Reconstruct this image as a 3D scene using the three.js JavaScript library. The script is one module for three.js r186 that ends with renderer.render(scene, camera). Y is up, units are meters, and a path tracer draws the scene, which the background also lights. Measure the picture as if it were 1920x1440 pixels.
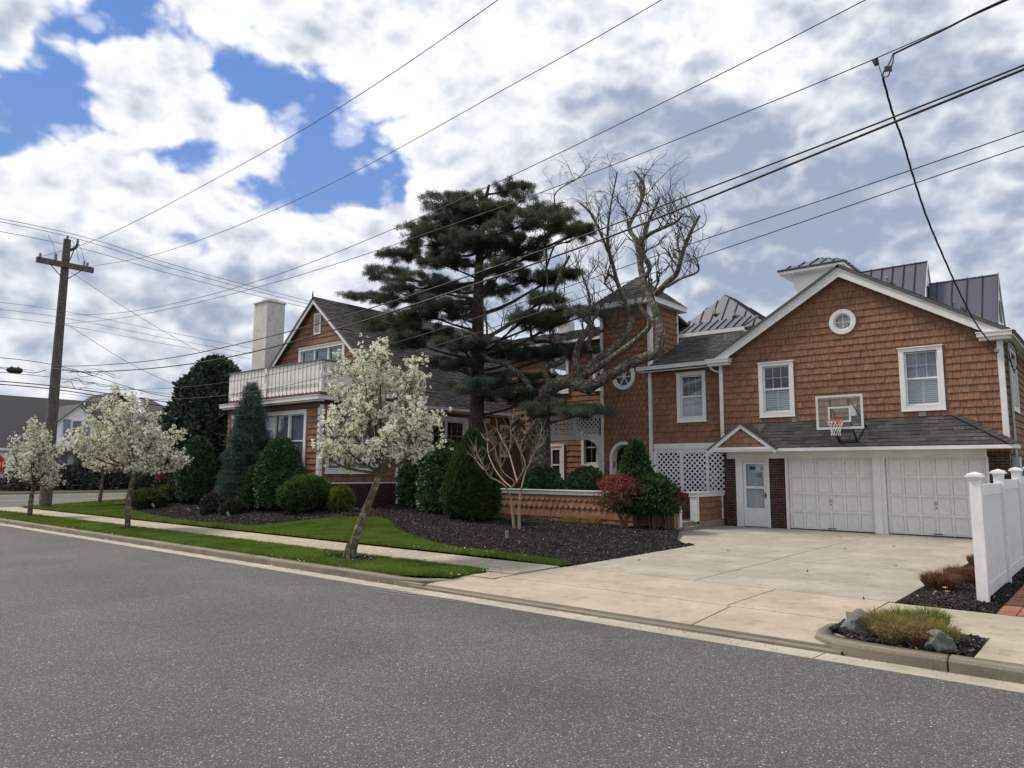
import * as THREE from 'three';
import { mergeGeometries } from 'three/addons/utils/BufferGeometryUtils.js';
import { FontLoader } from 'three/addons/loaders/FontLoader.js';
import { TextGeometry } from 'three/addons/geometries/TextGeometry.js';
import { createNoise2D, createNoise3D } from 'simplex-noise';

// ---------------------------------------------------------------- camera, sky, sun, exposure
const R = Math.PI / 180;
function rng(s) { return () => { s |= 0; s = s + 0x6D2B79F5 | 0; let t = Math.imul(s ^ s >>> 15, 1 | s); t = t + Math.imul(t ^ t >>> 7, 61 | t) ^ t; return ((t ^ t >>> 14) >>> 0) / 4294967296; }; }
const scene = new THREE.Scene();
const camera = new THREE.PerspectiveCamera(55.66, 4 / 3, 0.1, 900);
camera.position.set(0, 1.85, 0);
camera.rotation.order = 'YXZ';
camera.rotation.set(6.831 * R, 40.158 * R, 0.2993 * R);
const renderer = new THREE.WebGLRenderer({ antialias: true });
renderer.toneMapping = THREE.LinearToneMapping;
renderer.toneMappingExposure = 1.78;
renderer.shadowMap.enabled = true;
const sunDir = new THREE.Vector3(-0.78, 1.05, 0.3).normalize();
const sun = new THREE.DirectionalLight(0xfff1dd, 2.2);
sun.position.copy(sunDir).multiplyScalar(120).add(new THREE.Vector3(-16, 0, -16));
sun.target.position.set(-16, 0, -16);
sun.castShadow = true; sun.shadow.radius = 22; sun.shadow.mapSize.set(4096, 4096);
Object.assign(sun.shadow.camera, { left: -60, right: 60, top: 60, bottom: -60, near: 1, far: 300 });
scene.add(sun, sun.target);

const n2 = createNoise2D(rng(7)), n3 = createNoise3D(rng(11));
function fbm(x, y, o = 5, g = 0.5) { let a = 0, k = 1, s = 0; for (let i = 0; i < o; i++) { a += k * n2(x, y); s += k; x = x * 2.03 + 17.3; y = y * 2.03 - 9.1; k *= g; } return a / s; }
function f3(x, y, z, o) { let a = 0, k = 1, s = 0; for (let i = 0; i < o; i++) { a += k * n3(x, y, z); s += k; x = x * 2.07 + 7.3; y = y * 2.07 - 3.1; z = z * 2.07 + 1.9; k *= 0.52; } return a / s; }
function billow(x, y, z) { let a = 0, k = 1, s = 0; for (let i = 0; i < 4; i++) { a += k * (0.62 - Math.abs(n3(x, y, z)) * 1.6); s += k; x = x * 2.1 + 2.3; y = y * 2.1 + 5.1; z = z * 2.1 - 4.7; k *= 0.5; } return -a / s; }
const sst = (a, b, x) => { x = Math.min(1, Math.max(0, (x - a) / (b - a))); return x * x * (3 - 2 * x); };
// The sky: blue air with broken cumulus. Cover and thickness of the clouds that hang over the street, from a chart of the sky above the houses.
function makeSky(W, H) {
  const data = new Float32Array(W * H * 4);
  const cov = ['98268888887867999', '93456999999988999', '51992499999999999', '10897169999999999', '25648049999999999', '99995039999999999', '99868899999999999', '89878899999999899', '88889999999997599', '88999999999999999', '99999999999999999'];
  const thk = ['43322233333233445', '33222222221123445', '33232211112234555', '22222112246655555', '22222123456777665', '22222122356777766', '33433233345777766', '45543334455676655', '54555444555565555', '34444444455544444', '33343333344444444'];
  const grid = (g, x, y) => { const c = Math.min(15.999, Math.max(0, x)), r = Math.min(9.999, Math.max(0, y)), i = c | 0, j = r | 0, u = sst(0, 1, c - i), v = sst(0, 1, r - j); return ((+g[j][i] * (1 - u) + +g[j][i + 1] * u) * (1 - v) + (+g[j + 1][i] * (1 - u) + +g[j + 1][i + 1] * u) * v) / 9; };
  const m = new THREE.Matrix4().makeRotationFromEuler(new THREE.Euler(6.831 * R, 40.158 * R, 0.2993 * R, 'YXZ')).transpose(), d = new THREE.Vector3(), c = new THREE.Vector3();
  for (let j = 0; j < H; j++) {
    const el = ((j + 0.5) / H - 0.5) * Math.PI, cy = Math.cos(el), sy = Math.sin(el);
    for (let i = 0; i < W; i++) {
      const az = ((i + 0.5) / W - 0.5) * 2 * Math.PI;
      let r, g, b;
      if (sy < -0.03) { r = 0.2; g = 0.2; b = 0.19; } else {
        d.set(cy * Math.cos(az), sy, cy * Math.sin(az)); c.copy(d).applyMatrix4(m);
        const px = d.x * 3.1, py = d.y * 4.6 + 2, pz = d.z * 3.1, w1 = f3(px + 3, py, pz, 3), w2 = f3(px - 5, py + 4, pz, 3);
        let gc = 0.8, gt = 0.4;
        if (c.z < -0.05) {
          const X = (960 - 1364 * c.x / c.z + w1 * 42) / 120, Y = (720 + 1364 * c.y / c.z + w2 * 36) / 70;
          const out = Math.max(-X, X - 16, -Y, 0), w = 1 - sst(0, 3, out);
          gc = gc * (1 - w) + grid(cov, X, Y) * w; gt = gt * (1 - w) + grid(thk, X, Y) * w;
        }
        const q = 1.7, f = f3(px * q + w1 * 0.3, py * q, pz * q + w2 * 0.3, 6), bil = billow(px * 3.4, py * 3.4, pz * 3.4), sh = f3((px - 0.09) * q + w1 * 0.3, (py + 0.14) * q, (pz + 0.03) * q + w2 * 0.3, 4) * 0.5 + billow((px - 0.06) * 3.4, (py + 0.1) * 3.4, (pz + 0.02) * 3.4) * 0.5;
        const den = gc * 1.2 + f * 0.4 + bil * 0.3 - 0.06;
        const a = Math.max(sst(0.43, 0.76, den), 0.4 * sst(0.2, 0.5, den) * sst(-0.1, 0.45, bil + w1 * 0.4));
        const k = Math.exp(-Math.max(sy, 0) * 3.2);
        const br = 0.044 + 0.21 * k, bg = 0.118 + 0.23 * k, bb = 0.35 + 0.17 * k;
        let t = gt * 1.25 + (sh - f * 0.5 - bil * 0.5) * 0.85 + f * 0.36 - 0.15 + 0.18 * sst(0.75, 1.3, den);
        t = Math.min(1, Math.max(0, t)); t = t * t * (3 - 2 * t) * 0.5 + t * 0.5;
        const cr = 0.6 * (1 - t) + 0.2 * t, cg = 0.605 * (1 - t) + 0.237 * t, cb = 0.625 * (1 - t) + 0.31 * t;
        r = br * (1 - a) + cr * a; g = bg * (1 - a) + cg * a; b = bb * (1 - a) + cb * a;
      }
      const p = (j * W + i) * 4; data[p] = r; data[p + 1] = g; data[p + 2] = b; data[p + 3] = 1;
    }
  }
  const t = new THREE.DataTexture(data, W, H, THREE.RGBAFormat, THREE.FloatType);
  t.mapping = THREE.EquirectangularReflectionMapping; t.magFilter = t.minFilter = THREE.LinearFilter; t.wrapS = THREE.RepeatWrapping; t.needsUpdate = true;
  return t;
}
const sky = makeSky(3584, 1792);
scene.background = sky; scene.environment = sky; scene.environmentIntensity = 1;

// ---------------------------------------------------------------- helpers
const V = (x, y, z) => new THREE.Vector3(x, y, z);
const used = {};
function numbered(n) { const k = used[n] = (used[n] ?? -1) + 1; return k ? `${n}_${String(k).padStart(3, '0')}` : n; }
function mesh(name, geo, mat, parent) { const o = new THREE.Mesh(geo, mat); o.name = name; o.castShadow = o.receiveShadow = true; (parent || scene).add(o); return o; }
function tag(o, label, category, group, kind) { if (label) o.userData.label = label; if (category) o.userData.category = category; if (group) o.userData.group = group; if (kind) o.userData.kind = kind; return o; }
function thing(name, label, category, group) { const o = new THREE.Group(); o.name = numbered(name); scene.add(o); return tag(o, label, category, group); }
function rebase(o, x, y, z) { for (const c of o.children) { c.position.x -= x; c.position.y -= y; c.position.z -= z; } o.position.set(x, y, z); return o; }
function struct(name, geo, mat) { const o = mesh(numbered(name), geo, mat); o.userData.kind = 'structure'; return o; }
function muv(g, s = 1) {                                     // uv in metres from the faces' own axes
  if (!g.attributes.normal) g.computeVertexNormals();
  const p = g.attributes.position, n = g.attributes.normal, uv = new Float32Array(p.count * 2);
  for (let i = 0; i < p.count; i++) {
    const ax = Math.abs(n.getX(i)), ay = Math.abs(n.getY(i)), az = Math.abs(n.getZ(i));
    const [u, v] = ay > ax && ay > az ? [p.getX(i), p.getZ(i)] : ax > az ? [p.getZ(i), p.getY(i)] : [p.getX(i), p.getY(i)];
    uv[2 * i] = u * s; uv[2 * i + 1] = v * s;
  }
  g.setAttribute('uv', new THREE.BufferAttribute(uv, 2)); return g;
}
function bb(x0, x1, y0, y1, z0, z1) { const g = new THREE.BoxGeometry(Math.abs(x1 - x0), Math.abs(y1 - y0), Math.abs(z1 - z0)); g.translate((x0 + x1) / 2, (y0 + y1) / 2, (z0 + z1) / 2); return muv(g); }
function mg(list) { const mixed = list.some(g => !g.index) && list.some(g => g.index); return mergeGeometries(mixed ? list.map(g => g.index ? g.toNonIndexed() : g) : list); }
function prism(pts, z0, z1, holes = []) {                     // polygon in x,y pushed out from z0 to z1
  const s = new THREE.Shape(pts.map(p => new THREE.Vector2(p[0], p[1]))); for (const h of holes) s.holes.push(h);
  const g = new THREE.ExtrudeGeometry(s, { depth: z1 - z0, bevelEnabled: false, curveSegments: 20 }); g.translate(0, 0, z0); return muv(g);
}
const rectHole = (x0, x1, y0, y1) => { const p = new THREE.Path(); p.moveTo(x0, y0); p.lineTo(x1, y0); p.lineTo(x1, y1); p.lineTo(x0, y1); p.closePath(); return p; };
const circHole = (x, y, r) => { const p = new THREE.Path(); p.absellipse(x, y, r, r, 0, Math.PI * 2); return p; };
function turnX(g, x) { const m = new THREE.Matrix4().makeRotationY(Math.PI / 2); m.setPosition(x, 0, 0); return g.applyMatrix4(m); }   // local x runs to -z, local z to +x
function quadSlab(a, b, c, d, t) {                            // slab of thickness t under the quad a b c d (seen from above, counter-clockwise)
  const n = V().subVectors(b, a).cross(V().subVectors(d, a)).normalize().multiplyScalar(-t), q = [a, b, c, d], w = q.map(p => p.clone().add(n)), pos = [];
  const f = (p, r, s, u) => pos.push(...p.toArray(), ...r.toArray(), ...s.toArray(), ...p.toArray(), ...s.toArray(), ...u.toArray());
  f(...q); f(w[3], w[2], w[1], w[0]); for (let i = 0; i < 4; i++) { const j = (i + 1) % 4; f(q[i], w[i], w[j], q[j]); }
  const g = new THREE.BufferGeometry(); g.setAttribute('position', new THREE.Float32BufferAttribute(pos, 3)); g.computeVertexNormals(); return muv(g);
}
function tube(pts, r0, r1, rad = 6, per = 4, wob = 0, seed = 1) {   // tapered tube through points
  const rn = rng(seed), c = new THREE.CatmullRomCurve3(pts, false, 'centripetal'), n = Math.max(2, (pts.length - 1) * per), pos = [], nor = [], uv = [], idx = [];
  let up = V(0.31, 0.2, 0.93).normalize(), len = 0, last = null;
  for (let i = 0; i <= n; i++) {
    const t = i / n, p = c.getPoint(t), tg = c.getTangent(t), r = (r0 + (r1 - r0) * t) * (1 + wob * (rn() - 0.5));
    const a = V().crossVectors(up, tg); if (a.lengthSq() < 1e-4) a.crossVectors(V(1, 0, 0), tg); a.normalize(); const b = V().crossVectors(tg, a).normalize(); up = b;
    if (last) len += p.distanceTo(last); last = p;
    for (let k = 0; k <= rad; k++) { const th = k / rad * Math.PI * 2, x = Math.cos(th), y = Math.sin(th), nx = a.x * x + b.x * y, ny = a.y * x + b.y * y, nz = a.z * x + b.z * y, rr = k % rad ? r * (1 + wob * 0.6 * (rn() - 0.5)) : r; pos.push(p.x + nx * rr, p.y + ny * rr, p.z + nz * rr); nor.push(nx, ny, nz); uv.push(k / rad * Math.max(0.2, r0 * 6), len); }
  }
  for (let i = 0; i < n; i++) for (let k = 0; k < rad; k++) { const a = i * (rad + 1) + k, b = a + rad + 1; idx.push(a, a + 1, b, b, a + 1, b + 1); }
  const g = new THREE.BufferGeometry(); g.setAttribute('position', new THREE.Float32BufferAttribute(pos, 3)); g.setAttribute('normal', new THREE.Float32BufferAttribute(nor, 3)); g.setAttribute('uv', new THREE.Float32BufferAttribute(uv, 2)); g.setIndex(idx); return g;
}
const P3 = a => { const o = []; for (let i = 0; i < a.length; i += 3) o.push(V(a[i], a[i + 1], a[i + 2])); return o; };
const lathe = (prof, seg = 12) => { const g = new THREE.LatheGeometry(prof.map(p => new THREE.Vector2(p[0], p[1])), seg); return g; };
const wave = (g, f) => { const p = g.attributes.position, v = V(); for (let i = 0; i < p.count; i++) { v.fromBufferAttribute(p, i); f(v); p.setXYZ(i, v.x, v.y, v.z); } g.computeVertexNormals(); return g; };

// ---------------------------------------------------------------- textures and materials
function tex(size, fn, srgb = true, rep = 1) {
  const a = new Uint8Array(size * size * 4);
  for (let y = 0; y < size; y++) for (let x = 0; x < size; x++) { const c = fn(x, y), p = (y * size + x) * 4, t = typeof c === 'number'; for (let k = 0; k < 3; k++) a[p + k] = Math.max(0, Math.min(255, (t ? c : c[k]) * 255)); a[p + 3] = 255; }
  const t = new THREE.DataTexture(a, size, size); t.wrapS = t.wrapT = THREE.RepeatWrapping; t.magFilter = THREE.LinearFilter; t.minFilter = THREE.LinearMipmapLinearFilter; t.generateMipmaps = true; if (srgb) t.colorSpace = THREE.SRGBColorSpace; t.repeat.set(rep, rep); t.needsUpdate = true; return t;
}
function pnoise(size, cell, seed) {                            // tileable value noise, 0 to 1
  const n = Math.round(size / cell), rn = rng(seed), l = new Float32Array(n * n).map(() => rn());
  return (x, y) => { const u = x / size * n, v = y / size * n, i = Math.floor(u), j = Math.floor(v), a = sst(0, 1, u - i), b = sst(0, 1, v - j), q = (p, r) => l[((r % n + n) % n) * n + (p % n + n) % n]; return (q(i, j) * (1 - a) + q(i + 1, j) * a) * (1 - b) + (q(i, j + 1) * (1 - a) + q(i + 1, j + 1) * a) * b; };
}
const stack = (size, cells, seed) => { const f = cells.map((c, i) => pnoise(size, c, seed + i * 13)); return (x, y) => { let s = 0, k = 0; f.forEach((q, i) => { const w = 1 / (i + 1); s += w * q(x, y); k += w; }); return s / k; }; };
const M = {};
const lin = (r, g, b) => new THREE.Color().setRGB(r, g, b);
const std = (c, o = {}) => new THREE.MeshStandardMaterial({ color: Array.isArray(c) ? lin(...c) : c, roughness: 0.8, ...o });
{
  const rn = rng(5);
  // asphalt: dark binder, grey and pale stones about a centimetre across
  const S = 2048, ag = new Float32Array(S * S).fill(0), hg = new Float32Array(S * S);
  for (let k = 0; k < 260000; k++) {
    const cx = rn() * S, cy = rn() * S, r = 0.9 + rn() * rn() * 2.6, t = rn(), v = t < 0.42 ? 0.27 + rn() * 0.12 : t < 0.82 ? 0.38 + rn() * 0.14 : t < 0.965 ? 0.5 + rn() * 0.15 : 0.66 + rn() * 0.2, e = 0.6 + rn() * 0.8;
    for (let y = -5; y <= 5; y++) for (let x = -5; x <= 5; x++) if ((x * e) ** 2 + (y / e) ** 2 < r * r) { const p = ((cy + y + S | 0) % S) * S + (cx + x + S | 0) % S; ag[p] = v; hg[p] = 0.5 + rn() * 0.5; }
  }
  const co = stack(S, [512, 128, 32], 3), fi = stack(S, [4, 2], 9);
  const am = tex(S, (x, y) => { const p = y * S + x, b = ag[p] || 0.27 + fi(x, y) * 0.1, v = b * (0.9 + co(x, y) * 0.2); return [v * 0.995, v, v * 1.02]; });
  const ab = tex(S, (x, y) => hg[y * S + x] * 0.8 + fi(x, y) * 0.2, false);
  am.repeat.set(0.2, 0.2); ab.repeat.set(0.2, 0.2);
  M.asphalt = new THREE.MeshStandardMaterial({ color: lin(0.78, 0.775, 0.77), map: am, bumpMap: ab, bumpScale: 0.004, roughness: 0.86, vertexColors: true });
  // concrete
  const c1 = stack(1024, [256, 96, 32, 12], 21), c2 = stack(1024, [3, 2], 24), c3 = pnoise(1024, 48, 28);
  const spk = new Float32Array(1024 * 1024); for (let k = 0; k < 26000; k++) { spk[(rn() * 1024 | 0) * 1024 + (rn() * 1024 | 0)] = rn() < 0.5 ? -0.14 : 0.1; }
  const cm = tex(1024, (x, y) => { const s = sst(0.72, 0.9, c3(x, y)) * 0.06, v = 0.82 + (c1(x, y) - 0.5) * 0.18 + (c2(x, y) - 0.5) * 0.16 + spk[y * 1024 + x] - s; return [v, v * 0.992, v * 0.975]; });
  const cb = tex(1024, (x, y) => 0.5 + (c2(x, y) - 0.5) * 0.8 + (c1(x, y) - 0.5) * 0.4 + spk[y * 1024 + x], false);
  cm.repeat.set(0.4, 0.4); cb.repeat.set(0.4, 0.4);
  const conc = (c, o = {}) => std(c, { map: cm, bumpMap: cb, bumpScale: 0.003, roughness: 0.9, ...o });
  M.drive = conc([0.49, 0.462, 0.41], { vertexColors: true }); M.apron = conc([0.55, 0.485, 0.415], { vertexColors: true }); M.walk = conc([0.52, 0.475, 0.395], { vertexColors: true }); M.gutter = conc([0.56, 0.525, 0.455], { vertexColors: true }); M.kerb = conc([0.3, 0.275, 0.235], { vertexColors: true }); M.base = conc([0.36, 0.33, 0.27]); M.joint = std([0.14, 0.12, 0.1], { roughness: 1 });
  M.stucco = conc([0.88, 0.88, 0.89]);
  // wood grain
  const g1 = pnoise(256, 4, 31), g2 = pnoise(256, 32, 32), g3 = pnoise(256, 8, 33);
  const wg = tex(256, (x, y) => 0.84 + (g1(x * 1.0, y * 0.06) - 0.5) * 0.2 + (g2(x, y * 0.5) - 0.5) * 0.14 + (g3(x, y * 0.1) - 0.5) * 0.12);
  M.grain = wg;
  const wall = [[0.3, 0.153, 0.098], [0.318, 0.164, 0.105], [0.285, 0.146, 0.095], [0.332, 0.172, 0.112], [0.298, 0.147, 0.09], [0.27, 0.137, 0.09]];
  M.shingles = wall.map(c => std(c, { map: wg, roughness: 0.85 }));
  M.shingleCols = wall;
  M.shingleMix = new THREE.MeshStandardMaterial({ color: 0xffffff, map: wg, vertexColors: true, roughness: 0.85 });
  M.wallBack = std([0.25, 0.133, 0.09], { roughness: 1 });
  M.brownTrim = std([0.13, 0.055, 0.04], { map: wg });
  // bricks
  const bcol = [[0.085, 0.028, 0.024], [0.11, 0.036, 0.03], [0.06, 0.024, 0.024], [0.095, 0.03, 0.022], [0.042, 0.022, 0.024]];
  const bn = stack(256, [64, 16, 4], 41), bt = tex(256, (x, y) => 0.75 + (bn(x, y) - 0.5) * 0.5);
  M.bricks = bcol.map(c => std(c, { map: bt, roughness: 0.9 })); M.brickCols = bcol; M.brickMix = new THREE.MeshStandardMaterial({ map: bt, vertexColors: true, roughness: 0.9 });
  M.mortar = std([0.30, 0.265, 0.22], { map: bt, roughness: 1 });
  M.paver = [[0.36, 0.145, 0.085], [0.3, 0.12, 0.075], [0.40, 0.175, 0.105]].map(c => std(c, { map: bt, roughness: 0.9 }));
  // roofing
  const rnz = stack(256, [8, 3, 2], 51), rt = tex(256, (x, y) => 0.72 + (rnz(x, y) - 0.5) * 0.6);
  const rc = [[0.118, 0.118, 0.115], [0.092, 0.092, 0.091], [0.074, 0.074, 0.075], [0.14, 0.139, 0.133], [0.104, 0.103, 0.1]];
  M.roofs = rc.map(c => std(c, { map: rt, roughness: 0.95 })); M.roofCols = rc; M.roofMix = new THREE.MeshStandardMaterial({ map: rt, vertexColors: true, roughness: 0.95 }); M.roofBase = std([0.095, 0.093, 0.087], { roughness: 1 });
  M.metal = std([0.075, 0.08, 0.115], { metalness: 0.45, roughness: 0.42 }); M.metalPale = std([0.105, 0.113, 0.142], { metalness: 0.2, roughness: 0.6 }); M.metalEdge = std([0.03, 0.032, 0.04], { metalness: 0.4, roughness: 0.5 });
  // paint, plastic, glass, metal
  const pn = stack(512, [128, 32, 6], 61), pt = tex(512, (x, y) => 0.93 + (pn(x, y) - 0.5) * 0.12);
  M.white = std([0.80, 0.805, 0.81], { map: pt, roughness: 0.55 }); M.trim = std([0.77, 0.775, 0.78], { map: pt, roughness: 0.6 }); M.vinyl = std([0.82, 0.83, 0.86], { map: pt, roughness: 0.38 }); M.door = std([0.80, 0.80, 0.785], { map: pt, roughness: 0.5 });
  const bwn = stack(256, [16, 5], 66), bwt = tex(256, (x, y) => { const p = bwn(x, y * 0.25), w = sst(0.62, 0.74, p); return [0.92 - w * 0.42, 0.91 - w * 0.45, 0.9 - w * 0.47]; });
  M.balcony = std([0.86, 0.86, 0.86], { map: bwt, roughness: 0.8 });
  M.siding = std([0.8, 0.805, 0.82], { roughness: 0.7 });
  M.glass = new THREE.MeshPhysicalMaterial({ color: lin(0.85, 0.88, 0.9), roughness: 0.03, transmission: 1, thickness: 0, ior: 1.52 });
  M.blind = std([0.55, 0.57, 0.6], { roughness: 0.7 }); M.curtain = std([0.33, 0.35, 0.39], { roughness: 0.9 }); M.room = std([0.45, 0.42, 0.38], { roughness: 1 });
  M.black = std([0.012, 0.012, 0.015], { roughness: 0.5 }); M.iron = std([0.03, 0.03, 0.035], { metalness: 0.6, roughness: 0.5 }); M.galv = std([0.36, 0.37, 0.38], { metalness: 0.5, roughness: 0.5 }); M.grey = std([0.22, 0.22, 0.23]);
  M.wire = std([0.012, 0.013, 0.02], { roughness: 0.6 }); M.red = std([0.62, 0.04, 0.025], { roughness: 0.45 }); M.signRed = std([0.5, 0.025, 0.03], { roughness: 0.4 }); M.net = std([0.75, 0.75, 0.72], { roughness: 0.9 });
  M.plexi = new THREE.MeshPhysicalMaterial({ color: lin(0.95, 0.97, 0.96), roughness: 0.05, transmission: 1, thickness: 0, ior: 1.45 });
  // bark
  const b1 = pnoise(512, 16, 71), b2 = pnoise(512, 64, 72), b3 = pnoise(512, 6, 73), b4 = stack(512, [48, 16, 5], 74);
  const bk = (c1_, c2_, lich) => tex(512, (x, y) => { const r = Math.abs(b1(x, y * 0.22) - 0.5) * 2, k = sst(0.05, 0.6, r) * 0.7 + b3(x, y * 0.4) * 0.3, l = lich ? sst(0.56, 0.66, b4(x, y)) * lich : 0; const o = []; for (let i = 0; i < 3; i++) o.push((c1_[i] + (c2_[i] - c1_[i]) * k) * (1 - l) + [0.60, 0.61, 0.52][i] * l); return o; });
  const bbm = tex(512, (x, y) => sst(0.05, 0.6, Math.abs(b1(x, y * 0.22) - 0.5) * 2) * 0.7 + b3(x, y * 0.4) * 0.3, false);
  M.barkBare = std([0.92, 0.92, 0.92], { map: bk([0.23, 0.21, 0.2], [0.45, 0.425, 0.4], 0.7), bumpMap: bbm, bumpScale: 0.02, roughness: 0.95 });
  M.barkCedar = std([1.35, 1.35, 1.35], { map: bk([0.15, 0.12, 0.11], [0.33, 0.28, 0.25], 0.12), bumpMap: bbm, bumpScale: 0.025, roughness: 0.95 });
  M.barkPear = std([1.25, 1.25, 1.22], { map: bk([0.22, 0.19, 0.165], [0.41, 0.37, 0.31], 0.5), bumpMap: bbm, bumpScale: 0.01, roughness: 0.95 });
  M.barkMyrtle = std([1, 1, 1], { map: bk([0.50, 0.43, 0.36], [0.66, 0.59, 0.51], 0.15), bumpMap: bbm, bumpScale: 0.004, roughness: 0.85 });
  M.pole = std([1, 1, 1], { map: bk([0.27, 0.25, 0.235], [0.46, 0.43, 0.4], 0.06), bumpMap: bbm, bumpScale: 0.012, roughness: 0.95 });
  M.twig = std([0.10, 0.075, 0.06]);
  const gr = stack(512, [128, 32, 8, 3], 81), gt = tex(512, (x, y) => { const v = 0.6 + (gr(x, y) - 0.5) * 0.6; return [v, v, v * 0.9]; }); gt.repeat.set(0.5, 0.5);
  M.turf = std([0.09, 0.155, 0.032], { map: gt, roughness: 1, vertexColors: true });
  const mu = stack(512, [64, 16, 5, 2], 85), mt = tex(512, (x, y) => { const v = 0.5 + (mu(x, y) - 0.5) * 1.3; return [v, v * 0.95, v * 0.92]; }), mb = tex(512, (x, y) => mu(x, y), false); mt.repeat.set(0.8, 0.8); mb.repeat.set(0.8, 0.8);
  M.mulch = std([0.019, 0.0165, 0.016], { map: mt, bumpMap: mb, bumpScale: 0.03, roughness: 1 });
  M.earth = std([0.1, 0.09, 0.06], { map: mt, roughness: 1 });
  M.stone = std([0.21, 0.22, 0.225], { map: cm, bumpMap: cb, bumpScale: 0.006, roughness: 0.9 });
}
const leafMat = (c, tr = 0.35) => new THREE.MeshPhysicalMaterial({ color: lin(...c), roughness: 0.96, transmission: tr, thickness: 0, specularIntensity: 0.35 });

// ---------------------------------------------------------------- the ground
const lerp = (a, b, t) => a + (b - a) * t;
function bedH(x, z) {
  const t = sst(0, 1, (-10.9 - z) / 5), k = sst(0, 1, (-13 - x) / 7);
  const hh = 0.16 + (0.08 + 0.30 * k) * t * (1 - Math.min(1, Math.max(0, (-34 - x) / 6)) * 0.8) + 0.02 * n2(x * 0.7, z * 0.7) * t;
  return x > -10 && z > -19 ? hh + (driveY(z) + 0.012 - hh) * sst(-9.6, -8.0, x) : hh;
}
const edgePts = [[-60, -13.9], [-34.45, -13.4], [-32.05, -12.97], [-28.16, -12.08], [-24.54, -11.49], [-21.56, -11.41], [-19.6, -11.55], [-19.3, -12.3], [-19.1, -12.9], [-18.85, -13.5], [-18.4, -13.95], [-17.8, -14.35], [-17.2, -14.5], [-16.7, -14.3], [-15.95, -13.71], [-14.43, -12.86], [-13.6, -12.47], [-12.44, -11.91], [-11.31, -11.5], [-9.61, -11.38], [-7.9, -11.36]];
const edgeZ = x => { for (let i = 1; i < edgePts.length; i++) if (x <= edgePts[i][0]) { const a = edgePts[i - 1], b = edgePts[i]; return lerp(a[1], b[1], (x - a[0]) / (b[0] - a[0])); } return -11.36; };
const driveY = z => z > -8.1 ? 0.035 : z > -9.35 ? lerp(0.035, 0.11, (-8.1 - z) / 1.25) : lerp(0.11, 0.15, (-9.35 - z) / 13.3);
function sheet(xs, zsOf, hf, colF) {                           // grid of xs by z samples
  const pos = [], uv = [], col = [], idx = []; let nz = 0;
  xs.forEach(x => { const zs = zsOf(x); nz = zs.length; zs.forEach(z => { pos.push(x, hf(x, z), z); uv.push(x, z); const c = colF ? colF(x, z) : 1; if (Array.isArray(c)) col.push(...c); else col.push(c, c, c); }); });
  for (let i = 0; i < xs.length - 1; i++) for (let j = 0; j < nz - 1; j++) { const a = i * nz + j, b = a + nz; idx.push(a, b + 1, b, a, a + 1, b + 1); }
  const g = new THREE.BufferGeometry(); g.setAttribute('position', new THREE.Float32BufferAttribute(pos, 3)); g.setAttribute('uv', new THREE.Float32BufferAttribute(uv, 2)); g.setAttribute('color', new THREE.Float32BufferAttribute(col, 3)); g.setIndex(idx); g.computeVertexNormals();
  const n = g.attributes.normal; if (n.getY(0) < 0) { const ix = g.index.array; for (let i = 0; i < ix.length; i += 3) { const t = ix[i]; ix[i] = ix[i + 1]; ix[i + 1] = t; } g.computeVertexNormals(); } return g;
}
const range = (a, b, n) => Array.from({ length: n + 1 }, (_, i) => lerp(a, b, i / n));
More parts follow.
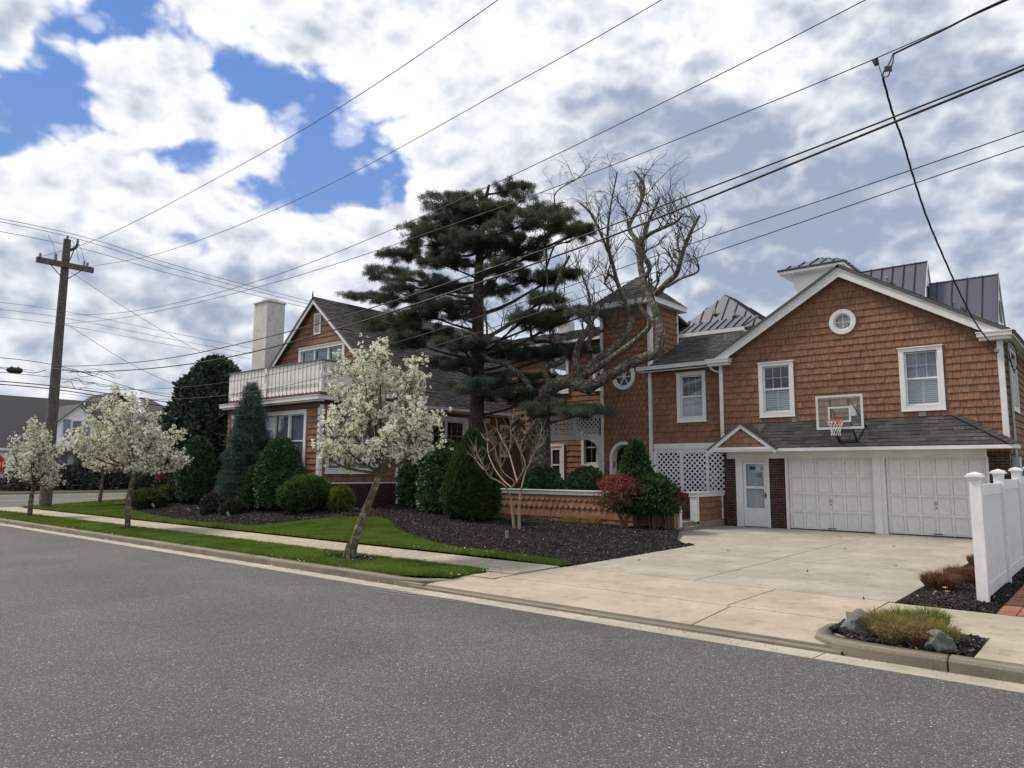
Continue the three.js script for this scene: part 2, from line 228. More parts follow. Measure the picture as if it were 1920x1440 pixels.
{
  struct('ground', sheet(range(-300, 300, 12), () => range(250, -300, 12), () => -0.06), M.turf);
  const wear = (x, z) => { const v = 0.94 + 0.08 * n2(x * 0.16, z * 0.3) + 0.05 * n2(x * 0.6, z * 0.6) + 0.03 * n2(x * 2.1, z * 2.1); return [v, v, v * 1.005]; };
  struct('road', sheet(range(-38.2, 90, 190), () => range(-7.7, 1.2, 26), (x, z) => 0.005 + 0.05 * (1 - ((z + 3.3) / 4.5) ** 2), wear), M.asphalt);
  struct('cross_street', sheet(range(-61.5, -38.2, 24), () => range(120, -160, 90), () => 0, wear), M.asphalt);
  const paint = std([0.62, 0.62, 0.6], { roughness: 0.7 }), yellow = std([0.5, 0.33, 0.05], { roughness: 0.7 });
  const mark = (x0, x1, z0, z1, m, label) => { const o = mesh(numbered('road_marking'), bb(x0, x1, 0.002, 0.006, z0, z1), m); o.userData.kind = 'structure'; o.userData.label = label; };
  mark(-50.0, -49.88, -160, 120, yellow, 'yellow centre line of the cross street'); mark(-49.7, -49.58, -160, 120, yellow, 'second yellow centre line of the cross street');
  mark(-41.2, -41.08, -160, 120, paint, 'white edge line of the cross street near the pole'); mark(-58.9, -58.78, -160, 120, paint, 'white edge line of the cross street by the far lawn');
  mark(-37.6, -37.15, -7.3, -3.2, paint, 'white stop line where the road meets the cross street');
  for (const [x0, z0, x1, z1, w] of [[-9.2, -7.5, -7.2, -7.72, 0.03], [-8.9, -7.35, -7.0, -7.66, 0.02]]) { const d = V(x1 - x0, 0, z1 - z0), L = d.length(), g = new THREE.PlaneGeometry(L, w, 30, 1); g.rotateX(-Math.PI / 2); wave(g, v => { v.z *= 0.4 + 0.9 * Math.abs(n2(v.x * 4, w * 100)); }); const o = mesh(numbered('scrape_mark'), muv(g), std([0.3, 0.29, 0.27])); o.position.set((x0 + x1) / 2, 0.022, (z0 + z1) / 2); o.rotation.y = -Math.atan2(d.z, d.x); o.userData.kind = 'structure'; }
  // gutter pan, in poured lengths
  const tone = (s) => (x, z) => 0.97 + 0.08 * n2(x * 0.9 + s, z * 0.9) + 0.06 * n2(x * 3.1, z * 3.1 + s);
  const gut = struct('gutter', sheet([-38.2, 60], () => [-7.66, -8.3], () => -0.05), M.joint);
  const gj = [-38.2, -32, -26.2, -20.4, -14.6, -8.62, -2.55, 3.3, 9, 15, 30];
  const wedge = (x0, x1, z0, z1, hf, d, mat, name, parent, cf, nx = 8, nz = 4) => {
    const top = sheet(range(x0, x1, nx), () => range(z0, z1, nz), hf, cf || tone(x0)), p = [], c = [V(x0, hf(x0, z0), z0), V(x1, hf(x1, z0), z0), V(x1, hf(x1, z1), z1), V(x0, hf(x0, z1), z1)];
    for (let i = 0; i < 4; i++) { const a = c[i], b = c[(i + 1) % 4]; p.push(a.x, a.y, a.z, a.x, a.y - d, a.z, b.x, b.y - d, b.z, a.x, a.y, a.z, b.x, b.y - d, b.z, b.x, b.y, b.z); }
    const s = new THREE.BufferGeometry(); s.setAttribute('position', new THREE.Float32BufferAttribute(p, 3)); s.computeVertexNormals(); muv(s); s.setAttribute('color', new THREE.Float32BufferAttribute(new Float32Array(p.length).fill(1), 3));
    return mesh(name, mg([top.toNonIndexed(), s]), mat, parent);
  };
  for (let i = 0; i < gj.length - 1; i++) wedge(gj[i] + 0.008, gj[i + 1] - 0.008, -7.7, -8.08, (x, z) => lerp(0.012, -0.005, (-7.7 - z) / 0.38), 0.1, M.gutter, 'gutter_slab', gut);
  // kerb lengths with rounded nose
  const kerbShape = new THREE.Shape(); kerbShape.moveTo(0, -0.12); kerbShape.lineTo(0, 0.085); kerbShape.quadraticCurveTo(0.008, 0.118, 0.05, 0.125); kerbShape.lineTo(0.16, 0.13); kerbShape.lineTo(0.16, -0.12);
  const kerb = struct('kerb', bb(-38.2, -8.7, -0.12, 0.06, -8.2, -8.12), M.joint); kerb.material = M.base;
  const kerbRun = (pts, name = 'kerb_stone') => {
    const pos = [], idx = [], col = [], pr = kerbShape.getPoints(6), n = pr.length;
    pts.forEach(([x, z], i) => { const a = pts[Math.max(0, i - 1)], b = pts[Math.min(pts.length - 1, i + 1)], L = Math.hypot(b[0] - a[0], b[1] - a[1]), nx = (b[1] - a[1]) / L, nz = -(b[0] - a[0]) / L; pr.forEach(q => { const dr = pts[i][2] || 0, w = 0.004 * n2(x * 5, q.y * 20); pos.push(x + nx * q.x, q.y + (q.y > 0 ? -dr * q.y / 0.13 : 0) + w, z + nz * q.x + w); const t = 0.95 + 0.16 * n2(x * 1.3, q.x * 9 + q.y * 7) + 0.1 * n2(x * 7, q.y * 30); col.push(t, t * 0.99, t * 0.96); }); });
    for (let i = 0; i < pts.length - 1; i++) for (let j = 0; j < n - 1; j++) { const a = i * n + j, b = a + n; idx.push(a, b, a + 1, a + 1, b, b + 1); }
    for (const [o, f] of [[0, 1], [(pts.length - 1) * n, 0]]) for (let j = 1; j < n - 1; j++) f ? idx.push(o, o + j, o + j + 1) : idx.push(o, o + j + 1, o + j);
    const g = new THREE.BufferGeometry(); g.setAttribute('position', new THREE.Float32BufferAttribute(pos, 3)); g.setAttribute('color', new THREE.Float32BufferAttribute(col, 3)); g.setIndex(idx); g.computeVertexNormals(); mesh(name, muv(g), M.kerb, kerb);
  };
  const kx = [-38.2, -35, -31.9, -28.9, -25.8, -22.8, -19.7, -16.7, -13.6, -10.9];
  for (let i = 0; i < kx.length - 1; i++) kerbRun(range(kx[i] + 0.006, kx[i + 1] - 0.006, 8).map(x => [x, -8.08]));
  kerbRun([[-10.894, -8.08], [-10.2, -8.08], [-9.7, -8.09, 0.01], [-9.3, -8.13, 0.02], [-9.0, -8.24, 0.03], [-8.75, -8.45, 0.035], [-8.62, -8.75, 0.04], [-8.56, -9.1, 0.04]]);
  kerbRun([[-9.0, -8.1, 0.09], [-8.4, -8.08, 0.1], [-6.5, -8.08, 0.1], [-4.5, -8.08, 0.1], [-2.4, -8.09, 0.1]]);
  kerbRun([[-2.86, -9.2, 0.03], [-2.84, -8.75, 0.02], [-2.75, -8.4, 0.01], [-2.5, -8.17], [-2.2, -8.09], [-1.9, -8.08], [-1.45, -8.08]]);
  kerbRun([[-1.43, -8.08], [0.5, -8.08], [2, -8.08]]); kerbRun([[2.01, -8.08], [6, -8.08], [12, -8.08]]);
  // driveway slabs
  const drive = struct('driveway', sheet([-8.6, -7, -5, -2.62], () => [-8.2, -9.35, -15, -22.7], (x, z) => driveY(z) - 0.03), M.joint);
  const dr = (x0, x1, z0, z1, m, cf) => wedge(x0 + 0.011, x1 - 0.011, z0 - 0.011, z1 + 0.011, (x, z) => driveY(z), 0.1, m, 'slab', drive, cf, 14, 10);
  const st = (s) => (x, z) => { const v = 0.99 + 0.03 * n2(x * 0.5 + s, z * 0.5) + 0.05 * n2(x * 1.7, z * 1.7 - s) + 0.05 * n2(x * 6, z * 6); const d = 0.07 * sst(0.35, 0.75, fbm(x * 0.9 + 4, z * 0.9, 5)); return [v - d, v - d * 0.95, v - d * 0.9]; };
  dr(-8.75, -4.12, -8.24, -9.36, M.apron, st(1)); dr(-4.12, -2.45, -8.24, -9.36, M.apron, st(2));
  dr(-8.05, -4.18, -9.36, -11.1, M.apron, st(3)); dr(-4.18, -2.62, -9.36, -11.1, M.apron, st(4));
  dr(-8.02, -5.5, -11.1, -14.75, M.drive, st(5)); dr(-5.5, -2.55, -11.1, -14.75, M.drive, st(6));
  dr(-5.53, -2.5, -14.75, -22.68, M.drive, st(8)); dr(-10.12, -5.53, -14.75, -22.68, M.drive, st(9));
  // sidewalk slabs on both sides of the driveway
  const walk = struct('sidewalk', sheet([-38.2, -8.1], () => [-9.62, -10.95], () => 0.09), M.joint);
  const sj = range(-38, -8.06, 20);
  for (let i = 0; i < sj.length - 1; i++) wedge(sj[i] + 0.007, sj[i + 1] - 0.007, -9.62, -10.93, () => 0.135, 0.1, M.walk, 'slab', walk, st(i), 6, 6);
  wedge(-8.58, -8.06, -9.1, -9.62, () => 0.118, 0.1, M.walk, 'slab', walk, st(31), 4, 4);
  wedge(-2.6, 0.35, -9.36, -10.98, () => 0.12, 0.1, M.walk, 'slab', walk, st(40), 8, 6); wedge(0.364, 3.2, -9.36, -10.98, () => 0.12, 0.1, M.walk, 'slab', walk, st(41), 8, 6);
  wedge(-1.25, 0.35, -8.25, -9.346, () => 0.125, 0.1, M.walk, 'slab', walk, st(42), 8, 6); wedge(0.364, 3.2, -8.25, -9.346, () => 0.125, 0.1, M.walk, 'slab', walk, st(43), 8, 6);
  wedge(-0.93, 1.6, -11.0, -13.2, () => 0.12, 0.1, M.walk, 'slab', walk, st(44), 8, 6); wedge(-0.93, 1.6, -13.22, -22, () => 0.12, 0.1, M.walk, 'slab', walk, st(45), 8, 6);
  // brick edging of the walk by the fence
  const bp = struct('brick_edging', bb(-1.42, -0.95, 0.0, 0.09, -22, -11.0), M.joint);
  const rn = rng(91), pg = [0, 1, 2].map(k => muv(new THREE.BoxGeometry(0.2, 0.06, 0.095)));
  for (let i = 0; i < 106; i++) for (let j = 0; j < 2; j++) { const o = mesh('brick', pg[i % 3], M.paver[rn() * 3 | 0], bp); o.position.set(-1.3 + j * 0.213 + (i % 2 ? 0.0 : 0.004), 0.087 + rn() * 0.006, -11.08 - i * 0.104); o.rotation.y = (rn() - 0.5) * 0.03; }
  // lawn and planting beds
  const gcol = (x, z) => { const v = 1 + 0.22 * n2(x * 0.5, z * 0.5) + 0.16 * n2(x * 2, z * 2); return [v, v, v * 0.95]; };
  const strip = (x) => x > -9.6 ? lerp(-8.25, -8.75, (x + 9.6) / 0.95) : -8.25;
  struct('verge', sheet([...range(-38.1, -9.6, 90), ...range(-9.5, -8.7, 6)], x => range(strip(x), -9.6, 8), (x, z) => 0.12 + 0.015 * n2(x * 2, z * 2), gcol), M.turf);
  struct('lawn', sheet([...range(-38.1, -8.05, 150)], x => range(-10.95, x < -34.5 ? lerp(-30, -13.4, sst(-34.9, -34.5, x)) : edgeZ(x), 14), (x, z) => bedH(x, z) + 0.015, gcol), M.turf);
  struct('mulch_bed', sheet([...range(-34.6, -10.2, 130), ...range(-10.1, -8.0, 12)], x => range(edgeZ(x) + 0.03, x > -10.15 ? lerp(-19.2, -16.25, sst(-10.2, -8.2, x)) : x > -22.1 ? -19.3 : x > -28.4 ? -15.6 : -19, 36), (x, z) => bedH(x, z) + 0.012 * n2(x * 4, z * 4)), M.mulch);
  struct('mulch_strip', sheet(range(-2.52, -1.42, 12), () => range(-11.02, -22.6, 70), (x, z) => 0.10 + 0.04 * sst(0, 0.3, Math.min(x + 2.52, -1.42 - x, -11.02 - z)) + 0.012 * n2(x * 5, z * 5)), M.mulch);
  struct('planter_soil', sheet(range(-2.72, -1.27, 14), x => range(x < -2.2 ? lerp(-8.75, -8.25, sst(-2.72, -2.2, x)) : -8.25, -9.33, 10), (x, z) => 0.115 + 0.015 * n2(x * 4, z * 4)), M.mulch);
  struct('tree_mulch', sheet(range(-12.68, -10.94, 16), x => { const k = Math.sqrt(Math.max(0, 1 - ((x + 11.81) / 0.87) ** 2)) * 0.38; return range(-9.1 + k, -9.1 - k, 6); }, (x, z) => 0.142 + 0.02 * n2(x * 4, z * 4)), M.mulch);
  struct('far_verge', sheet(range(-66.5, -61.7, 4), () => range(40, -90, 30), () => 0.1, gcol), M.turf);
  struct('far_kerb', bb(-61.7, -61.5, -0.1, 0.13, -160, 120), M.base); struct('near_kerb', bb(-38.35, -38.15, -0.1, 0.12, -160, -9.3), M.base);
  struct('far_lawn', sheet(range(-110, -68, 8), () => range(40, -90, 30), () => 0.14, gcol), M.turf); struct('far_sidewalk', sheet(range(-68, -66.5, 2), () => range(40, -90, 30), () => 0.13), M.walk);
  struct('side_verge', sheet(range(-38.15, -33.4, 4), () => range(-30, -160, 30), () => 0.13, gcol), M.turf);
}

// small pieces that nobody could count: grass blades, mulch chips
const Q = new THREE.Quaternion(), E3 = new THREE.Euler(), S3 = V(1, 1, 1), T3 = new THREE.Matrix4();
function scatter(name, geo, mat, list, parent, label, cat) {   // list of [x,y,z,rx,ry,rz,scale,tint]
  const o = new THREE.InstancedMesh(geo, mat, list.length); o.name = parent ? name : numbered(name); const c = new THREE.Color();
  list.forEach((l, i) => { Q.setFromEuler(E3.set(l[3], l[4], l[5])); T3.compose(V(l[0], l[1], l[2]), Q, S3.setScalar(l[6])); o.setMatrixAt(i, T3); const t = l[7]; Array.isArray(t) ? c.setRGB(...t) : c.setRGB(t, t, t); o.setColorAt(i, c); });
  o.castShadow = o.receiveShadow = true; o.userData.kind = 'stuff'; if (label) o.userData.label = label; if (cat) o.userData.category = cat; (parent || scene).add(o); return o;
}
function tris(list) { const g = new THREE.BufferGeometry(); g.setAttribute('position', new THREE.Float32BufferAttribute(list.flat(), 3)); g.computeVertexNormals(); return g; }
function bladeGeo(n, r, h, w, seed, lean = 0.5) { const rn = rng(seed), p = []; for (let i = 0; i < n; i++) { const a = rn() * 6.28, d = rn() * r, x = Math.cos(a) * d, z = Math.sin(a) * d, b = rn() * 6.28, hh = h * (0.6 + rn() * 0.6), lx = Math.cos(b + 1.5) * lean * hh * rn(), lz = Math.sin(b + 1.5) * lean * hh * rn(), wx = Math.cos(b) * w, wz = Math.sin(b) * w; p.push([x - wx, 0, z - wz], [x + wx, 0, z + wz], [x + lx * 0.4 + wx * 0.7, hh * 0.6, z + lz * 0.4 + wz * 0.7], [x - wx, 0, z - wz], [x + lx * 0.4 + wx * 0.7, hh * 0.6, z + lz * 0.4 + wz * 0.7], [x + lx, hh, z + lz]); } return tris(p); }
{
  const rn = rng(101), L = [], gm = new THREE.MeshPhysicalMaterial({ color: lin(0.125, 0.205, 0.038), roughness: 0.96, transmission: 0.3, thickness: 0, specularIntensity: 0.3 });
  const put = (x, z, y) => { const v = 0.8 + rn() * 0.4 + 0.25 * n2(x * 0.8, z * 0.8), s = 0.8 + rn() * 0.6, dry = rn() < 0.08 + 0.2 * sst(0.1, 0.6, n2(x * 1.3 + 9, z * 1.3)); L.push([x, y, z, 0, rn() * 6.28, 0, s, dry ? [v * 1.7, v * 1.05, v * 1.3] : [v, v, v * 0.9]]); };
  for (let i = 0; i < 24000; i++) { const x = -38 + 29.35 * Math.sqrt(rn()), z = -8.24 - rn() * 1.38; if (x > -9.6 && z > lerp(-8.25, -8.72, (x + 9.6) / 0.95)) continue; if (Math.hypot(x + 11.8, (z + 9.1) * 2.2) < 0.8 * (0.85 + rn() * 0.3) || Math.hypot(x + 22.3, z + 9.2) < 0.3 || Math.hypot(x + 9.75, z + 9.2) < 0.16) continue; put(x, z, 0.115); }
  for (let i = 0; i < 60000; i++) { const x = -38 + 29.9 * Math.pow(rn(), 0.7), z = -10.93 - rn() * 4; if (x > -34.5 ? z < edgeZ(x) + 0.02 + 0.03 * n2(x * 3, z * 3) : rn() < 0.3) continue; put(x, z, bedH(x, z) + 0.01); }
  scatter('grass', bladeGeo(12, 0.055, 0.055, 0.0035, 3), gm, L, null, 'short green blades of the lawn and the verge', 'grass');
  const C = [], chip = muv(new THREE.BoxGeometry(0.07, 0.008, 0.018)), cm = std([0.0165, 0.0145, 0.014], { roughness: 1 });
  const chipAt = (x, z, y) => { const t = rn() < 0.045 ? [6 + rn() * 9, 5.2 + rn() * 8, 4.4 + rn() * 7] : (0.35 + rn() * 1.1); C.push([x, y + rn() * 0.02, z, (rn() - 0.5) * 1.1, rn() * 6.28, (rn() - 0.5) * 1.1, 0.4 + rn() * 0.9, t]); };
  for (let i = 0; i < 62000; i++) { const x = -33.5 + 25.5 * Math.pow(rn(), 0.75), z = -11.3 - rn() * 8; if (z > edgeZ(x) - 0.02 || (x > -10.15 && z < lerp(-19.2, -16.25, sst(-10.2, -8.2, x))) || (x < -22 && z < -15.6) || z < -19.2) continue; chipAt(x, z, bedH(x, z)); }
  for (let i = 0; i < 7000; i++) { const x = -2.5 + rn() * 1.06, z = -11.04 - rn() * rn() * 11; chipAt(x, z, 0.105 + 0.04 * sst(0, 0.3, Math.min(x + 2.52, -1.42 - x, -11.02 - z))); }
  for (let i = 0; i < 2600; i++) { const x = -2.68 + rn() * 1.38, z = -8.32 - rn() * 0.98; if (x < -2.2 && z > lerp(-8.8, -8.3, (x + 2.72) / 0.5)) continue; chipAt(x, z, 0.12); }
  for (let i = 0; i < 1500; i++) { const a = rn() * 6.28, d = Math.sqrt(rn()) * 0.85; chipAt(-11.8 + Math.cos(a) * d, -9.1 + Math.sin(a) * d * 0.45, 0.135); }
  for (const [tx, tz, r] of [[-11.85, -9.11, 0.42], [-22.3, -9.2, 0.3], [-9.75, -9.2, 0.16], [-30.5, -9.15, 0.3]]) for (let i = 0; i < 500 * r * 2; i++) { const a = rn() * 6.28, d = Math.sqrt(rn()) * r; chipAt(tx + Math.cos(a) * d, tz + Math.sin(a) * d / 1.3, 0.135); }
  const pm = std([0.75, 0.73, 0.68]), PT = []; for (let i = 0; i < 900; i++) { const k = rn(), [tx, tz, r] = k < 0.45 ? [-11.4, -9.6, 3.2] : k < 0.75 ? [-22.2, -9.4, 3] : [-30.5, -9.5, 2.5], a = rn() * 6.28, d = Math.sqrt(rn()) * r, x = tx + Math.cos(a) * d, z = tz + Math.sin(a) * d * 0.6; if (z > -7.2) continue; const y = z > -8.08 ? 0.012 : z > -9.6 ? 0.16 : z > -10.93 ? 0.139 : bedH(x, z) + 0.06; PT.push([x, y, z, (rn() - 0.5) * 0.8, rn() * 6, (rn() - 0.5) * 0.8, 0.6 + rn() * 0.9, 0.8 + rn() * 0.2]); }
  scatter('fallen_petals', tris([[-0.011, 0, -0.008], [0.011, 0, -0.008], [0.009, 0.003, 0.01], [-0.011, 0, -0.008], [0.009, 0.003, 0.01], [-0.009, 0.003, 0.01]]), pm, PT, null, 'white petals fallen on the verge and sidewalk under the pear trees', 'petals');
  const gm2 = std([0.16, 0.13, 0.1], { roughness: 1 }), GR = []; for (let i = 0; i < 1500; i++) { const x = -34 + 38 * rn(), e = rn() * rn() * rn(), z = -8.07 + e * 0.4; if (n2(x * 0.8, 3) < -0.1) continue; GR.push([x, lerp(-0.004, 0.013, (8.08 + z) / 0.38) + 0.003, z, rn() * 3, rn() * 6, rn() * 3, 0.5 + rn() * 1.0, 0.8 + rn() * 1.4]); }
  scatter('gutter_grit', muv(new THREE.BoxGeometry(0.009, 0.004, 0.006)), gm2, GR, null, 'sand and leaf crumbs gathered along the gutter', 'grit');
  scatter('mulch_chips', chip, cm, C, null, 'dark shredded bark chips on the planting beds', 'mulch');
}

// ---------------------------------------------------------------- the shingle house
const house = thing('shingle_house', 'brown cedar shingle house with white trim, square tower and two garage doors numbered 20', 'house');
const pieces = { shingle: [], fish_scale_shingle: [], roof_shingle: [], brick: [] };
const shRn = rng(201);
const RX = new THREE.Quaternion(), RZ = new THREE.Quaternion().setFromAxisAngle(V(0, 1, 0), Math.PI / 2);
// a wall face: facing 'z' (u runs along +x, at z = at) or 'x' (u runs along -z, at x = at)
const onFace = (face, at, u, v, w = 0) => face === 'z' ? V(u, v, at + w) : V(at + w, v, -u);
function piece(kind, parent, face, at, u0, u1, v0, v1, t, tone) { pieces[kind].push({ parent, p: onFace(face, at, (u0 + u1) / 2, v0), q: face === 'z' ? RX : RZ, s: V(u1 - u0, v1 - v0, t), tone }); }
const inHole = (holes, u0, u1, v0, v1) => holes.some(h => h.r ? Math.hypot((u0 + u1) / 2 - h.u, (v0 + v1) / 2 - h.v) < h.r : u0 > h.u0 && u1 < h.u1 && v0 > h.v0 && v1 < h.v1);
function clipHoles(holes, u0, u1, v) { for (const h of holes) if (!h.r && v > h.v0 && v < h.v1) { if (u0 < h.u0 && u1 > h.u0) u1 = h.u0; else if (u0 < h.u1 && u1 > h.u1) u0 = h.u1; } return [u0, u1]; }
function shingle(parent, face, at, u0, u1, v0, v1, o = {}) {
  const ex = o.ex || 0.2, holes = o.holes || [], wMin = o.wMin || 0.1, wMax = o.wMax || 0.23;
  for (let v = v0, row = 0; v < v1 - 0.02; v += ex, row++) {
    let u = u0 - shRn() * 0.1;
    while (u < u1) {
      const w = wMin + shRn() * (wMax - wMin), a = Math.max(u0, u), b = Math.min(u1, u + w - 0.006); u += w;
      if (b - a < 0.03) continue;
      const top = Math.min(v1, v + ex + 0.02), vb = v + (shRn() - 0.5) * 0.008;
      if (o.lim && top > o.lim((a + b) / 2)) { const t2 = o.lim((a + b) / 2); if (t2 - v < 0.06) continue; piece('shingle', parent, face, at, a, b, vb, t2, 0.036, shRn() * 6 | 0); continue; }
      if (inHole(holes, a, b, v, v + ex * 0.9)) continue;
      const [c, d] = clipHoles(holes, a, b, v + ex / 2); if (d - c < 0.02) continue;
      piece('shingle', parent, face, at, c, d, vb, top, 0.03 + shRn() * 0.014, shRn() * 6 | 0);
    }
  }
}
function fishScale(parent, face, at, u0, u1, v0, v1, o = {}) {
  const ex = o.ex || 0.2, w = o.w || 0.19, n = Math.round((u1 - u0) / w), ww = (u1 - u0) / n;
  for (let v = v0, row = 0; v < v1 - 0.05; v += ex, row++) for (let i = 0; i <= n; i++) {
    const a = u0 + (i - (row % 2 ? 0.5 : 0)) * ww, b = a + ww - 0.004; if (a < u0 - 0.01 || b > u1 + 0.01) { if (row % 2 && (i === 0 || i === n)) { const c = Math.max(a, u0), d = Math.min(b, u1); if (d - c > 0.02 && !(o.holes && inHole(o.holes, c, d, v, v + ex * 0.8))) piece('shingle', parent, face, at, c, d, v + 0.02, Math.min(v1, v + ex + 0.03), 0.014, shRn() * 6 | 0); } continue; }
    if (o.holes && inHole(o.holes, a, b, v, v + ex * 0.8)) continue;
    piece('fish_scale_shingle', parent, face, at, a, b, v, Math.min(v1, v + ex + 0.03), 0.05, shRn() * 6 | 0);
  }
}
function bricks(parent, face, at, u0, u1, v0, v1, holes = []) {
  const h = 0.0635, c = 0.0762; let row = 0;
  for (let v = v0 + 0.006; v + h < v1 + 0.02; v += c, row++) for (let u = u0 - (row % 2 ? 0.105 : 0); u < u1; u += 0.213) {
    let a = Math.max(u0, u), b = Math.min(u1, u + 0.2); if (b - a < 0.03 || inHole(holes, a, b, v, v + h)) continue;
    piece('brick', parent, face, at, a, b, v, Math.min(v1, v + h), 0.012 + shRn() * 0.004, shRn() * 5 | 0);
  }
}
function roofTabs(parent, o, uDir, sDir, width, len, lim) {     // o: eave corner, u along the eave, s up the slope
  const n = V().crossVectors(uDir, sDir).normalize(), m = new THREE.Matrix4().makeBasis(uDir, sDir, n), q = new THREE.Quaternion().setFromRotationMatrix(m);
  for (let s = 0; s < len - 0.03; s += 0.142) { let u = -shRn() * 0.2; while (u < width) { const w = 0.14 + shRn() * 0.28; let a = Math.max(0, u), b = Math.min(width, u + w); u += w + 0.002; if (lim) { const [lo, hi] = lim(s + 0.07); a = Math.max(a, lo); b = Math.min(b, hi); } if (b - a < 0.03) continue; pieces.roof_shingle.push({ parent, p: o.clone().addScaledVector(uDir, (a + b) / 2).addScaledVector(sDir, s), q, s: V(b - a, Math.min(0.16, len - s), 0.014 + (shRn() < 0.45 ? 0.01 : 0)), tone: shRn() * 5 | 0 }); } }
}
const hp = (name, geo, mat, label) => { const o = mesh(name, geo, mat, house); if (label) o.userData.label = label; return o; };

function makeWindow(x, y, z, w, h, o = {}) {                    // x y z: middle of the bottom edge of the outer trim
  const g = new THREE.Group(); g.name = 'window'; house.add(g); g.position.set(x, y, z); if (o.face === 'x') g.rotation.y = Math.PI / 2; if (o.label) g.userData.label = o.label;
  const t = o.trim ?? 0.13, iw = w / 2 - t, i0 = t + 0.01, i1 = h - t;
  mesh('frame', mg([bb(-w / 2, -iw, 0, h - t, -0.06, 0.06), bb(iw, w / 2, 0, h - t, -0.06, 0.06), bb(-iw, iw, 0, t, -0.06, 0.058), bb(-w / 2, w / 2, h - t, h - 0.03, -0.06, 0.062), bb(-w / 2 - 0.025, w / 2 + 0.025, h - 0.03, h, -0.03, 0.09), bb(-w / 2 - 0.015, w / 2 + 0.015, -0.025, 0, -0.02, 0.075)]), M.trim, g);
  const lights = o.lights || 1, lw = 2 * iw / lights;
  for (let k = 0; k < lights; k++) {
    const a = -iw + k * lw, b = a + lw, f = 0.045, mid = (i0 + i1) / 2;
    if (k) mesh('mullion', bb(a - 0.04, a + 0.04, i0, i1, -0.06, 0.03), M.trim, g);
    const sash = [bb(a, a + f, i0, i1, -0.075, -0.025), bb(b - f, b, i0, i1, -0.075, -0.025), bb(a + f, b - f, i0, i0 + f, -0.075, -0.027), bb(a + f, b - f, i1 - f, i1, -0.075, -0.027)];
    if (o.double !== false) sash.push(bb(a + f, b - f, mid - 0.025, mid + 0.025, -0.075, -0.026));
    mesh('sash', mg(sash), M.trim, g);
    mesh('pane', bb(a + f, b - f, i0 + f, i1 - f, -0.052, -0.05), M.glass, g);
    const mu = [], c = o.cols || 0, rw = o.rows || 0, g0 = o.double === false || o.full ? i0 + f : mid + 0.025, g1 = i1 - f;
    for (let i = 1; i < c; i++) { const u = lerp(a + f, b - f, i / c); mu.push(bb(u - 0.009, u + 0.009, g0, g1, -0.062, -0.054)); }
    for (let i = 1; i < rw; i++) { const v = lerp(g0, g1, i / rw); mu.push(bb(a + f, b - f, v - 0.009, v + 0.009, -0.0615, -0.0535)); }
    if (mu.length) mesh('muntin_grid', mg(mu), M.white, g);
    if (o.blind) { const s = [], v1 = o.blind === 'full' ? i1 - f : mid - 0.03; for (let v = i0 + f; v < v1; v += 0.058) { const q = new THREE.BoxGeometry(lw - 2 * f, 0.052, 0.012); q.rotateX(-0.5); q.translate((a + b) / 2, v + 0.02, -0.1); s.push(muv(q)); } s.push(bb((a + b) / 2 - 0.035, (a + b) / 2 + 0.035, i0 + f, v1, -0.092, -0.082)); mesh('blind', mg(s), M.blind, g); }
    if (o.curtain) { const cg = new THREE.PlaneGeometry(lw - 2 * f, (i1 - i0) * (o.curtain === 'top' ? 0.48 : 1), 40, 1); wave(cg, v => { v.z = 0.02 * Math.sin(v.x * 42 + 2 * n2(v.x * 3, 1)); }); cg.translate((a + b) / 2, o.curtain === 'top' ? i0 + (i1 - i0) * 0.76 : (i0 + i1) / 2, -0.14); mesh('curtain', cg, M.curtain, g); }
  }
  return g;
}
const hole = (u0, u1, v0, v1) => ({ u0, u1, v0, v1 });

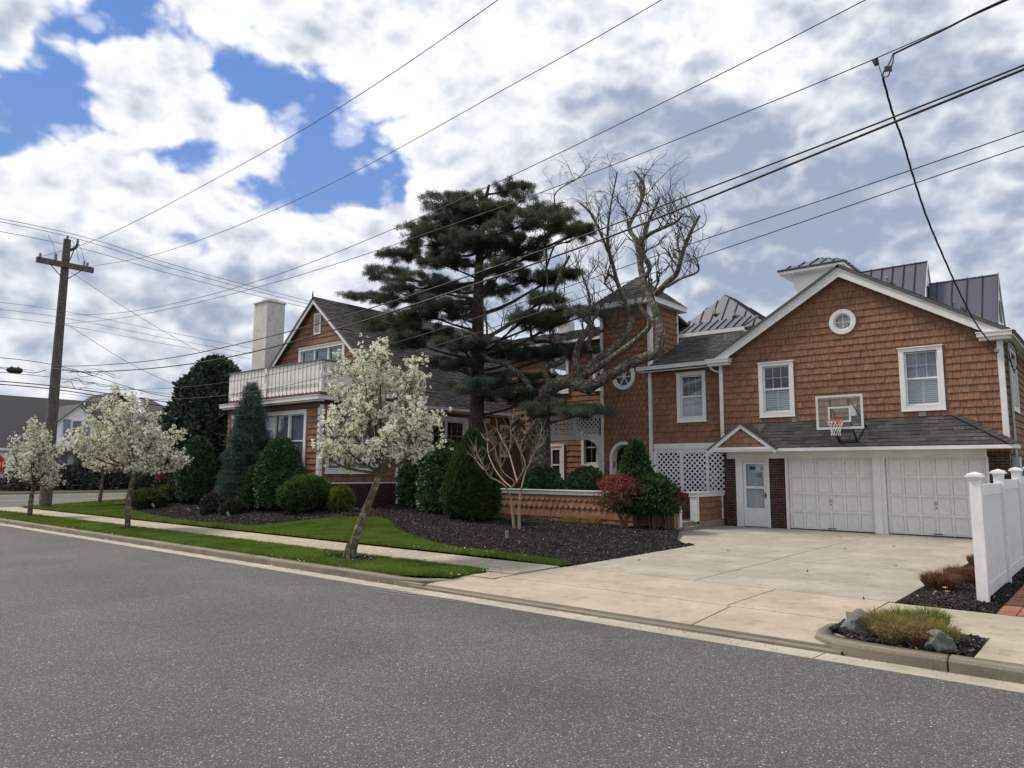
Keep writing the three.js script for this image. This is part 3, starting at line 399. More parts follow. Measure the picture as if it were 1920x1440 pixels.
{ // ---- garage wing: front gable
  const FZ = -22.67, cx = -6.215, W0 = -10.12, W1 = -2.33, EY = 5.5, AY = 7.82, slope = (AY - EY) / (cx - W0);
  const lim = x => AY - 0.16 - Math.abs(x - cx) * slope;
  const front = hp('garage_gable_wall', prism([[W0, 2.42], [W1, 2.42], [W1, EY], [cx, AY], [W0, EY]], FZ - 0.18, FZ, [rectHole(-8.77, -7.77, 3.63, 5.26), rectHole(-4.72, -3.73, 3.63, 5.31), circHole(-6.22, 6.32, 0.25)]), M.wallBack);
  shingle(front, 'z', FZ, W0 + 0.1, W1 - 0.1, 2.42, 8, { ex: 0.2, lim, holes: [hole(-8.8, -7.74, 3.62, 5.28), hole(-4.76, -3.69, 3.62, 5.34), { u: -6.22, v: 6.32, r: 0.29 }] });
  makeWindow(-8.27, 3.585, FZ, 1.1, 1.73, { cols: 3, rows: 2, blind: 1, label: 'white trimmed window with half shutters beside the pent roof gablet' });
  makeWindow(-4.225, 3.585, FZ, 1.09, 1.78, { cols: 3, rows: 2, blind: 1, curtain: 'top', label: 'white trimmed window with closed shutters near the service wires' });
  { const g = new THREE.Group(); g.name = 'round_window'; house.add(g); g.position.set(-6.22, 6.32, FZ); const ring = (r0, r1, z0, z1) => { const s = new THREE.Shape(); s.absellipse(0, 0, r1, r1, 0, Math.PI * 2); s.holes.push(circHole(0, 0, r0)); const q = new THREE.ExtrudeGeometry(s, { depth: z1 - z0, bevelEnabled: true, bevelSize: 0.01, bevelThickness: 0.01, bevelSegments: 2, curveSegments: 28 }); q.translate(0, 0, z0); return muv(q); };
    mesh('frame', ring(0.255, 0.37, -0.03, 0.06), M.trim, g); mesh('sash', ring(0.222, 0.262, -0.04, 0.0), M.white, g); const d = new THREE.CircleGeometry(0.24, 28); d.translate(0, 0, -0.03); mesh('pane', d, M.glass, g); mesh('muntin_grid', mg([bb(-0.009, 0.009, -0.24, 0.24, -0.026, -0.012), bb(-0.24, 0.24, -0.009, 0.009, -0.025, -0.011)]), M.white, g); const c = new THREE.PlaneGeometry(0.5, 0.5, 8, 8); wave(c, v => { v.z = 0.03 * n2(v.x * 5, v.y * 5); }); c.translate(0, 0, -0.12); mesh('curtain', c, M.blind, g); }
  // right side wall and the closed back of the wing
  const side = hp('garage_side_wall', turnX(prism([[22.7, 2.3], [34, 2.3], [34, EY], [22.7, EY]], -0.18, 0, [rectHole(24.07, 25.37, 3.63, 5.31)]), W1 - 0.01), M.wallBack);
  shingle(side, 'x', W1 - 0.01, 22.78, 34, 2.36, 5.45, { holes: [hole(24.05, 25.4, 3.62, 5.34)] });
  makeWindow(W1 - 0.01, 3.58, -24.72, 1.4, 1.78, { face: 'x', lights: 1, curtain: 'full', label: 'side window beside the electric meter conduit' });
  const sb = hp('garage_side_base', bb(W1 - 0.2, W1 - 0.012, 0, 2.3, -34, -22.68), M.mortar); bricks(sb, 'x', W1 - 0.012, 22.68, 29, 0.12, 2.3);
  hp('rear_wall', mg([bb(W0, W1, 0, 5.5, -34.2, -34), bb(W0, W0 + 0.15, 0, 5.5, -34, -22.86), prism([[W0, 5.5], [W1, 5.5], [cx, AY]], -34.2, -34.05)]), M.wallBack);
  hp('garage_ceiling', bb(W0 + 0.16, W1 - 0.2, 2.45, 2.55, -33.9, -22.87), M.room);
  // roof, rake boards, returns
  const ov = 0.34, fz = -22.36, ey = EY - ov * slope;
  const roofL = hp('garage_roof', quadSlab(V(W0 - ov, ey + 0.2, fz), V(cx, AY + 0.2, fz), V(cx, AY + 0.2, -34.4), V(W0 - ov, ey + 0.2, -34.4), 0.09), M.roofBase);
  const roofR = hp('garage_roof', quadSlab(V(cx, AY + 0.2, fz), V(W1 + ov, ey + 0.2, fz), V(W1 + ov, ey + 0.2, -34.4), V(cx, AY + 0.2, -34.4), 0.09), M.roofBase);
  const sl = Math.hypot(cx - W0 + ov, AY - ey); const sd = V(-(W1 + ov - cx), AY - ey, 0).normalize();
  roofTabs(roofR, V(W1 + ov, ey + 0.205, -34.4).add(V(0, 0, 12.04)), V(0, 0, -1), sd, 5, sl);
  for (const s of [-1, 1]) {
    const xe = cx + s * (cx - W0 + ov), rk = (y0, y1) => [[cx + s * (AY + y0 - EY) / slope, EY], [cx, AY + y0], [cx, AY + y1], [cx + s * (AY + y1 - EY) / slope, EY]];
    hp('rake_board', prism(s < 0 ? rk(-0.16, 0.06) : rk(-0.16, 0.06).map(p => p), fz - 0.09, fz - 0.05), M.trim);
    hp('rake_moulding', prism(rk(0.06, 0.12), fz - 0.1, fz - 0.015), M.white);
    hp('soffit', prism(rk(0.055, 0.1), FZ, fz - 0.1), M.trim);
  }
  for (const [a, b] of [[W0 - 0.36, W0 + 0.42], [W1 - 0.5, W1 + 0.28]]) hp('cornice_return', mg([bb(a, b, EY - 0.08, EY + 0.02, FZ, -22.34), bb(a + 0.04, b - 0.04, EY - 0.17, EY - 0.08, FZ, -22.4), bb(a - 0.02, b + 0.02, EY + 0.02, EY + 0.05, FZ, -22.32)]), M.trim);
  hp('gutter', mg([bb(W1 + 0.1, W1 + 0.3, EY - 0.1, EY + 0.04, -34, -22.36), bb(W1, W1 + 0.1, EY - 0.16, EY - 0.12, -34, -22.7)]), M.trim, 'white gutter along the side eave');
  hp('corner_board', bb(W1 - 0.1, W1 + 0.03, 2.5, EY - 0.17, FZ - 0.1, FZ + 0.055), M.trim); hp('corner_board', bb(W0 - 0.02, W0 + 0.1, 2.55, EY - 0.17, FZ - 0.02, FZ + 0.055), M.trim);
  // ground floor: brick piers, header, jambs
  for (const [a, b] of [[-10.07, -9.68], [-8.6, -8.1], [-2.8, W1]]) bricks(hp('brick_pier', bb(a, b, 0.1, 2.42, -22.9, FZ), M.mortar), 'z', FZ, a, b, 0.14, 2.42);
  hp('header_board', bb(-9.95, -2.82, 2.285, 2.5, FZ - 0.1, FZ + 0.06), M.door);
  hp('garage_post', mg([bb(-5.6, -5.4, 0.15, 2.285, FZ - 0.15, FZ + 0.07), bb(-5.4, -5.29, 0.15, 2.285, FZ - 0.2, FZ + 0.03)]), M.white);
  hp('door_jamb', bb(-8.1, -8.03, 0.15, 2.285, FZ - 0.2, FZ + 0.03), M.white); hp('door_jamb', bb(-2.87, -2.8, 0.15, 2.285, FZ - 0.2, FZ + 0.03), M.white);
  for (const [x0, x1] of [[-8.03, -5.6], [-5.29, -2.87]]) {
    const d = hp('garage_door', bb(x0, x1, 0.17, 2.285, FZ - 0.14, FZ - 0.09), M.door); const pw = (x1 - x0 - 0.1) / 6, ph = 2.1 / 4;
    const fr = []; for (let i = 0; i <= 6; i++) fr.push(bb(x0 + 0.05 + i * pw - 0.032, x0 + 0.05 + i * pw + 0.032, 0.17, 2.28, FZ - 0.092, FZ - 0.06)); for (let j = 0; j <= 4; j++) { const y = 0.18 + j * ph; fr.push(bb(x0, x1, y - (j ? 0.034 : 0), y + 0.034, FZ - 0.092, FZ - 0.061)); } mesh('stiles_and_rails', mg(fr), M.door, d);
    const pg = muv(new THREE.BoxGeometry(pw - 0.1, ph - 0.1, 0.012));
    for (let i = 0; i < 6; i++) for (let j = 0; j < 4; j++) mesh('panel', pg, M.door, d).position.set(x0 + 0.05 + (i + 0.5) * pw, 0.18 + (j + 0.5) * ph, FZ - 0.086);
    const mx = (x0 + x1) / 2; mesh('pull_handle', tube(P3([mx - 0.1, 0.22, FZ - 0.07, mx - 0.09, 0.22, FZ - 0.02, mx, 0.215, FZ - 0.01, mx + 0.09, 0.22, FZ - 0.02, mx + 0.1, 0.22, FZ - 0.07]), 0.012, 0.012), M.black, d);
    mesh('lock_handle', mg([bb(mx - 0.012, mx + 0.012, 0.97, 1.09, FZ - 0.07, FZ - 0.035), bb(mx - 0.05, mx + 0.05, 1.02, 1.04, FZ - 0.04, FZ - 0.025)]), M.galv, d); const k = new THREE.CylinderGeometry(0.018, 0.018, 0.03, 12); k.rotateX(Math.PI / 2); k.translate(mx, 0.91, FZ - 0.06); mesh('keyhole', k, M.iron, d);
    mesh('weather_strip', bb(x0, x1, 0.15, 0.172, FZ - 0.13, FZ - 0.1), M.black, d);
  }
  // front door with its storm door
  const sd2 = hp('storm_door', mg([bb(-9.45, -9.36, 0.17, 2.2, FZ - 0.06, FZ - 0.01), bb(-8.79, -8.7, 0.17, 2.2, FZ - 0.06, FZ - 0.01), bb(-9.36, -8.79, 0.17, 0.68, FZ - 0.055, FZ - 0.015), bb(-9.36, -8.79, 1.34, 1.42, FZ - 0.06, FZ - 0.012), bb(-9.36, -8.79, 2.11, 2.2, FZ - 0.06, FZ - 0.012), bb(-9.36, -8.79, 0.68, 0.74, FZ - 0.06, FZ - 0.012)]), M.white);
  mesh('kick_panel', bb(-9.3, -8.85, 0.24, 0.62, FZ - 0.02, FZ - 0.008), M.white, sd2);
  mesh('pane', bb(-9.36, -8.79, 1.42, 2.11, FZ - 0.04, FZ - 0.037), M.glass, sd2); mesh('pane', bb(-9.36, -8.79, 0.74, 1.34, FZ - 0.04, FZ - 0.037), M.glass, sd2);
  mesh('handle', mg([bb(-8.76, -8.735, 1.05, 1.22, FZ, FZ + 0.03), bb(-8.77, -8.725, 1.1, 1.16, FZ - 0.01, FZ + 0.01)]), M.black, sd2);
  hp('door_frame', mg([bb(-9.68, -9.46, 0.15, 2.285, FZ - 0.2, FZ + 0.03), bb(-8.69, -8.6, 0.15, 2.285, FZ - 0.2, FZ + 0.03), bb(-9.46, -8.69, 2.21, 2.285, FZ - 0.2, FZ + 0.03)]), M.white);
  const dd = hp('front_door', bb(-9.46, -8.69, 0.15, 2.2, FZ - 0.17, FZ - 0.12), M.white); for (const [a, b, y0, y1] of [[-9.33, -9.13, 0.95, 1.25], [-9.02, -8.82, 0.95, 1.25], [-9.33, -9.13, 1.45, 1.85], [-9.02, -8.82, 1.45, 1.85]]) mesh('panel', bb(a, b, y0, y1, FZ - 0.12, FZ - 0.11), M.trim, dd);
  for (const [a, b] of [[-9.27, -9.1], [-8.92, -8.79]]) mesh('pane', bb(a, b, 1.93, 2.04, FZ - 0.12, FZ - 0.112), std([0.12, 0.125, 0.13], { roughness: 0.1 }), dd);
  const font = await new FontLoader().loadAsync('fonts/droid/droid_sans_regular.typeface.json');
  const num = new TextGeometry('20', { font, size: 0.125, depth: 0.008, curveSegments: 6 }); num.translate(-9.06, 1.7, FZ - 0.036); mesh('house_number', num, M.iron, sd2);
  scene.userData.font = font;
  // pent roof over the garage doors, hipped at its right end, with a gablet over the door
  const pz = -21.86, py = 2.585, ty = 3.4, tz = FZ, run = tz - pz;
  const pent = hp('pent_roof', mg([quadSlab(V(-9.2, py, pz), V(-2.12, py, pz), V(-3.45, ty, tz), V(-9.2, ty, tz), 0.05), quadSlab(V(-2.12, py, pz), V(-2.12, py, tz), V(-3.45, ty, tz - 0.001), V(-3.45, ty, tz), 0.05)]), M.roofBase);
  const L = Math.hypot(run, ty - py); roofTabs(pent, V(-9.1, py + 0.004, pz), V(1, 0, 0), V(0, ty - py, run).normalize(), 6.98, L, s => [0.2 + s * 0.25, 6.98 - s / L * 1.33 - 0.03]);
  const hipDir = V(-1.33, ty - py, run), hl = hipDir.length(); hipDir.normalize(); const hn = V(0.35, 1, 0.5).normalize(), hu = V().crossVectors(hipDir, hn).normalize(), hq = new THREE.Quaternion().setFromRotationMatrix(new THREE.Matrix4().makeBasis(hu.clone(), hipDir, V().crossVectors(hu, hipDir)));
  for (let s = 0; s < hl - 0.05; s += 0.15) pieces.roof_shingle.push({ parent: pent, p: V(-2.12, py + 0.012, pz).addScaledVector(hipDir, s), q: hq, s: V(0.26, 0.19, 0.018), tone: shRn() * 5 | 0 });
  hp('pent_fascia', mg([bb(-10.2, -2.1, py - 0.1, py - 0.01, pz - 0.03, pz + 0.02), bb(-2.13, -2.08, py - 0.1, py - 0.01, tz, pz - 0.03)]), M.trim);
  hp('pent_soffit', bb(-10.1, -2.14, py - 0.1, py - 0.08, FZ, pz - 0.03), M.door);
  const gx = -9.14, gw = 1.07, gy = 3.34, by = 2.57;
  hp('gablet_wall', prism([[gx - gw + 0.25, by], [gx + gw - 0.25, by], [gx, gy - 0.13]], pz - 0.08, pz - 0.03), M.brownTrim); const gwall = house.children[house.children.length - 1];
  for (let v = by; v < gy - 0.2; v += 0.18) { const hw = (gy - 0.16 - v) / (gy - by) * gw - 0.05; if (hw > 0.08) { let u = gx - hw; while (u < gx + hw - 0.02) { const w = Math.min(0.16 + shRn() * 0.2, gx + hw - u); const mid = Math.abs(u + w / 2 - gx); const tp = Math.min(v + 0.18, gy - 0.14 - mid / gw * (gy - by)); if (tp - v > 0.04) piece('shingle', gwall, 'z', pz - 0.03, u, u + w - 0.004, v, tp, 0.018, shRn() * 6 | 0); u += w; } } }
  const gr = (y0, y1, s) => [[gx + s * gw, by + y0 - 0.02], [gx, gy + y0], [gx, gy + y1], [gx + s * gw, by + y1 - 0.02]];
  for (const s of [-1, 1]) { hp('gablet_rake', prism(gr(-0.13, 0, s), pz - 0.03, pz + 0.03), M.white); const gs = hp('gablet_roof', s < 0 ? quadSlab(V(gx - gw - 0.06, by - 0.02, pz + 0.08), V(gx, gy + 0.035, pz + 0.08), V(gx, gy + 0.035, FZ), V(gx - gw - 0.06, by - 0.02, FZ), 0.03) : quadSlab(V(gx, gy + 0.035, pz + 0.08), V(gx + gw + 0.06, by - 0.02, pz + 0.08), V(gx + gw * 0.2, gy - 0.1, FZ), V(gx, gy + 0.035, FZ), 0.03), M.roofBase); if (s > 0) { const ss = V(-gw - 0.06, gy - by + 0.055, 0); roofTabs(gs, V(gx + gw + 0.06, by - 0.012, pz + 0.08), V(0, 0, -1), ss.clone().normalize(), 0.85, ss.length(), q => [0, 0.12 + q * 0.62]); } }
  hp('gablet_sill', bb(gx - gw, gx + gw, by - 0.02, by + 0.05, pz - 0.03, pz + 0.04), M.white);
  // small vents under the windows
  hp('vent_cap', bb(-7.82, -7.68, 3.4, 3.53, FZ, FZ + 0.05), M.grey); hp('vent_cap', bb(-4.35, -4.17, 3.42, 3.55, FZ, FZ + 0.05), M.grey);
  // electric service on the side wall
  hp('conduit', mg([tube(P3([W1 + 0.07, 5.35, -23.35, W1 + 0.07, 4.2, -23.35, W1 + 0.07, 2.3, -23.35]), 0.04, 0.04, 10, 2)]), M.galv, 'grey service conduit on the side wall');
  hp('meter_box', mg([bb(W1, W1 + 0.16, 1.7, 2.3, -23.6, -23.1), bb(W1, W1 + 0.12, 1.3, 1.68, -23.25, -22.95)]), M.galv, 'grey electric meter box low on the side wall');
  hp('service_loop', mg([tube(P3([W1 - 0.1, 5.02, -22.6, W1 + 0.12, 4.85, -22.8, W1 + 0.2, 4.5, -23.1, W1 + 0.1, 5.0, -23.3, W1 + 0.07, 5.38, -23.35]), 0.012, 0.012, 6, 6), tube(P3([W1 - 0.08, 5.04, -22.6, W1 + 0.18, 5.3, -22.9, W1 + 0.26, 5.05, -23.3, W1 + 0.2, 4.6, -23.4, W1 + 0.07, 4.8, -23.35]), 0.012, 0.012, 6, 6)]), M.wire, 'black service cable looped at the corner board');
}

{ // ---- link between garage and tower
  const Z = -23.02, x0 = -12.87, x1 = -10.12;
  const w = hp('link_wall', prism([[x0, 2.6], [x1, 2.6], [x1, 5.5], [x0, 5.5]], Z - 0.15, Z, [rectHole(-11.82, -10.84, 3.62, 5.24)]), M.wallBack);
  shingle(w, 'z', Z, x0 + 0.06, x1, 2.84, 5.42, { ex: 0.2, wMin: 0.14, wMax: 0.36, holes: [hole(-11.86, -10.8, 3.62, 5.26)] });
  makeWindow(-11.33, 3.57, Z, 1.08, 1.72, { cols: 3, rows: 2, blind: 1, curtain: 'top', label: 'white trimmed window with half shutters above the lattice' });
  hp('band_board', bb(x0 + 0.06, x1, 2.64, 2.83, Z, Z + 0.05), M.trim);
  hp('lattice_beam', bb(x0 + 0.06, x1, 2.56, 2.64, Z - 0.04, Z + 0.02), M.trim);
  for (const x of [-12.84, -11.76, -10.81]) hp('porch_post', bb(x - (x < -12.5 ? 0.0 : 0.05), x + (x < -12.5 ? 0.12 : 0.05), 0.5, 2.56, Z - 0.06, Z + 0.03), M.white);
  // recess behind the lattice
  hp('porch_recess', mg([bb(x0, x1, 0.3, 2.6, -25.1, -25.0), bb(x0, x0 + 0.1, 0.3, 2.6, -25, Z - 0.07), bb(x0, x1, 2.6, 2.66, -25, Z - 0.16), bb(x0, x1, 0.2, 0.35, -25, Z - 0.07), bb(x1 + 0.0, x1 + 0.1, 0.3, 2.5, -25, Z - 0.2)]), M.brownTrim);
  hp('porch_door', mg([bb(-11.0, -10.14, 0.35, 2.45, -24.98, -24.9), bb(-11.75, -11.2, 0.35, 1.9, -24.6, -24.5)]), M.white, 'white door inside the lattice porch');
  hp('low_wall_inner', bb(x0, x1, 0.2, 1.12, Z - 0.04, Z + 0.02), M.brownTrim);
  latticePanel(-12.72, -11.81, 1.14, 2.56, Z); latticePanel(-11.71, -10.86, 1.14, 2.56, Z); latticePanel(-10.76, -10.14, 1.14, 2.56, Z);
  // roof
  const e0 = V(-13.22, 5.52, -22.68), rz = -25.7, ry = 7.0;
  const rf = hp('link_roof', quadSlab(V(-12.87, 5.52, -22.68), V(-9.2, 5.52, -22.68), V(-9.2, ry, rz), V(-12.87, ry, rz), 0.08), M.roofBase);
  const sd = V(0, ry - 5.52, rz + 22.68); roofTabs(rf, V(-12.87, 5.525, -22.68), V(1, 0, 0), sd.clone().normalize(), 3.3, sd.length(), s => [0, 2.42 + s * 0.72]);
  hp('link_roof', quadSlab(V(-12.87, ry, rz), V(-8.5, ry, rz), V(-8.5, 5.4, -29), V(-12.87, 5.4, -29), 0.08), M.roofBase);
  hp('link_back', mg([bb(x0, x1, 0.1, 5.5, -28.8, -28.6), bb(x0, x1, 5.4, 5.5, -28.6, -23.2)]), M.wallBack);
  const gp = [[0, 0], [0.11, 0.02], [0.13, 0.12], [0, 0.12]]; const gg = prism(gp, 0, 2.92); gg.applyMatrix4(new THREE.Matrix4().makeRotationY(-Math.PI / 2)); gg.translate(-10.4, 5.42, -22.69);
  hp('gutter', mg([bb(-13.24, -10.36, 5.43, 5.54, -22.69, -22.57), bb(-13.25, -10.35, 5.52, 5.55, -22.6, -22.55), bb(-13.22, -10.36, 5.36, 5.43, -22.76, -22.69)]), M.trim, 'white gutter of the link roof');
  hp('soffit', bb(-12.95, -10.2, 5.4, 5.43, Z, -22.69), M.trim);
  hp('downspout', mg([tube(P3([-10.42, 5.42, -22.62, -10.42, 5.3, -22.62, -10.32, 5.2, -22.66, -10.2, 5.14, -22.78, -10.19, 4.9, -22.86]), 0.04, 0.04, 8, 4), bb(-10.23, -10.14, 2.64, 4.95, -22.9, -22.82)]), M.white, 'white downspout at the inner corner of the garage wing');
  hp('roof_pipe', mg([tube(P3([-10.9, 6.5, -25, -10.9, 6.85, -25]), 0.04, 0.04, 8, 1)]), M.grey);
}
function latticePanel(x0, x1, y0, y1, z) {
  const g = new THREE.Group(); g.name = 'lattice_panel'; house.add(g); g.position.set((x0 + x1) / 2, y0, z); const w = x1 - x0, h = y1 - y0, st = 0.185;
  mesh('border', mg([bb(-w / 2, w / 2, 0, 0.05, -0.03, 0.01), bb(-w / 2, w / 2, h - 0.05, h, -0.03, 0.01)]), M.white, g);
  for (const s of [1, -1]) for (let c = -h; c < w + 0.01; c += st) {   // line x = c + t, y = t (or mirrored), clipped to the panel
    const t0 = Math.max(0, -c), t1 = Math.min(h, w - c); if (t1 - t0 < 0.05) continue;
    const len = (t1 - t0) * Math.SQRT2, b = new THREE.BoxGeometry(len, 0.05, 0.007); b.rotateZ(Math.PI / 4); b.translate(-w / 2 + c + (t0 + t1) / 2, (t0 + t1) / 2, s * 0.004 - 0.012); if (s < 0) { b.scale(-1, 1, 1); const ix = b.index.array; for (let i = 0; i < ix.length; i += 3) { const q = ix[i]; ix[i] = ix[i + 1]; ix[i + 1] = q; } b.computeVertexNormals(); } mesh('slat', muv(b), M.white, g);
  }
}

{ // ---- tower
  const Z = -23.0, x0 = -14.99, x1 = -12.87, zb = -25.1, top = 7.95;
  const arch = (r, yb, yt) => { const p = new THREE.Path(), c = -14.02; p.moveTo(c - r, yb + r); p.lineTo(c - r, yt - r); p.absarc(c, yt - r, r, Math.PI, 0, true); p.lineTo(c + r, yb + r); p.absarc(c, yb + r, r, 0, -Math.PI, true); return p; };
  const front = hp('tower_front_wall', prism([[x0, 0.1], [x1, 0.1], [x1, top], [x0, top]], Z - 0.2, Z, [arch(0.5, 0.98, 2.84), circHole(-14.0, 5.33, 0.36)]), M.wallBack);
  const back = hp('tower_back_wall', prism([[x0, 0.1], [x1, 0.1], [x1, top], [x0, top]], zb, zb + 0.15, [arch(0.55, 0.98, 2.84)]), M.wallBack);
  const right = hp('tower_side_wall', bb(x1 - 0.15, x1, 0.1, top, zb + 0.15, Z - 0.2), M.wallBack); hp('tower_side_wall', bb(x0, x0 + 0.15, 0.1, top, zb + 0.15, Z - 0.2), M.wallBack); hp('tower_floor', bb(x0 + 0.15, x1 - 0.15, 3.3, 3.4, zb + 0.15, Z - 0.2), M.room);
  const hs = [{ u: -14.0, v: 5.33, r: 0.4 }, { u: -14.02, v: 2.34, r: 0.53 }, { u: -14.02, v: 1.5, r: 0.53 }, hole(-14.6, -13.44, 1.4, 2.4)];
  fishScale(front, 'z', Z, x0 + 0.1, x1 - 0.1, 0.6, top, { holes: hs, ex: 0.2, w: 0.19 });
  fishScale(right, 'x', x1, 23.12, 25.04, 5.4, top, { ex: 0.2, w: 0.19 });
  for (const x of [x0 - 0.015, x1 - 0.1]) hp('corner_board', bb(x, x + 0.115, 0.6, top, Z - 0.02, Z + 0.06), M.trim); hp('corner_board', bb(x1 - 0.02, x1 + 0.03, 5.5, top, Z - 0.12, Z - 0.02), M.trim); hp('corner_board', bb(x1 - 0.02, x1 + 0.03, 5.5, top, zb, zb + 0.1), M.trim);
  { const s = new THREE.Shape(arch(0.6, 0.88, 2.94).getPoints(14)); s.holes.push(arch(0.49, 0.99, 2.83)); const g = new THREE.ExtrudeGeometry(s, { depth: 0.32, bevelEnabled: false, curveSegments: 14 }); g.translate(0, 0, Z - 0.24); hp('arch_casing', muv(g), M.trim); const g2 = new THREE.ExtrudeGeometry(s, { depth: 0.2, bevelEnabled: false, curveSegments: 14 }); g2.translate(0, 0, zb - 0.02); hp('arch_casing', muv(g2), M.trim); }
  { const g = new THREE.Group(); g.name = 'wheel_window'; house.add(g); g.position.set(-14.0, 5.33, Z); const s = new THREE.Shape(); s.absellipse(0, 0, 0.48, 0.48, 0, Math.PI * 2); s.holes.push(circHole(0, 0, 0.35)); const q = new THREE.ExtrudeGeometry(s, { depth: 0.085, bevelEnabled: true, bevelSize: 0.01, bevelThickness: 0.01, bevelSegments: 1, curveSegments: 26 }); q.translate(0, 0, -0.02); mesh('frame', muv(q), M.white, g); const d = new THREE.CircleGeometry(0.37, 26); d.translate(0, 0, -0.05); mesh('pane', d, M.glass, g);
    for (let k = 0; k < 3; k++) { const b = muv(new THREE.BoxGeometry(0.72, 0.034, 0.03)); b.rotateZ(k * Math.PI / 3); b.translate(0, 0, -0.015 + k * 0.0015); mesh('spoke', b, M.white, g); } const h = new THREE.CylinderGeometry(0.05, 0.05, 0.03, 14); h.rotateX(Math.PI / 2); h.translate(0, 0, 0.01); mesh('hub', h, M.white, g); }
  const o = 0.28, ax = -13.93, az = -24.05, ay = 9.33, ey = 8.13, X0 = x0 - o, X1 = x1 + o, Z0 = Z + o, Z1 = zb - o;
  const tri = (a, b, n) => { const g = new THREE.BufferGeometry(), c = V(ax, ay, az); g.setAttribute('position', new THREE.Float32BufferAttribute([...a.toArray(), ...b.toArray(), ...c.toArray()], 3)); g.computeVertexNormals(); return muv(g); };
  const roof = hp('tower_roof', mg([tri(V(X0, ey, Z0), V(X1, ey, Z0)), tri(V(X1, ey, Z0), V(X1, ey, Z1)), tri(V(X1, ey, Z1), V(X0, ey, Z1)), tri(V(X0, ey, Z1), V(X0, ey, Z0))]), M.roofBase);
  const sl = Math.hypot(ay - ey, Z0 - az), wd = X1 - X0; roofTabs(roof, V(X0, ey + 0.006, Z0), V(1, 0, 0), V(0, ay - ey, az - Z0).normalize(), wd, sl, s => [s / sl * wd / 2, wd - s / sl * wd / 2]); roofTabs(roof, V(X1, ey + 0.006, Z0), V(0, 0, -1), V(ax - X1, ay - ey, 0).normalize(), wd, sl, s => [s / sl * wd / 2, wd - s / sl * wd / 2]);
  hp('tower_fascia', mg([bb(X0, X1, ey - 0.19, ey - 0.03, Z0 - 0.03, Z0 - 0.002), bb(X1 - 0.03, X1 - 0.001, ey - 0.19, ey - 0.03, Z1, Z0 - 0.031), bb(X0 + 0.001, X0 + 0.03, ey - 0.19, ey - 0.03, Z1, Z0 - 0.031), bb(X0 - 0.015, X1 + 0.015, ey - 0.032, ey - 0.004, Z1 - 0.015, Z0 + 0.015), bb(X0 + 0.03, X1 - 0.03, ey - 0.19, ey - 0.17, Z1, Z0 - 0.03)]), M.trim);
}

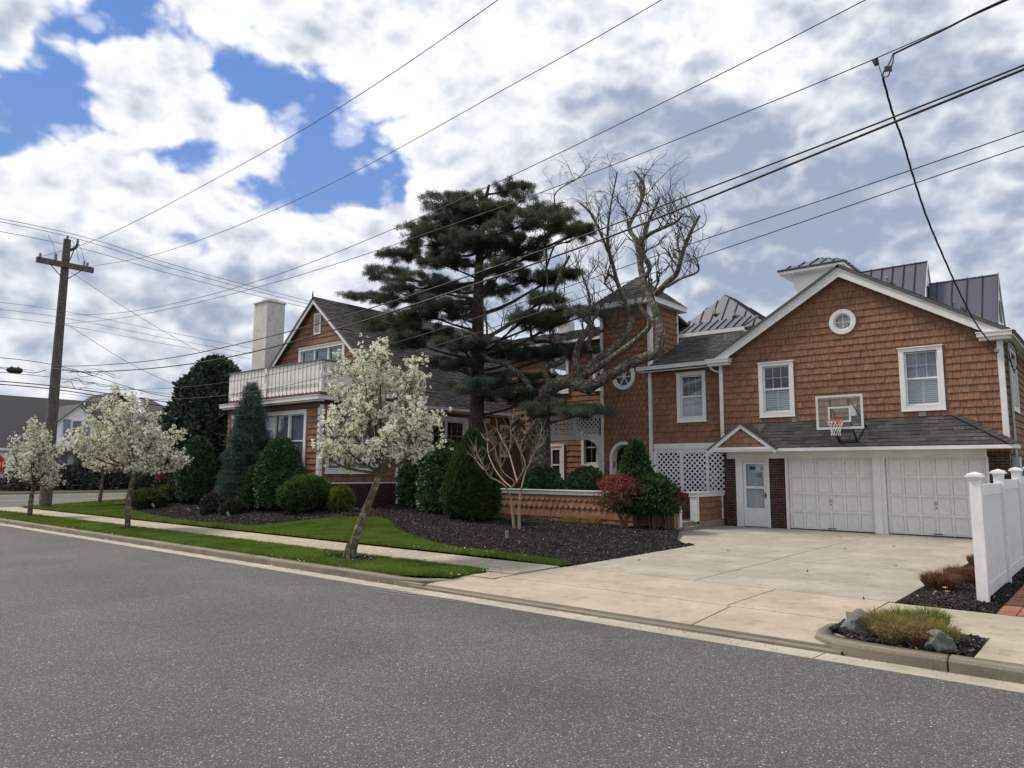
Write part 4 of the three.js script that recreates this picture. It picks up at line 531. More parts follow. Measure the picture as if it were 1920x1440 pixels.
{ // ---- breezeway, patio walls and back wall
  const Z = -23.02;
  hp('breezeway_beam', mg([bb(-18.46, -15.0, 3.05, 3.2, Z - 0.08, Z + 0.03), bb(-18.46, -15.0, 3.9, 4.1, Z - 0.1, Z + 0.04)]), M.trim);
  for (const x of [-18.4, -17.25, -16.27, -15.05]) hp('breezeway_post', bb(x - 0.06, x + 0.06, x > -15.5 || x < -18 ? 0.3 : 3.2, x > -15.5 || x < -18 ? 3.05 : 3.9, Z - 0.06, Z + 0.045), M.white);
  latticePanel(-16.2, -15.12, 3.2, 3.9, Z); latticePanel(-17.18, -16.34, 3.2, 3.9, Z); latticePanel(-18.33, -17.32, 3.2, 3.9, Z);
  { const s = new THREE.Shape(); s.moveTo(0, 0); s.lineTo(0, -0.62); s.quadraticCurveTo(-0.06, -0.12, -0.55, 0); s.lineTo(0, 0); const g = new THREE.ExtrudeGeometry(s, { depth: 0.06, bevelEnabled: false }); g.translate(-15.1, 3.05, Z - 0.03); hp('bracket', muv(g), M.white); }
  const back = hp('patio_wall', prism([[-22, 0.3], [-15.1, 0.3], [-15.1, 7.6], [-22, 7.6]], -26.3, -26.1, [rectHole(-17.98, -17.18, 2.1, 3.65), rectHole(-17.35, -16.45, 5.35, 6.85), rectHole(-19.65, -18.75, 5.35, 6.85)]), M.wallBack);
  shingle(back, 'z', -26.1, -22, -15.1, 0.6, 7.5, { ex: 0.24, wMin: 0.2, wMax: 0.45, holes: [hole(-19.85, -18.95, 0.6, 3.06), hole(-18.02, -17.15, 2.0, 3.7), hole(-17.42, -16.38, 5.3, 6.9), hole(-19.72, -18.68, 5.3, 6.9)] });
  makeWindow(-17.58, 2.05, -26.08, 0.9, 1.65, { cols: 2, rows: 2, full: 1, label: 'narrow dark window behind the patio hedge' });
  { const d = hp('patio_door', mg([bb(-19.85, -19.72, 0.6, 3.06, -26.1, -26.02), bb(-19.08, -18.95, 0.6, 3.06, -26.1, -26.02), bb(-19.72, -19.08, 2.95, 3.06, -26.1, -26.02), bb(-19.72, -19.6, 0.7, 2.95, -26.1, -26.04), bb(-19.2, -19.08, 0.7, 2.95, -26.1, -26.04), bb(-19.6, -19.2, 2.8, 2.95, -26.1, -26.04), bb(-19.6, -19.2, 2.1, 2.17, -26.1, -26.04), bb(-19.6, -19.2, 0.7, 1.5, -26.1, -26.04)]), M.trim); mesh('pane', bb(-19.6, -19.2, 1.5, 2.8, -26.08, -26.07), std([0.03, 0.035, 0.045], { roughness: 0.08 }), d); mesh('knob', new THREE.SphereGeometry(0.03, 10, 8).translate(-19.66, 1.65, -26.0), M.iron, d); }
  hp('breezeway_roof', mg([quadSlab(V(-18.7, 4.12, -22.7), V(-14.99, 4.12, -22.7), V(-14.99, 4.75, -26.1), V(-18.7, 4.75, -26.1), 0.1)]), M.roofBase); roofTabs(house.children[house.children.length - 1], V(-18.7, 4.128, -22.7), V(1, 0, 0), V(0, 0.63, -3.4).normalize(), 3.7, 3.4);
  // upper storey behind
  hp('rear_block', mg([bb(-24, -15.1, 0.3, 7.6, -34, -33.8), bb(-15.25, -15.1, 0.3, 7.6, -33.8, -26.3), prism([[-24, 7.5], [-15.15, 7.5], [-15.15, 7.6], [-24, 7.6]], -33.8, -26.3)]), M.wallBack);
  const rr = hp('rear_roof', mg([quadSlab(V(-24.5, 7.6, -25.75), V(-15.1, 7.6, -25.75), V(-15.1, 8.9, -29.6), V(-24.5, 8.9, -29.6), 0.1), quadSlab(V(-24.5, 8.9, -29.6), V(-15.1, 8.9, -29.6), V(-15.1, 7.6, -34.3), V(-24.5, 7.6, -34.3), 0.1)]), M.roofBase); const sd = V(0, 1.3, -3.85); roofTabs(rr, V(-24.5, 7.606, -25.75), V(1, 0, 0), sd.clone().normalize(), 9.4, sd.length());
  hp('rear_gutter', bb(-24, -15.1, 7.48, 7.6, -25.86, -25.74), M.trim);
  makeWindow(-16.9, 5.3, -26.08, 1.0, 1.6, { cols: 2, rows: 2, label: 'upper window of the rear block behind the bare tree' }); makeWindow(-19.2, 5.3, -26.08, 1.0, 1.6, { cols: 2, rows: 2, label: 'upper window of the rear block behind the cedar' });
  hp('small_chimney', bb(-21.6, -21.0, 8, 9.4, -29.8, -29.2), M.stucco);
  // patio floor and low walls with white caps
  hp('patio_floor', bb(-22, -10.3, 0.2, 0.3, -26, -19.5), M.base);
  const pf = hp('patio_front_wall', bb(-22.05, -10.15, -0.05, 1.1, -19.5, -19.32), M.wallBack);
  fishScale(pf, 'z', -19.32, -22.05, -10.2, 0.67, 1.1, { ex: 0.235, w: 0.215 }); shingle(pf, 'z', -19.32, -22.05, -10.2, 0.1, 0.68, { ex: 0.285, wMin: 0.16, wMax: 0.26 });
  hp('wall_cap', mg([bb(-22.05, -10.08, 1.1, 1.22, -19.32, -19.26), bb(-22.05, -10.05, 1.22, 1.25, -19.56, -19.22), bb(-22.05, -10.1, 1.08, 1.22, -19.54, -19.5)]), M.white);
  const ps = hp('patio_side_wall', bb(-10.3, -10.16, 0.3, 1.1, -22.6, -20.78), M.wallBack); shingle(ps, 'x', -10.16, 20.78, 22.6, 0.36, 0.72, { ex: 0.2, wMin: 0.2, wMax: 0.4 }); fishScale(ps, 'x', -10.16, 20.8, 22.58, 0.74, 1.1, { ex: 0.19, w: 0.2 });
  const ps2 = hp('patio_side_wall', bb(-10.3, -10.16, 0.2, 1.1, -19.56, -19.5), M.wallBack);
  hp('wall_cap', mg([bb(-10.34, -10.08, 1.1, 1.22, -22.64, -20.65), bb(-10.38, -10.04, 1.22, 1.25, -22.64, -20.62)]), M.white);
  hp('gate_post', bb(-10.32, -10.1, 0.3, 1.1, -20.84, -20.68), M.white); hp('gate_post', bb(-10.3, -10.1, 0.2, 1.1, -19.72, -19.57), M.white); hp('gate_post', bb(-10.22, -10.12, 0.36, 1.1, -22.63, -22.55), M.white);
  hp('wall_footing', mg([bb(-10.32, -10.1, 0, 0.36, -22.62, -20.66), bb(-12.4, -10.1, -0.05, 0.24, -19.6, -19.27)]), M.base);
  hp('step', mg([bb(-10.9, -10.0, 0.1, 0.25, -20.66, -19.62), bb(-10.9, -10.2, 0.25, 0.38, -20.66, -19.62)]), M.base);
  const pi = hp('patio_inner_wall', bb(-11.6, -11.45, 0.3, 1.1, -22.5, -20.0), M.wallBack); shingle(pi, 'x', -11.45, 20.0, 22.5, 0.36, 1.1, { wMin: 0.2, wMax: 0.4 });
}

{ // ---- left wing: street gable, side wall, sunroom with balcony, chimney
  const FZ = -19.1, cx = -27.7, x0 = -33.3, x1 = -22.1, ey = 4.65, ay = 9.5, k = (ay - ey) / (cx - x0), lim = x => ay - 0.1 - Math.abs(x - cx) * k;
  const gw = hp('left_gable_wall', prism([[x0, 0.2], [x1, 0.2], [x1, ey], [cx, ay], [x0, ey]], FZ - 0.2, FZ, [rectHole(-28.95, -25.6, 4.95, 7.38)]), M.wallBack);
  shingle(gw, 'z', FZ, x0, x1, 0.5, ay, { ex: 0.26, wMin: 0.2, wMax: 0.5, lim, holes: [hole(-29.0, -25.55, 4.7, 7.4)] });
  makeWindow(-27.28, 4.9, FZ, 3.45, 2.53, { lights: 3, curtain: 'full', trim: 0.17, label: 'white triple window of the street gable behind the balcony' });
  { const g = hp('louver_vent', mg([bb(-27.9, -27.82, 7.95, 8.92, FZ, FZ + 0.05), bb(-27.46, -27.38, 7.95, 8.92, FZ, FZ + 0.05), bb(-27.82, -27.46, 8.84, 8.92, FZ, FZ + 0.05), bb(-27.82, -27.46, 7.95, 8.03, FZ, FZ + 0.05), bb(-27.82, -27.46, 8.03, 8.84, FZ, FZ + 0.004)]), M.white); for (let i = 0; i < 11; i++) { const b = new THREE.BoxGeometry(0.36, 0.06, 0.012); b.rotateX(0.6); b.translate(-27.64, 8.07 + i * 0.073, FZ + 0.03); mesh('slat', muv(b), M.white, g); } }
  const sw = hp('left_side_wall', turnX(prism([[19.1, 0.2], [33.8, 0.2], [33.8, ey], [19.1, ey]], -0.2, 0, [rectHole(20.62, 23.12, 1.45, 4.1), rectHole(25.34, 26.64, 2.55, 3.93)]), x1), M.wallBack);
  shingle(sw, 'x', x1, 19.15, 33, 0.5, ey - 0.1, { ex: 0.22, wMin: 0.2, wMax: 0.45, holes: [hole(20.6, 23.15, 1.35, 4.15), hole(25.3, 26.68, 2.52, 4.0)] });
  makeWindow(x1, 1.4, -21.87, 2.6, 2.75, { face: 'x', lights: 2, cols: 3, rows: 4, double: false, trim: 0.2, label: 'wide white window of the left wing facing the patio' });
  makeWindow(x1, 2.5, -25.99, 1.4, 1.48, { face: 'x', cols: 2, rows: 2, curtain: 'full', label: 'small white window of the left wing behind the crape myrtle' });
  { const g = hp('wall_vent', bb(x1, x1 + 0.04, 4.0, 4.22, -24.62, -24.26), M.white); for (let i = 0; i < 4; i++) mesh('slat', bb(x1 + 0.035, x1 + 0.06, 4.03 + i * 0.045, 4.05 + i * 0.045, -24.58, -24.3), M.trim, g); }
  hp('left_back_walls', mg([bb(x0, x0 + 0.15, 0.2, ey, -33.8, FZ - 0.2), prism([[x0, 0.2], [x1, 0.2], [x1, ey], [cx, ay], [x0, ey]], -34, -33.8)]), M.wallBack);
  const ov = 0.35, eY = ey - ov * k, fz = FZ + 0.3;
  const rR = hp('left_roof', quadSlab(V(cx, ay + 0.15, fz), V(x1 + ov, eY + 0.15, fz), V(x1 + ov, eY + 0.15, -34.2), V(cx, ay + 0.15, -34.2), 0.1), M.roofBase), rL = hp('left_roof', quadSlab(V(x0 - ov, eY + 0.15, fz), V(cx, ay + 0.15, fz), V(cx, ay + 0.15, -34.2), V(x0 - ov, eY + 0.15, -34.2), 0.1), M.roofBase);
  const sd = V(cx - x1 - ov, ay - eY, 0); roofTabs(rR, V(x1 + ov, eY + 0.156, fz), V(0, 0, -1), sd.clone().normalize(), 15.3, sd.length());
  for (const s of [-1, 1]) { const xe = cx + s * (cx - x0 + ov), rk = (a, b) => [[xe, eY + a], [cx, ay + a], [cx, ay + b], [xe, eY + b]]; hp('rake_board', prism(rk(-0.16, 0.1), fz - 0.06, fz - 0.02), M.trim); hp('soffit', prism(rk(0.02, 0.05), FZ, fz - 0.06), M.trim); }
  hp('left_gutter', mg([bb(x1 + ov - 0.02, x1 + ov + 0.1, eY + 0.02, eY + 0.14, -33.9, fz), bb(x1, x1 + ov - 0.02, eY - 0.04, eY - 0.01, -33.9, FZ - 0.05)]), M.trim);
  hp('ridge_finial', mg([tube(P3([cx, ay + 0.15, fz, cx, ay + 0.3, fz, cx + 0.03, ay + 0.42, fz]), 0.04, 0.01, 6, 2)]), M.iron);
  // sunroom
  const sx0 = -28.4, sx1 = -22.0, sz = -15.45, sy = 4.2;
  const sf = hp('sunroom_front_wall', prism([[sx0, 1.38], [sx1, 1.38], [sx1, sy], [sx0, sy]], sz - 0.18, sz, [rectHole(-28.0, -22.84, 1.83, 4.0)]), M.wallBack); shingle(sf, 'z', sz, sx0, sx1, 1.42, sy - 0.05, { ex: 0.215, wMin: 0.25, wMax: 0.55, holes: [hole(-28.05, -22.8, 1.8, 4.05)] });
  makeWindow(-25.42, 1.78, sz, 5.25, 2.27, { lights: 5, curtain: 'full', trim: 0.14, label: 'row of tall white sunroom windows under the balcony' });
  const ss = hp('sunroom_side_wall', turnX(prism([[15.45, 1.38], [19.1, 1.38], [19.1, sy], [15.45, sy]], -0.18, 0, [rectHole(15.75, 17.93, 1.79, 3.97)]), sx1), M.wallBack); shingle(ss, 'x', sx1, 15.47, 19.05, 1.42, sy - 0.05, { ex: 0.215, wMin: 0.25, wMax: 0.55, holes: [hole(15.72, 17.98, 1.76, 4.0)] });
  makeWindow(sx1, 1.74, -16.84, 2.28, 2.28, { face: 'x', lights: 2, cols: 3, rows: 2, curtain: 'full', trim: 0.13, label: 'double sunroom window behind the leaning pear tree' });
  const sb = hp('sunroom_brick_base', mg([bb(sx0, sx1 + 0.02, 0, 1.36, sz - 0.2, sz + 0.02), bb(sx1 - 0.18, sx1 + 0.02, 0, 1.36, -19.1, sz - 0.2)]), M.mortar); bricks(sb, 'z', sz + 0.02, sx0, sx1 + 0.02, 0.3, 1.2); bricks(sb, 'x', sx1 + 0.02, 15.43, 19.1, 0.36, 1.2);
  for (let u = 15.45; u < 19.05; u += 0.076) piece('brick', sb, 'x', sx1 + 0.02, u, u + 0.064, 1.2, 1.34, 0.016, shRn() * 5 | 0); for (let u = sx0; u < sx1; u += 0.076) piece('brick', sb, 'z', sz + 0.02, u, u + 0.064, 1.2, 1.34, 0.016, shRn() * 5 | 0);
  hp('water_table', mg([bb(sx0, sx1 + 0.05, 1.36, 1.41, sz, sz + 0.055), bb(sx1, sx1 + 0.055, 1.36, 1.41, -19.1, sz)]), M.trim);
  hp('corner_board', mg([bb(sx1 - 0.12, sx1 + 0.03, 1.41, sy, sz, sz + 0.035), bb(sx1, sx1 + 0.035, 1.41, sy, sz - 0.12, sz)]), M.trim); hp('corner_board', bb(sx1, sx1 + 0.035, 1.41, sy, -19.1, -18.98), M.trim); hp('corner_board', bb(x1, x1 + 0.04, 0.5, 4.3, -19.5, -19.3), M.trim);
  hp('downspout', tube(P3([sx1 + 0.08, 4.2, -19.0, sx1 + 0.08, 2.5, -19.02, sx1 + 0.08, 0.55, -19.05]), 0.045, 0.045, 8, 2), M.white, 'white downspout at the back corner of the sunroom');
  hp('sunroom_closing', mg([bb(sx0, sx0 + 0.15, 0.2, sy, -19.1, sz - 0.2), bb(sx0, sx1, 0.2, 0.3, -19.1, sz - 0.2)]), M.wallBack);
  hp('sunroom_eave', mg([bb(sx0 - 0.25, sx1 + 0.25, 4.36, 4.5, sz, sz + 0.3), bb(sx1, sx1 + 0.25, 4.36, 4.5, -19.1, sz), bb(sx0 - 0.2, sx1 + 0.2, 4.3, 4.36, sz, sz + 0.22), bb(sx0 - 0.27, sx1 + 0.27, 4.5, 4.52, sz, sz + 0.32)]), M.trim);
  hp('sunroom_frieze', mg([bb(sx0, sx1, 4.08, 4.3, sz, sz + 0.05), bb(sx0, sx1, 4.2, 4.5, -19.05, sz - 0.0)]), M.brownTrim);
  // balcony
  const by0 = 4.66, by1 = 5.79, bz = sz + 0.02;
  hp('balcony_deck', mg([bb(sx0, sx1, 4.5, 4.66, -19.05, bz - 0.02), bb(sx0 - 0.02, sx1 + 0.02, 4.5, 4.68, bz - 0.02, bz + 0.02)]), M.brownTrim);
  { const rail = hp('balcony_railing', mg([bb(sx0 - 0.05, sx1 + 0.06, by1, by1 + 0.045, bz - 0.1, bz + 0.06), bb(sx1 - 0.1, sx1 + 0.06, by1, by1 + 0.045, -19.05, bz - 0.1), bb(sx0 - 0.05, sx0 + 0.1, by1, by1 + 0.045, -19.05, bz - 0.1)]), std([0.2, 0.18, 0.17], { map: M.grain }));
    const pg = muv(bb(-0.055, 0.055, 0, by1 - by0, -0.012, 0.012)), rn = rng(61); let i = 0;
    for (let x = sx0 + 0.18; x < sx1 - 0.15; x += 0.128) { const m = mesh('baluster_board', pg, M.balcony, rail); m.position.set(x, by0 + (rn() - 0.5) * 0.01, bz + (i++ % 2 ? 0.012 : -0.006)); m.rotation.y = (rn() - 0.5) * 0.1; }
    for (let z = bz - 0.2; z > -19; z -= 0.128) { const m = mesh('baluster_board', pg, M.balcony, rail); m.position.set(sx1 + (i++ % 2 ? 0.012 : -0.006), by0, z); m.rotation.y = Math.PI / 2; }
    for (const [x, z] of [[sx1 - 0.05, bz - 0.05], [sx0 + 0.05, bz - 0.05], [-25.6, bz]]) mesh('rail_post', bb(x - 0.08, x + 0.08, by0, by1, z - 0.06, z + 0.06), M.balcony, rail);
    mesh('backing_rail', mg([bb(sx0 + 0.15, sx1 - 0.13, by0 + 0.15, by0 + 0.24, bz - 0.06, bz - 0.02), bb(sx0 + 0.15, sx1 - 0.13, by1 - 0.24, by1 - 0.12, bz - 0.06, bz - 0.02)]), M.balcony, rail); }
  // chimney
  hp('chimney', mg([bb(-33.0, -31.8, 0.2, 10.1, -20.0, -19.02), bb(-33.05, -31.75, 10.1, 10.16, -20.05, -18.97)]), M.stucco, 'tall pale stucco chimney'); hp('chimney_flue', bb(-32.7, -32.1, 10.16, 10.34, -19.8, -19.25), M.stucco);
}

// the pieces: the 300 of each kind that show largest stay single, the rest of the kind is one part
{
  const sg = [0, 1, 2].map(k => { const g = new THREE.BufferGeometry(), a = [[-0.5, 0, 1], [0.5, 0, 1], [0.5, 1, 0.25], [-0.5, 1, 0.25], [-0.5, 0, 0], [0.5, 0, 0], [0.5, 1, 0], [-0.5, 1, 0]], f = [[0, 1, 2, 3], [4, 5, 1, 0], [1, 5, 6, 2], [4, 0, 3, 7], [3, 2, 6, 7]], p = [], uv = []; for (const q of f) for (const i of [0, 1, 2, 0, 2, 3]) { const v = a[q[i]]; p.push(...v); uv.push(v[0] * 0.55 + k * 0.37, v[1] * 0.5 + v[2] * 0.01 + k * 0.21); } g.setAttribute('position', new THREE.Float32BufferAttribute(p, 3)); g.setAttribute('uv', new THREE.Float32BufferAttribute(uv, 2)); g.computeVertexNormals(); return g; });
  const fsh = new THREE.Shape(); fsh.moveTo(-0.5, 1); fsh.lineTo(-0.5, 0.42); for (let i = 1; i <= 8; i++) { const t = Math.PI + i / 8 * Math.PI; fsh.lineTo(Math.cos(t) * 0.5, 0.42 + Math.sin(t) * 0.42); } fsh.lineTo(0.5, 1);
  const fg = [0, 1].map(k => { const g = new THREE.ExtrudeGeometry(fsh, { depth: 1, bevelEnabled: false }), q = g.attributes.position, uv = []; for (let i = 0; i < q.count; i++) { if (q.getZ(i) > 0.5) q.setZ(i, 1 - 0.7 * q.getY(i)); uv.push(q.getX(i) * 0.5 + k * 0.43, q.getY(i) * 0.5); } g.setAttribute('uv', new THREE.Float32BufferAttribute(uv, 2)); g.computeVertexNormals(); return g; });
  const kinds = { shingle: [sg, M.shingles, M.shingleCols, M.shingleMix], fish_scale_shingle: [fg, M.shingles, M.shingleCols, M.shingleMix], roof_shingle: [sg, M.roofs, M.roofCols, M.roofMix], brick: [sg, M.bricks, M.brickCols, M.brickMix] };
  const eye = V(0, 1.85, 0), fwd = V(Math.sin(-40.158 * R), 0.1, -Math.cos(40.158 * R)).normalize();
  for (const [kind, [geos, mats, cols, mix]] of Object.entries(kinds)) {
    let L = pieces[kind]; L.forEach(o => { const d = o.p.clone().sub(eye); o.k = d.length() / Math.sqrt(o.s.x * o.s.y) + (d.normalize().dot(fwd) < 0.77 ? 1e4 : 0); }); L.sort((a, b) => a.k - b.k);
    L.forEach((o, i) => { if (i < 300) { const m = mesh(kind, geos[i % geos.length], mats[o.tone], o.parent); m.position.copy(o.p); m.quaternion.copy(o.q); m.scale.copy(o.s); } });
    const rest = L.slice(300), src = geos.map(g => ({ p: g.attributes.position.array, n: g.attributes.normal.array, u: g.attributes.uv.array })), tot = rest.reduce((a, o, i) => a + src[i % src.length].p.length, 0);
    if (!rest.length) continue; const P = new Float32Array(tot), N = new Float32Array(tot), C = new Float32Array(tot), U = new Float32Array(tot / 3 * 2); let w = 0; const v = V(), m4 = new THREE.Matrix4(), rr = rng(33);
    rest.forEach((o, i) => { const s = src[i % src.length]; m4.compose(o.p, o.q, o.s); const c = cols[o.tone], nm = new THREE.Matrix3().getNormalMatrix(m4); for (let j = 0; j < s.p.length; j += 3, w += 3) { v.set(s.p[j], s.p[j + 1], s.p[j + 2]).applyMatrix4(m4).toArray(P, w); v.set(s.n[j], s.n[j + 1], s.n[j + 2]).applyMatrix3(nm).normalize().toArray(N, w); C[w] = c[0]; C[w + 1] = c[1]; C[w + 2] = c[2]; U[w / 3 * 2] = s.u[j / 3 * 2] + i * 0.13; U[w / 3 * 2 + 1] = s.u[j / 3 * 2 + 1]; } });
    const g = new THREE.BufferGeometry(); g.setAttribute('position', new THREE.BufferAttribute(P, 3)); g.setAttribute('normal', new THREE.BufferAttribute(N, 3)); g.setAttribute('color', new THREE.BufferAttribute(C, 3)); g.setAttribute('uv', new THREE.BufferAttribute(U, 2)); const o = mesh(kind + 's', g, mix, house); o.userData.kind = 'stuff';
  }
}
rebase(house, -16, 0.1, -24);

// ---------------------------------------------------------------- white house with metal roofs behind
{
  const h = thing('white_house', 'white house with dark standing seam metal roofs rising behind the garage gable', 'house');
  const part = (n, g, m) => mesh(n, g, m, h);
  function seamRoof(a, b, c, d, n, mat = M.metal, name = 'metal_roof') {   // a b along the eave, d c along the ridge
    const r = part(name, quadSlab(a, b, c, d, 0.08), mat), nor = V().subVectors(b, a).cross(V().subVectors(d, a)).normalize().multiplyScalar(0.03), e = V().subVectors(b, a), el = e.length(), eu = e.clone().normalize(), du = V().subVectors(d, a).dot(eu), cu = V().subVectors(c, a).dot(eu), up = V().subVectors(d, a).addScaledVector(eu, -du);
    for (let i = 0; i <= n; i++) { const u = i / n * el, k = u < du ? u / du : u > cu ? (el - u) / (el - cu) : 1, p = a.clone().addScaledVector(eu, u).add(nor), q = p.clone().addScaledVector(up, k), L = p.distanceTo(q); if (L < 0.1) continue; const s = new THREE.BoxGeometry(0.022, 0.045, L), o = mesh('seam', muv(s), M.metalEdge, r); o.position.copy(p).add(q).multiplyScalar(0.5); o.lookAt(q.x, q.y, q.z); }
    return r;
  }
  part('wall', mg([bb(-16, -3.6, 0, 7.3, -46, -29.6)]), M.siding);
  // hipped roof over the left part
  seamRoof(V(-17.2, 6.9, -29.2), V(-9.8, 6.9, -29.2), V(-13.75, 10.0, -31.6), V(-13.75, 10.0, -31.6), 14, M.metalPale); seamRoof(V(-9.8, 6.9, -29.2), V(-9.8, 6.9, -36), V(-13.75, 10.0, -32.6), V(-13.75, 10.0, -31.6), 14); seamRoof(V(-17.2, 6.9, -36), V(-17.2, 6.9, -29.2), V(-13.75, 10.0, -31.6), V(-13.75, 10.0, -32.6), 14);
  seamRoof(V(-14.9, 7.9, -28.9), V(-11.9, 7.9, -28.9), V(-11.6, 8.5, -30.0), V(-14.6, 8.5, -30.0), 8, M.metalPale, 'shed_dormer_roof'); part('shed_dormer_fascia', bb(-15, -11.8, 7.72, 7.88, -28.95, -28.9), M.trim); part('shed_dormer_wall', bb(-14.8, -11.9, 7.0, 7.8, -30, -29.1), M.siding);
  for (const [x, y, z] of [[-13.9, 8.95, -30.75], [-12.9, 8.7, -30.55]]) part('roof_vent', mg([lathe([[0.02, 0], [0.08, 0], [0.1, 0.06], [0.05, 0.1], [0.05, 0.3], [0.001, 0.34]], 10).translate(x, y, z)]), M.grey);
  // connecting roof
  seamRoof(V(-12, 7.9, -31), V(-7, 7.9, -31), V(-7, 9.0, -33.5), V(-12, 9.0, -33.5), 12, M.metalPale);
  // cupola
  part('cupola_wall', bb(-10.5, -8.6, 7, 10.35, -33, -31.3), M.siding); part('cupola_fascia', mg([bb(-11, -8.35, 10.35, 10.52, -33.5, -30.9)]), M.trim);
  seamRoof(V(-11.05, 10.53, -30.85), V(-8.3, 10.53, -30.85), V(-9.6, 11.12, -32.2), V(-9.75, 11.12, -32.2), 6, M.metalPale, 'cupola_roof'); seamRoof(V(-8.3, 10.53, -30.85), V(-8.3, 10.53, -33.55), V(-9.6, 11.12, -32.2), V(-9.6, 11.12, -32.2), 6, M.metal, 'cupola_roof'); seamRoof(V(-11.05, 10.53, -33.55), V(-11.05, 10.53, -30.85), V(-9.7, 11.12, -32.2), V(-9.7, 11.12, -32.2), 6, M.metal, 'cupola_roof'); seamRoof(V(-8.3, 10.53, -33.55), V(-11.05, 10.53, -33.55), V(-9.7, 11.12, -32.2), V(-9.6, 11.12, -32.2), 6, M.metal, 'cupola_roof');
  // two gables facing the side street, ridges parallel to the road
  for (const [xr, xl, ry, z, hw, dr] of [[-5.7, -9.5, 10.47, -33, 1.55, 2.9], [-3.35, -8, 9.57, -33.2, 1.75, 3.1]]) {
    seamRoof(V(xl, ry - dr, z + hw), V(xr, ry - dr, z + hw), V(xr, ry, z), V(xl, ry, z), 9, M.metal, 'gable_roof'); seamRoof(V(xr, ry - dr, z - hw), V(xl, ry - dr, z - hw), V(xl, ry, z), V(xr, ry, z), 9, M.metal, 'gable_roof');
    part('gable_wall', turnX(prism([[-z - hw + 0.12, ry - dr], [-z + hw - 0.12, ry - dr], [-z, ry - 0.12]], -0.2, 0), xr - 0.02), M.siding);
    for (const s of [-1, 1]) part('gable_rake', turnX(prism([[-z + s * hw, ry - dr - 0.12], [-z, ry - 0.14], [-z, ry - 0.03], [-z + s * hw, ry - dr - 0.01]], -0.04, 0.02), xr + 0.01), M.trim);
    part('gable_window', bb(xr - 0.03, xr + 0.01, ry - 1.9, ry - 1.1, z - 0.3, z + 0.3), M.black);
  }
  part('roof_vent', lathe([[0.05, 0], [0.05, 0.25], [0.09, 0.27], [0.001, 0.36]], 10).translate(-7.1, 9.6, -32.45), M.grey);
  seamRoof(V(-6.6, 7.75, -31.2), V(-4.35, 7.75, -31.2), V(-4.6, 8.45, -32.4), V(-6.6, 8.45, -32.4), 5, M.metal, 'lower_roof'); part('lower_fascia', bb(-6.6, -4.35, 7.6, 7.74, -31.25, -31.18), M.trim); part('lower_wall', bb(-6.6, -4.5, 6.5, 7.6, -32.4, -31.4), M.siding);
  rebase(h, -9.8, 0, -36);
}

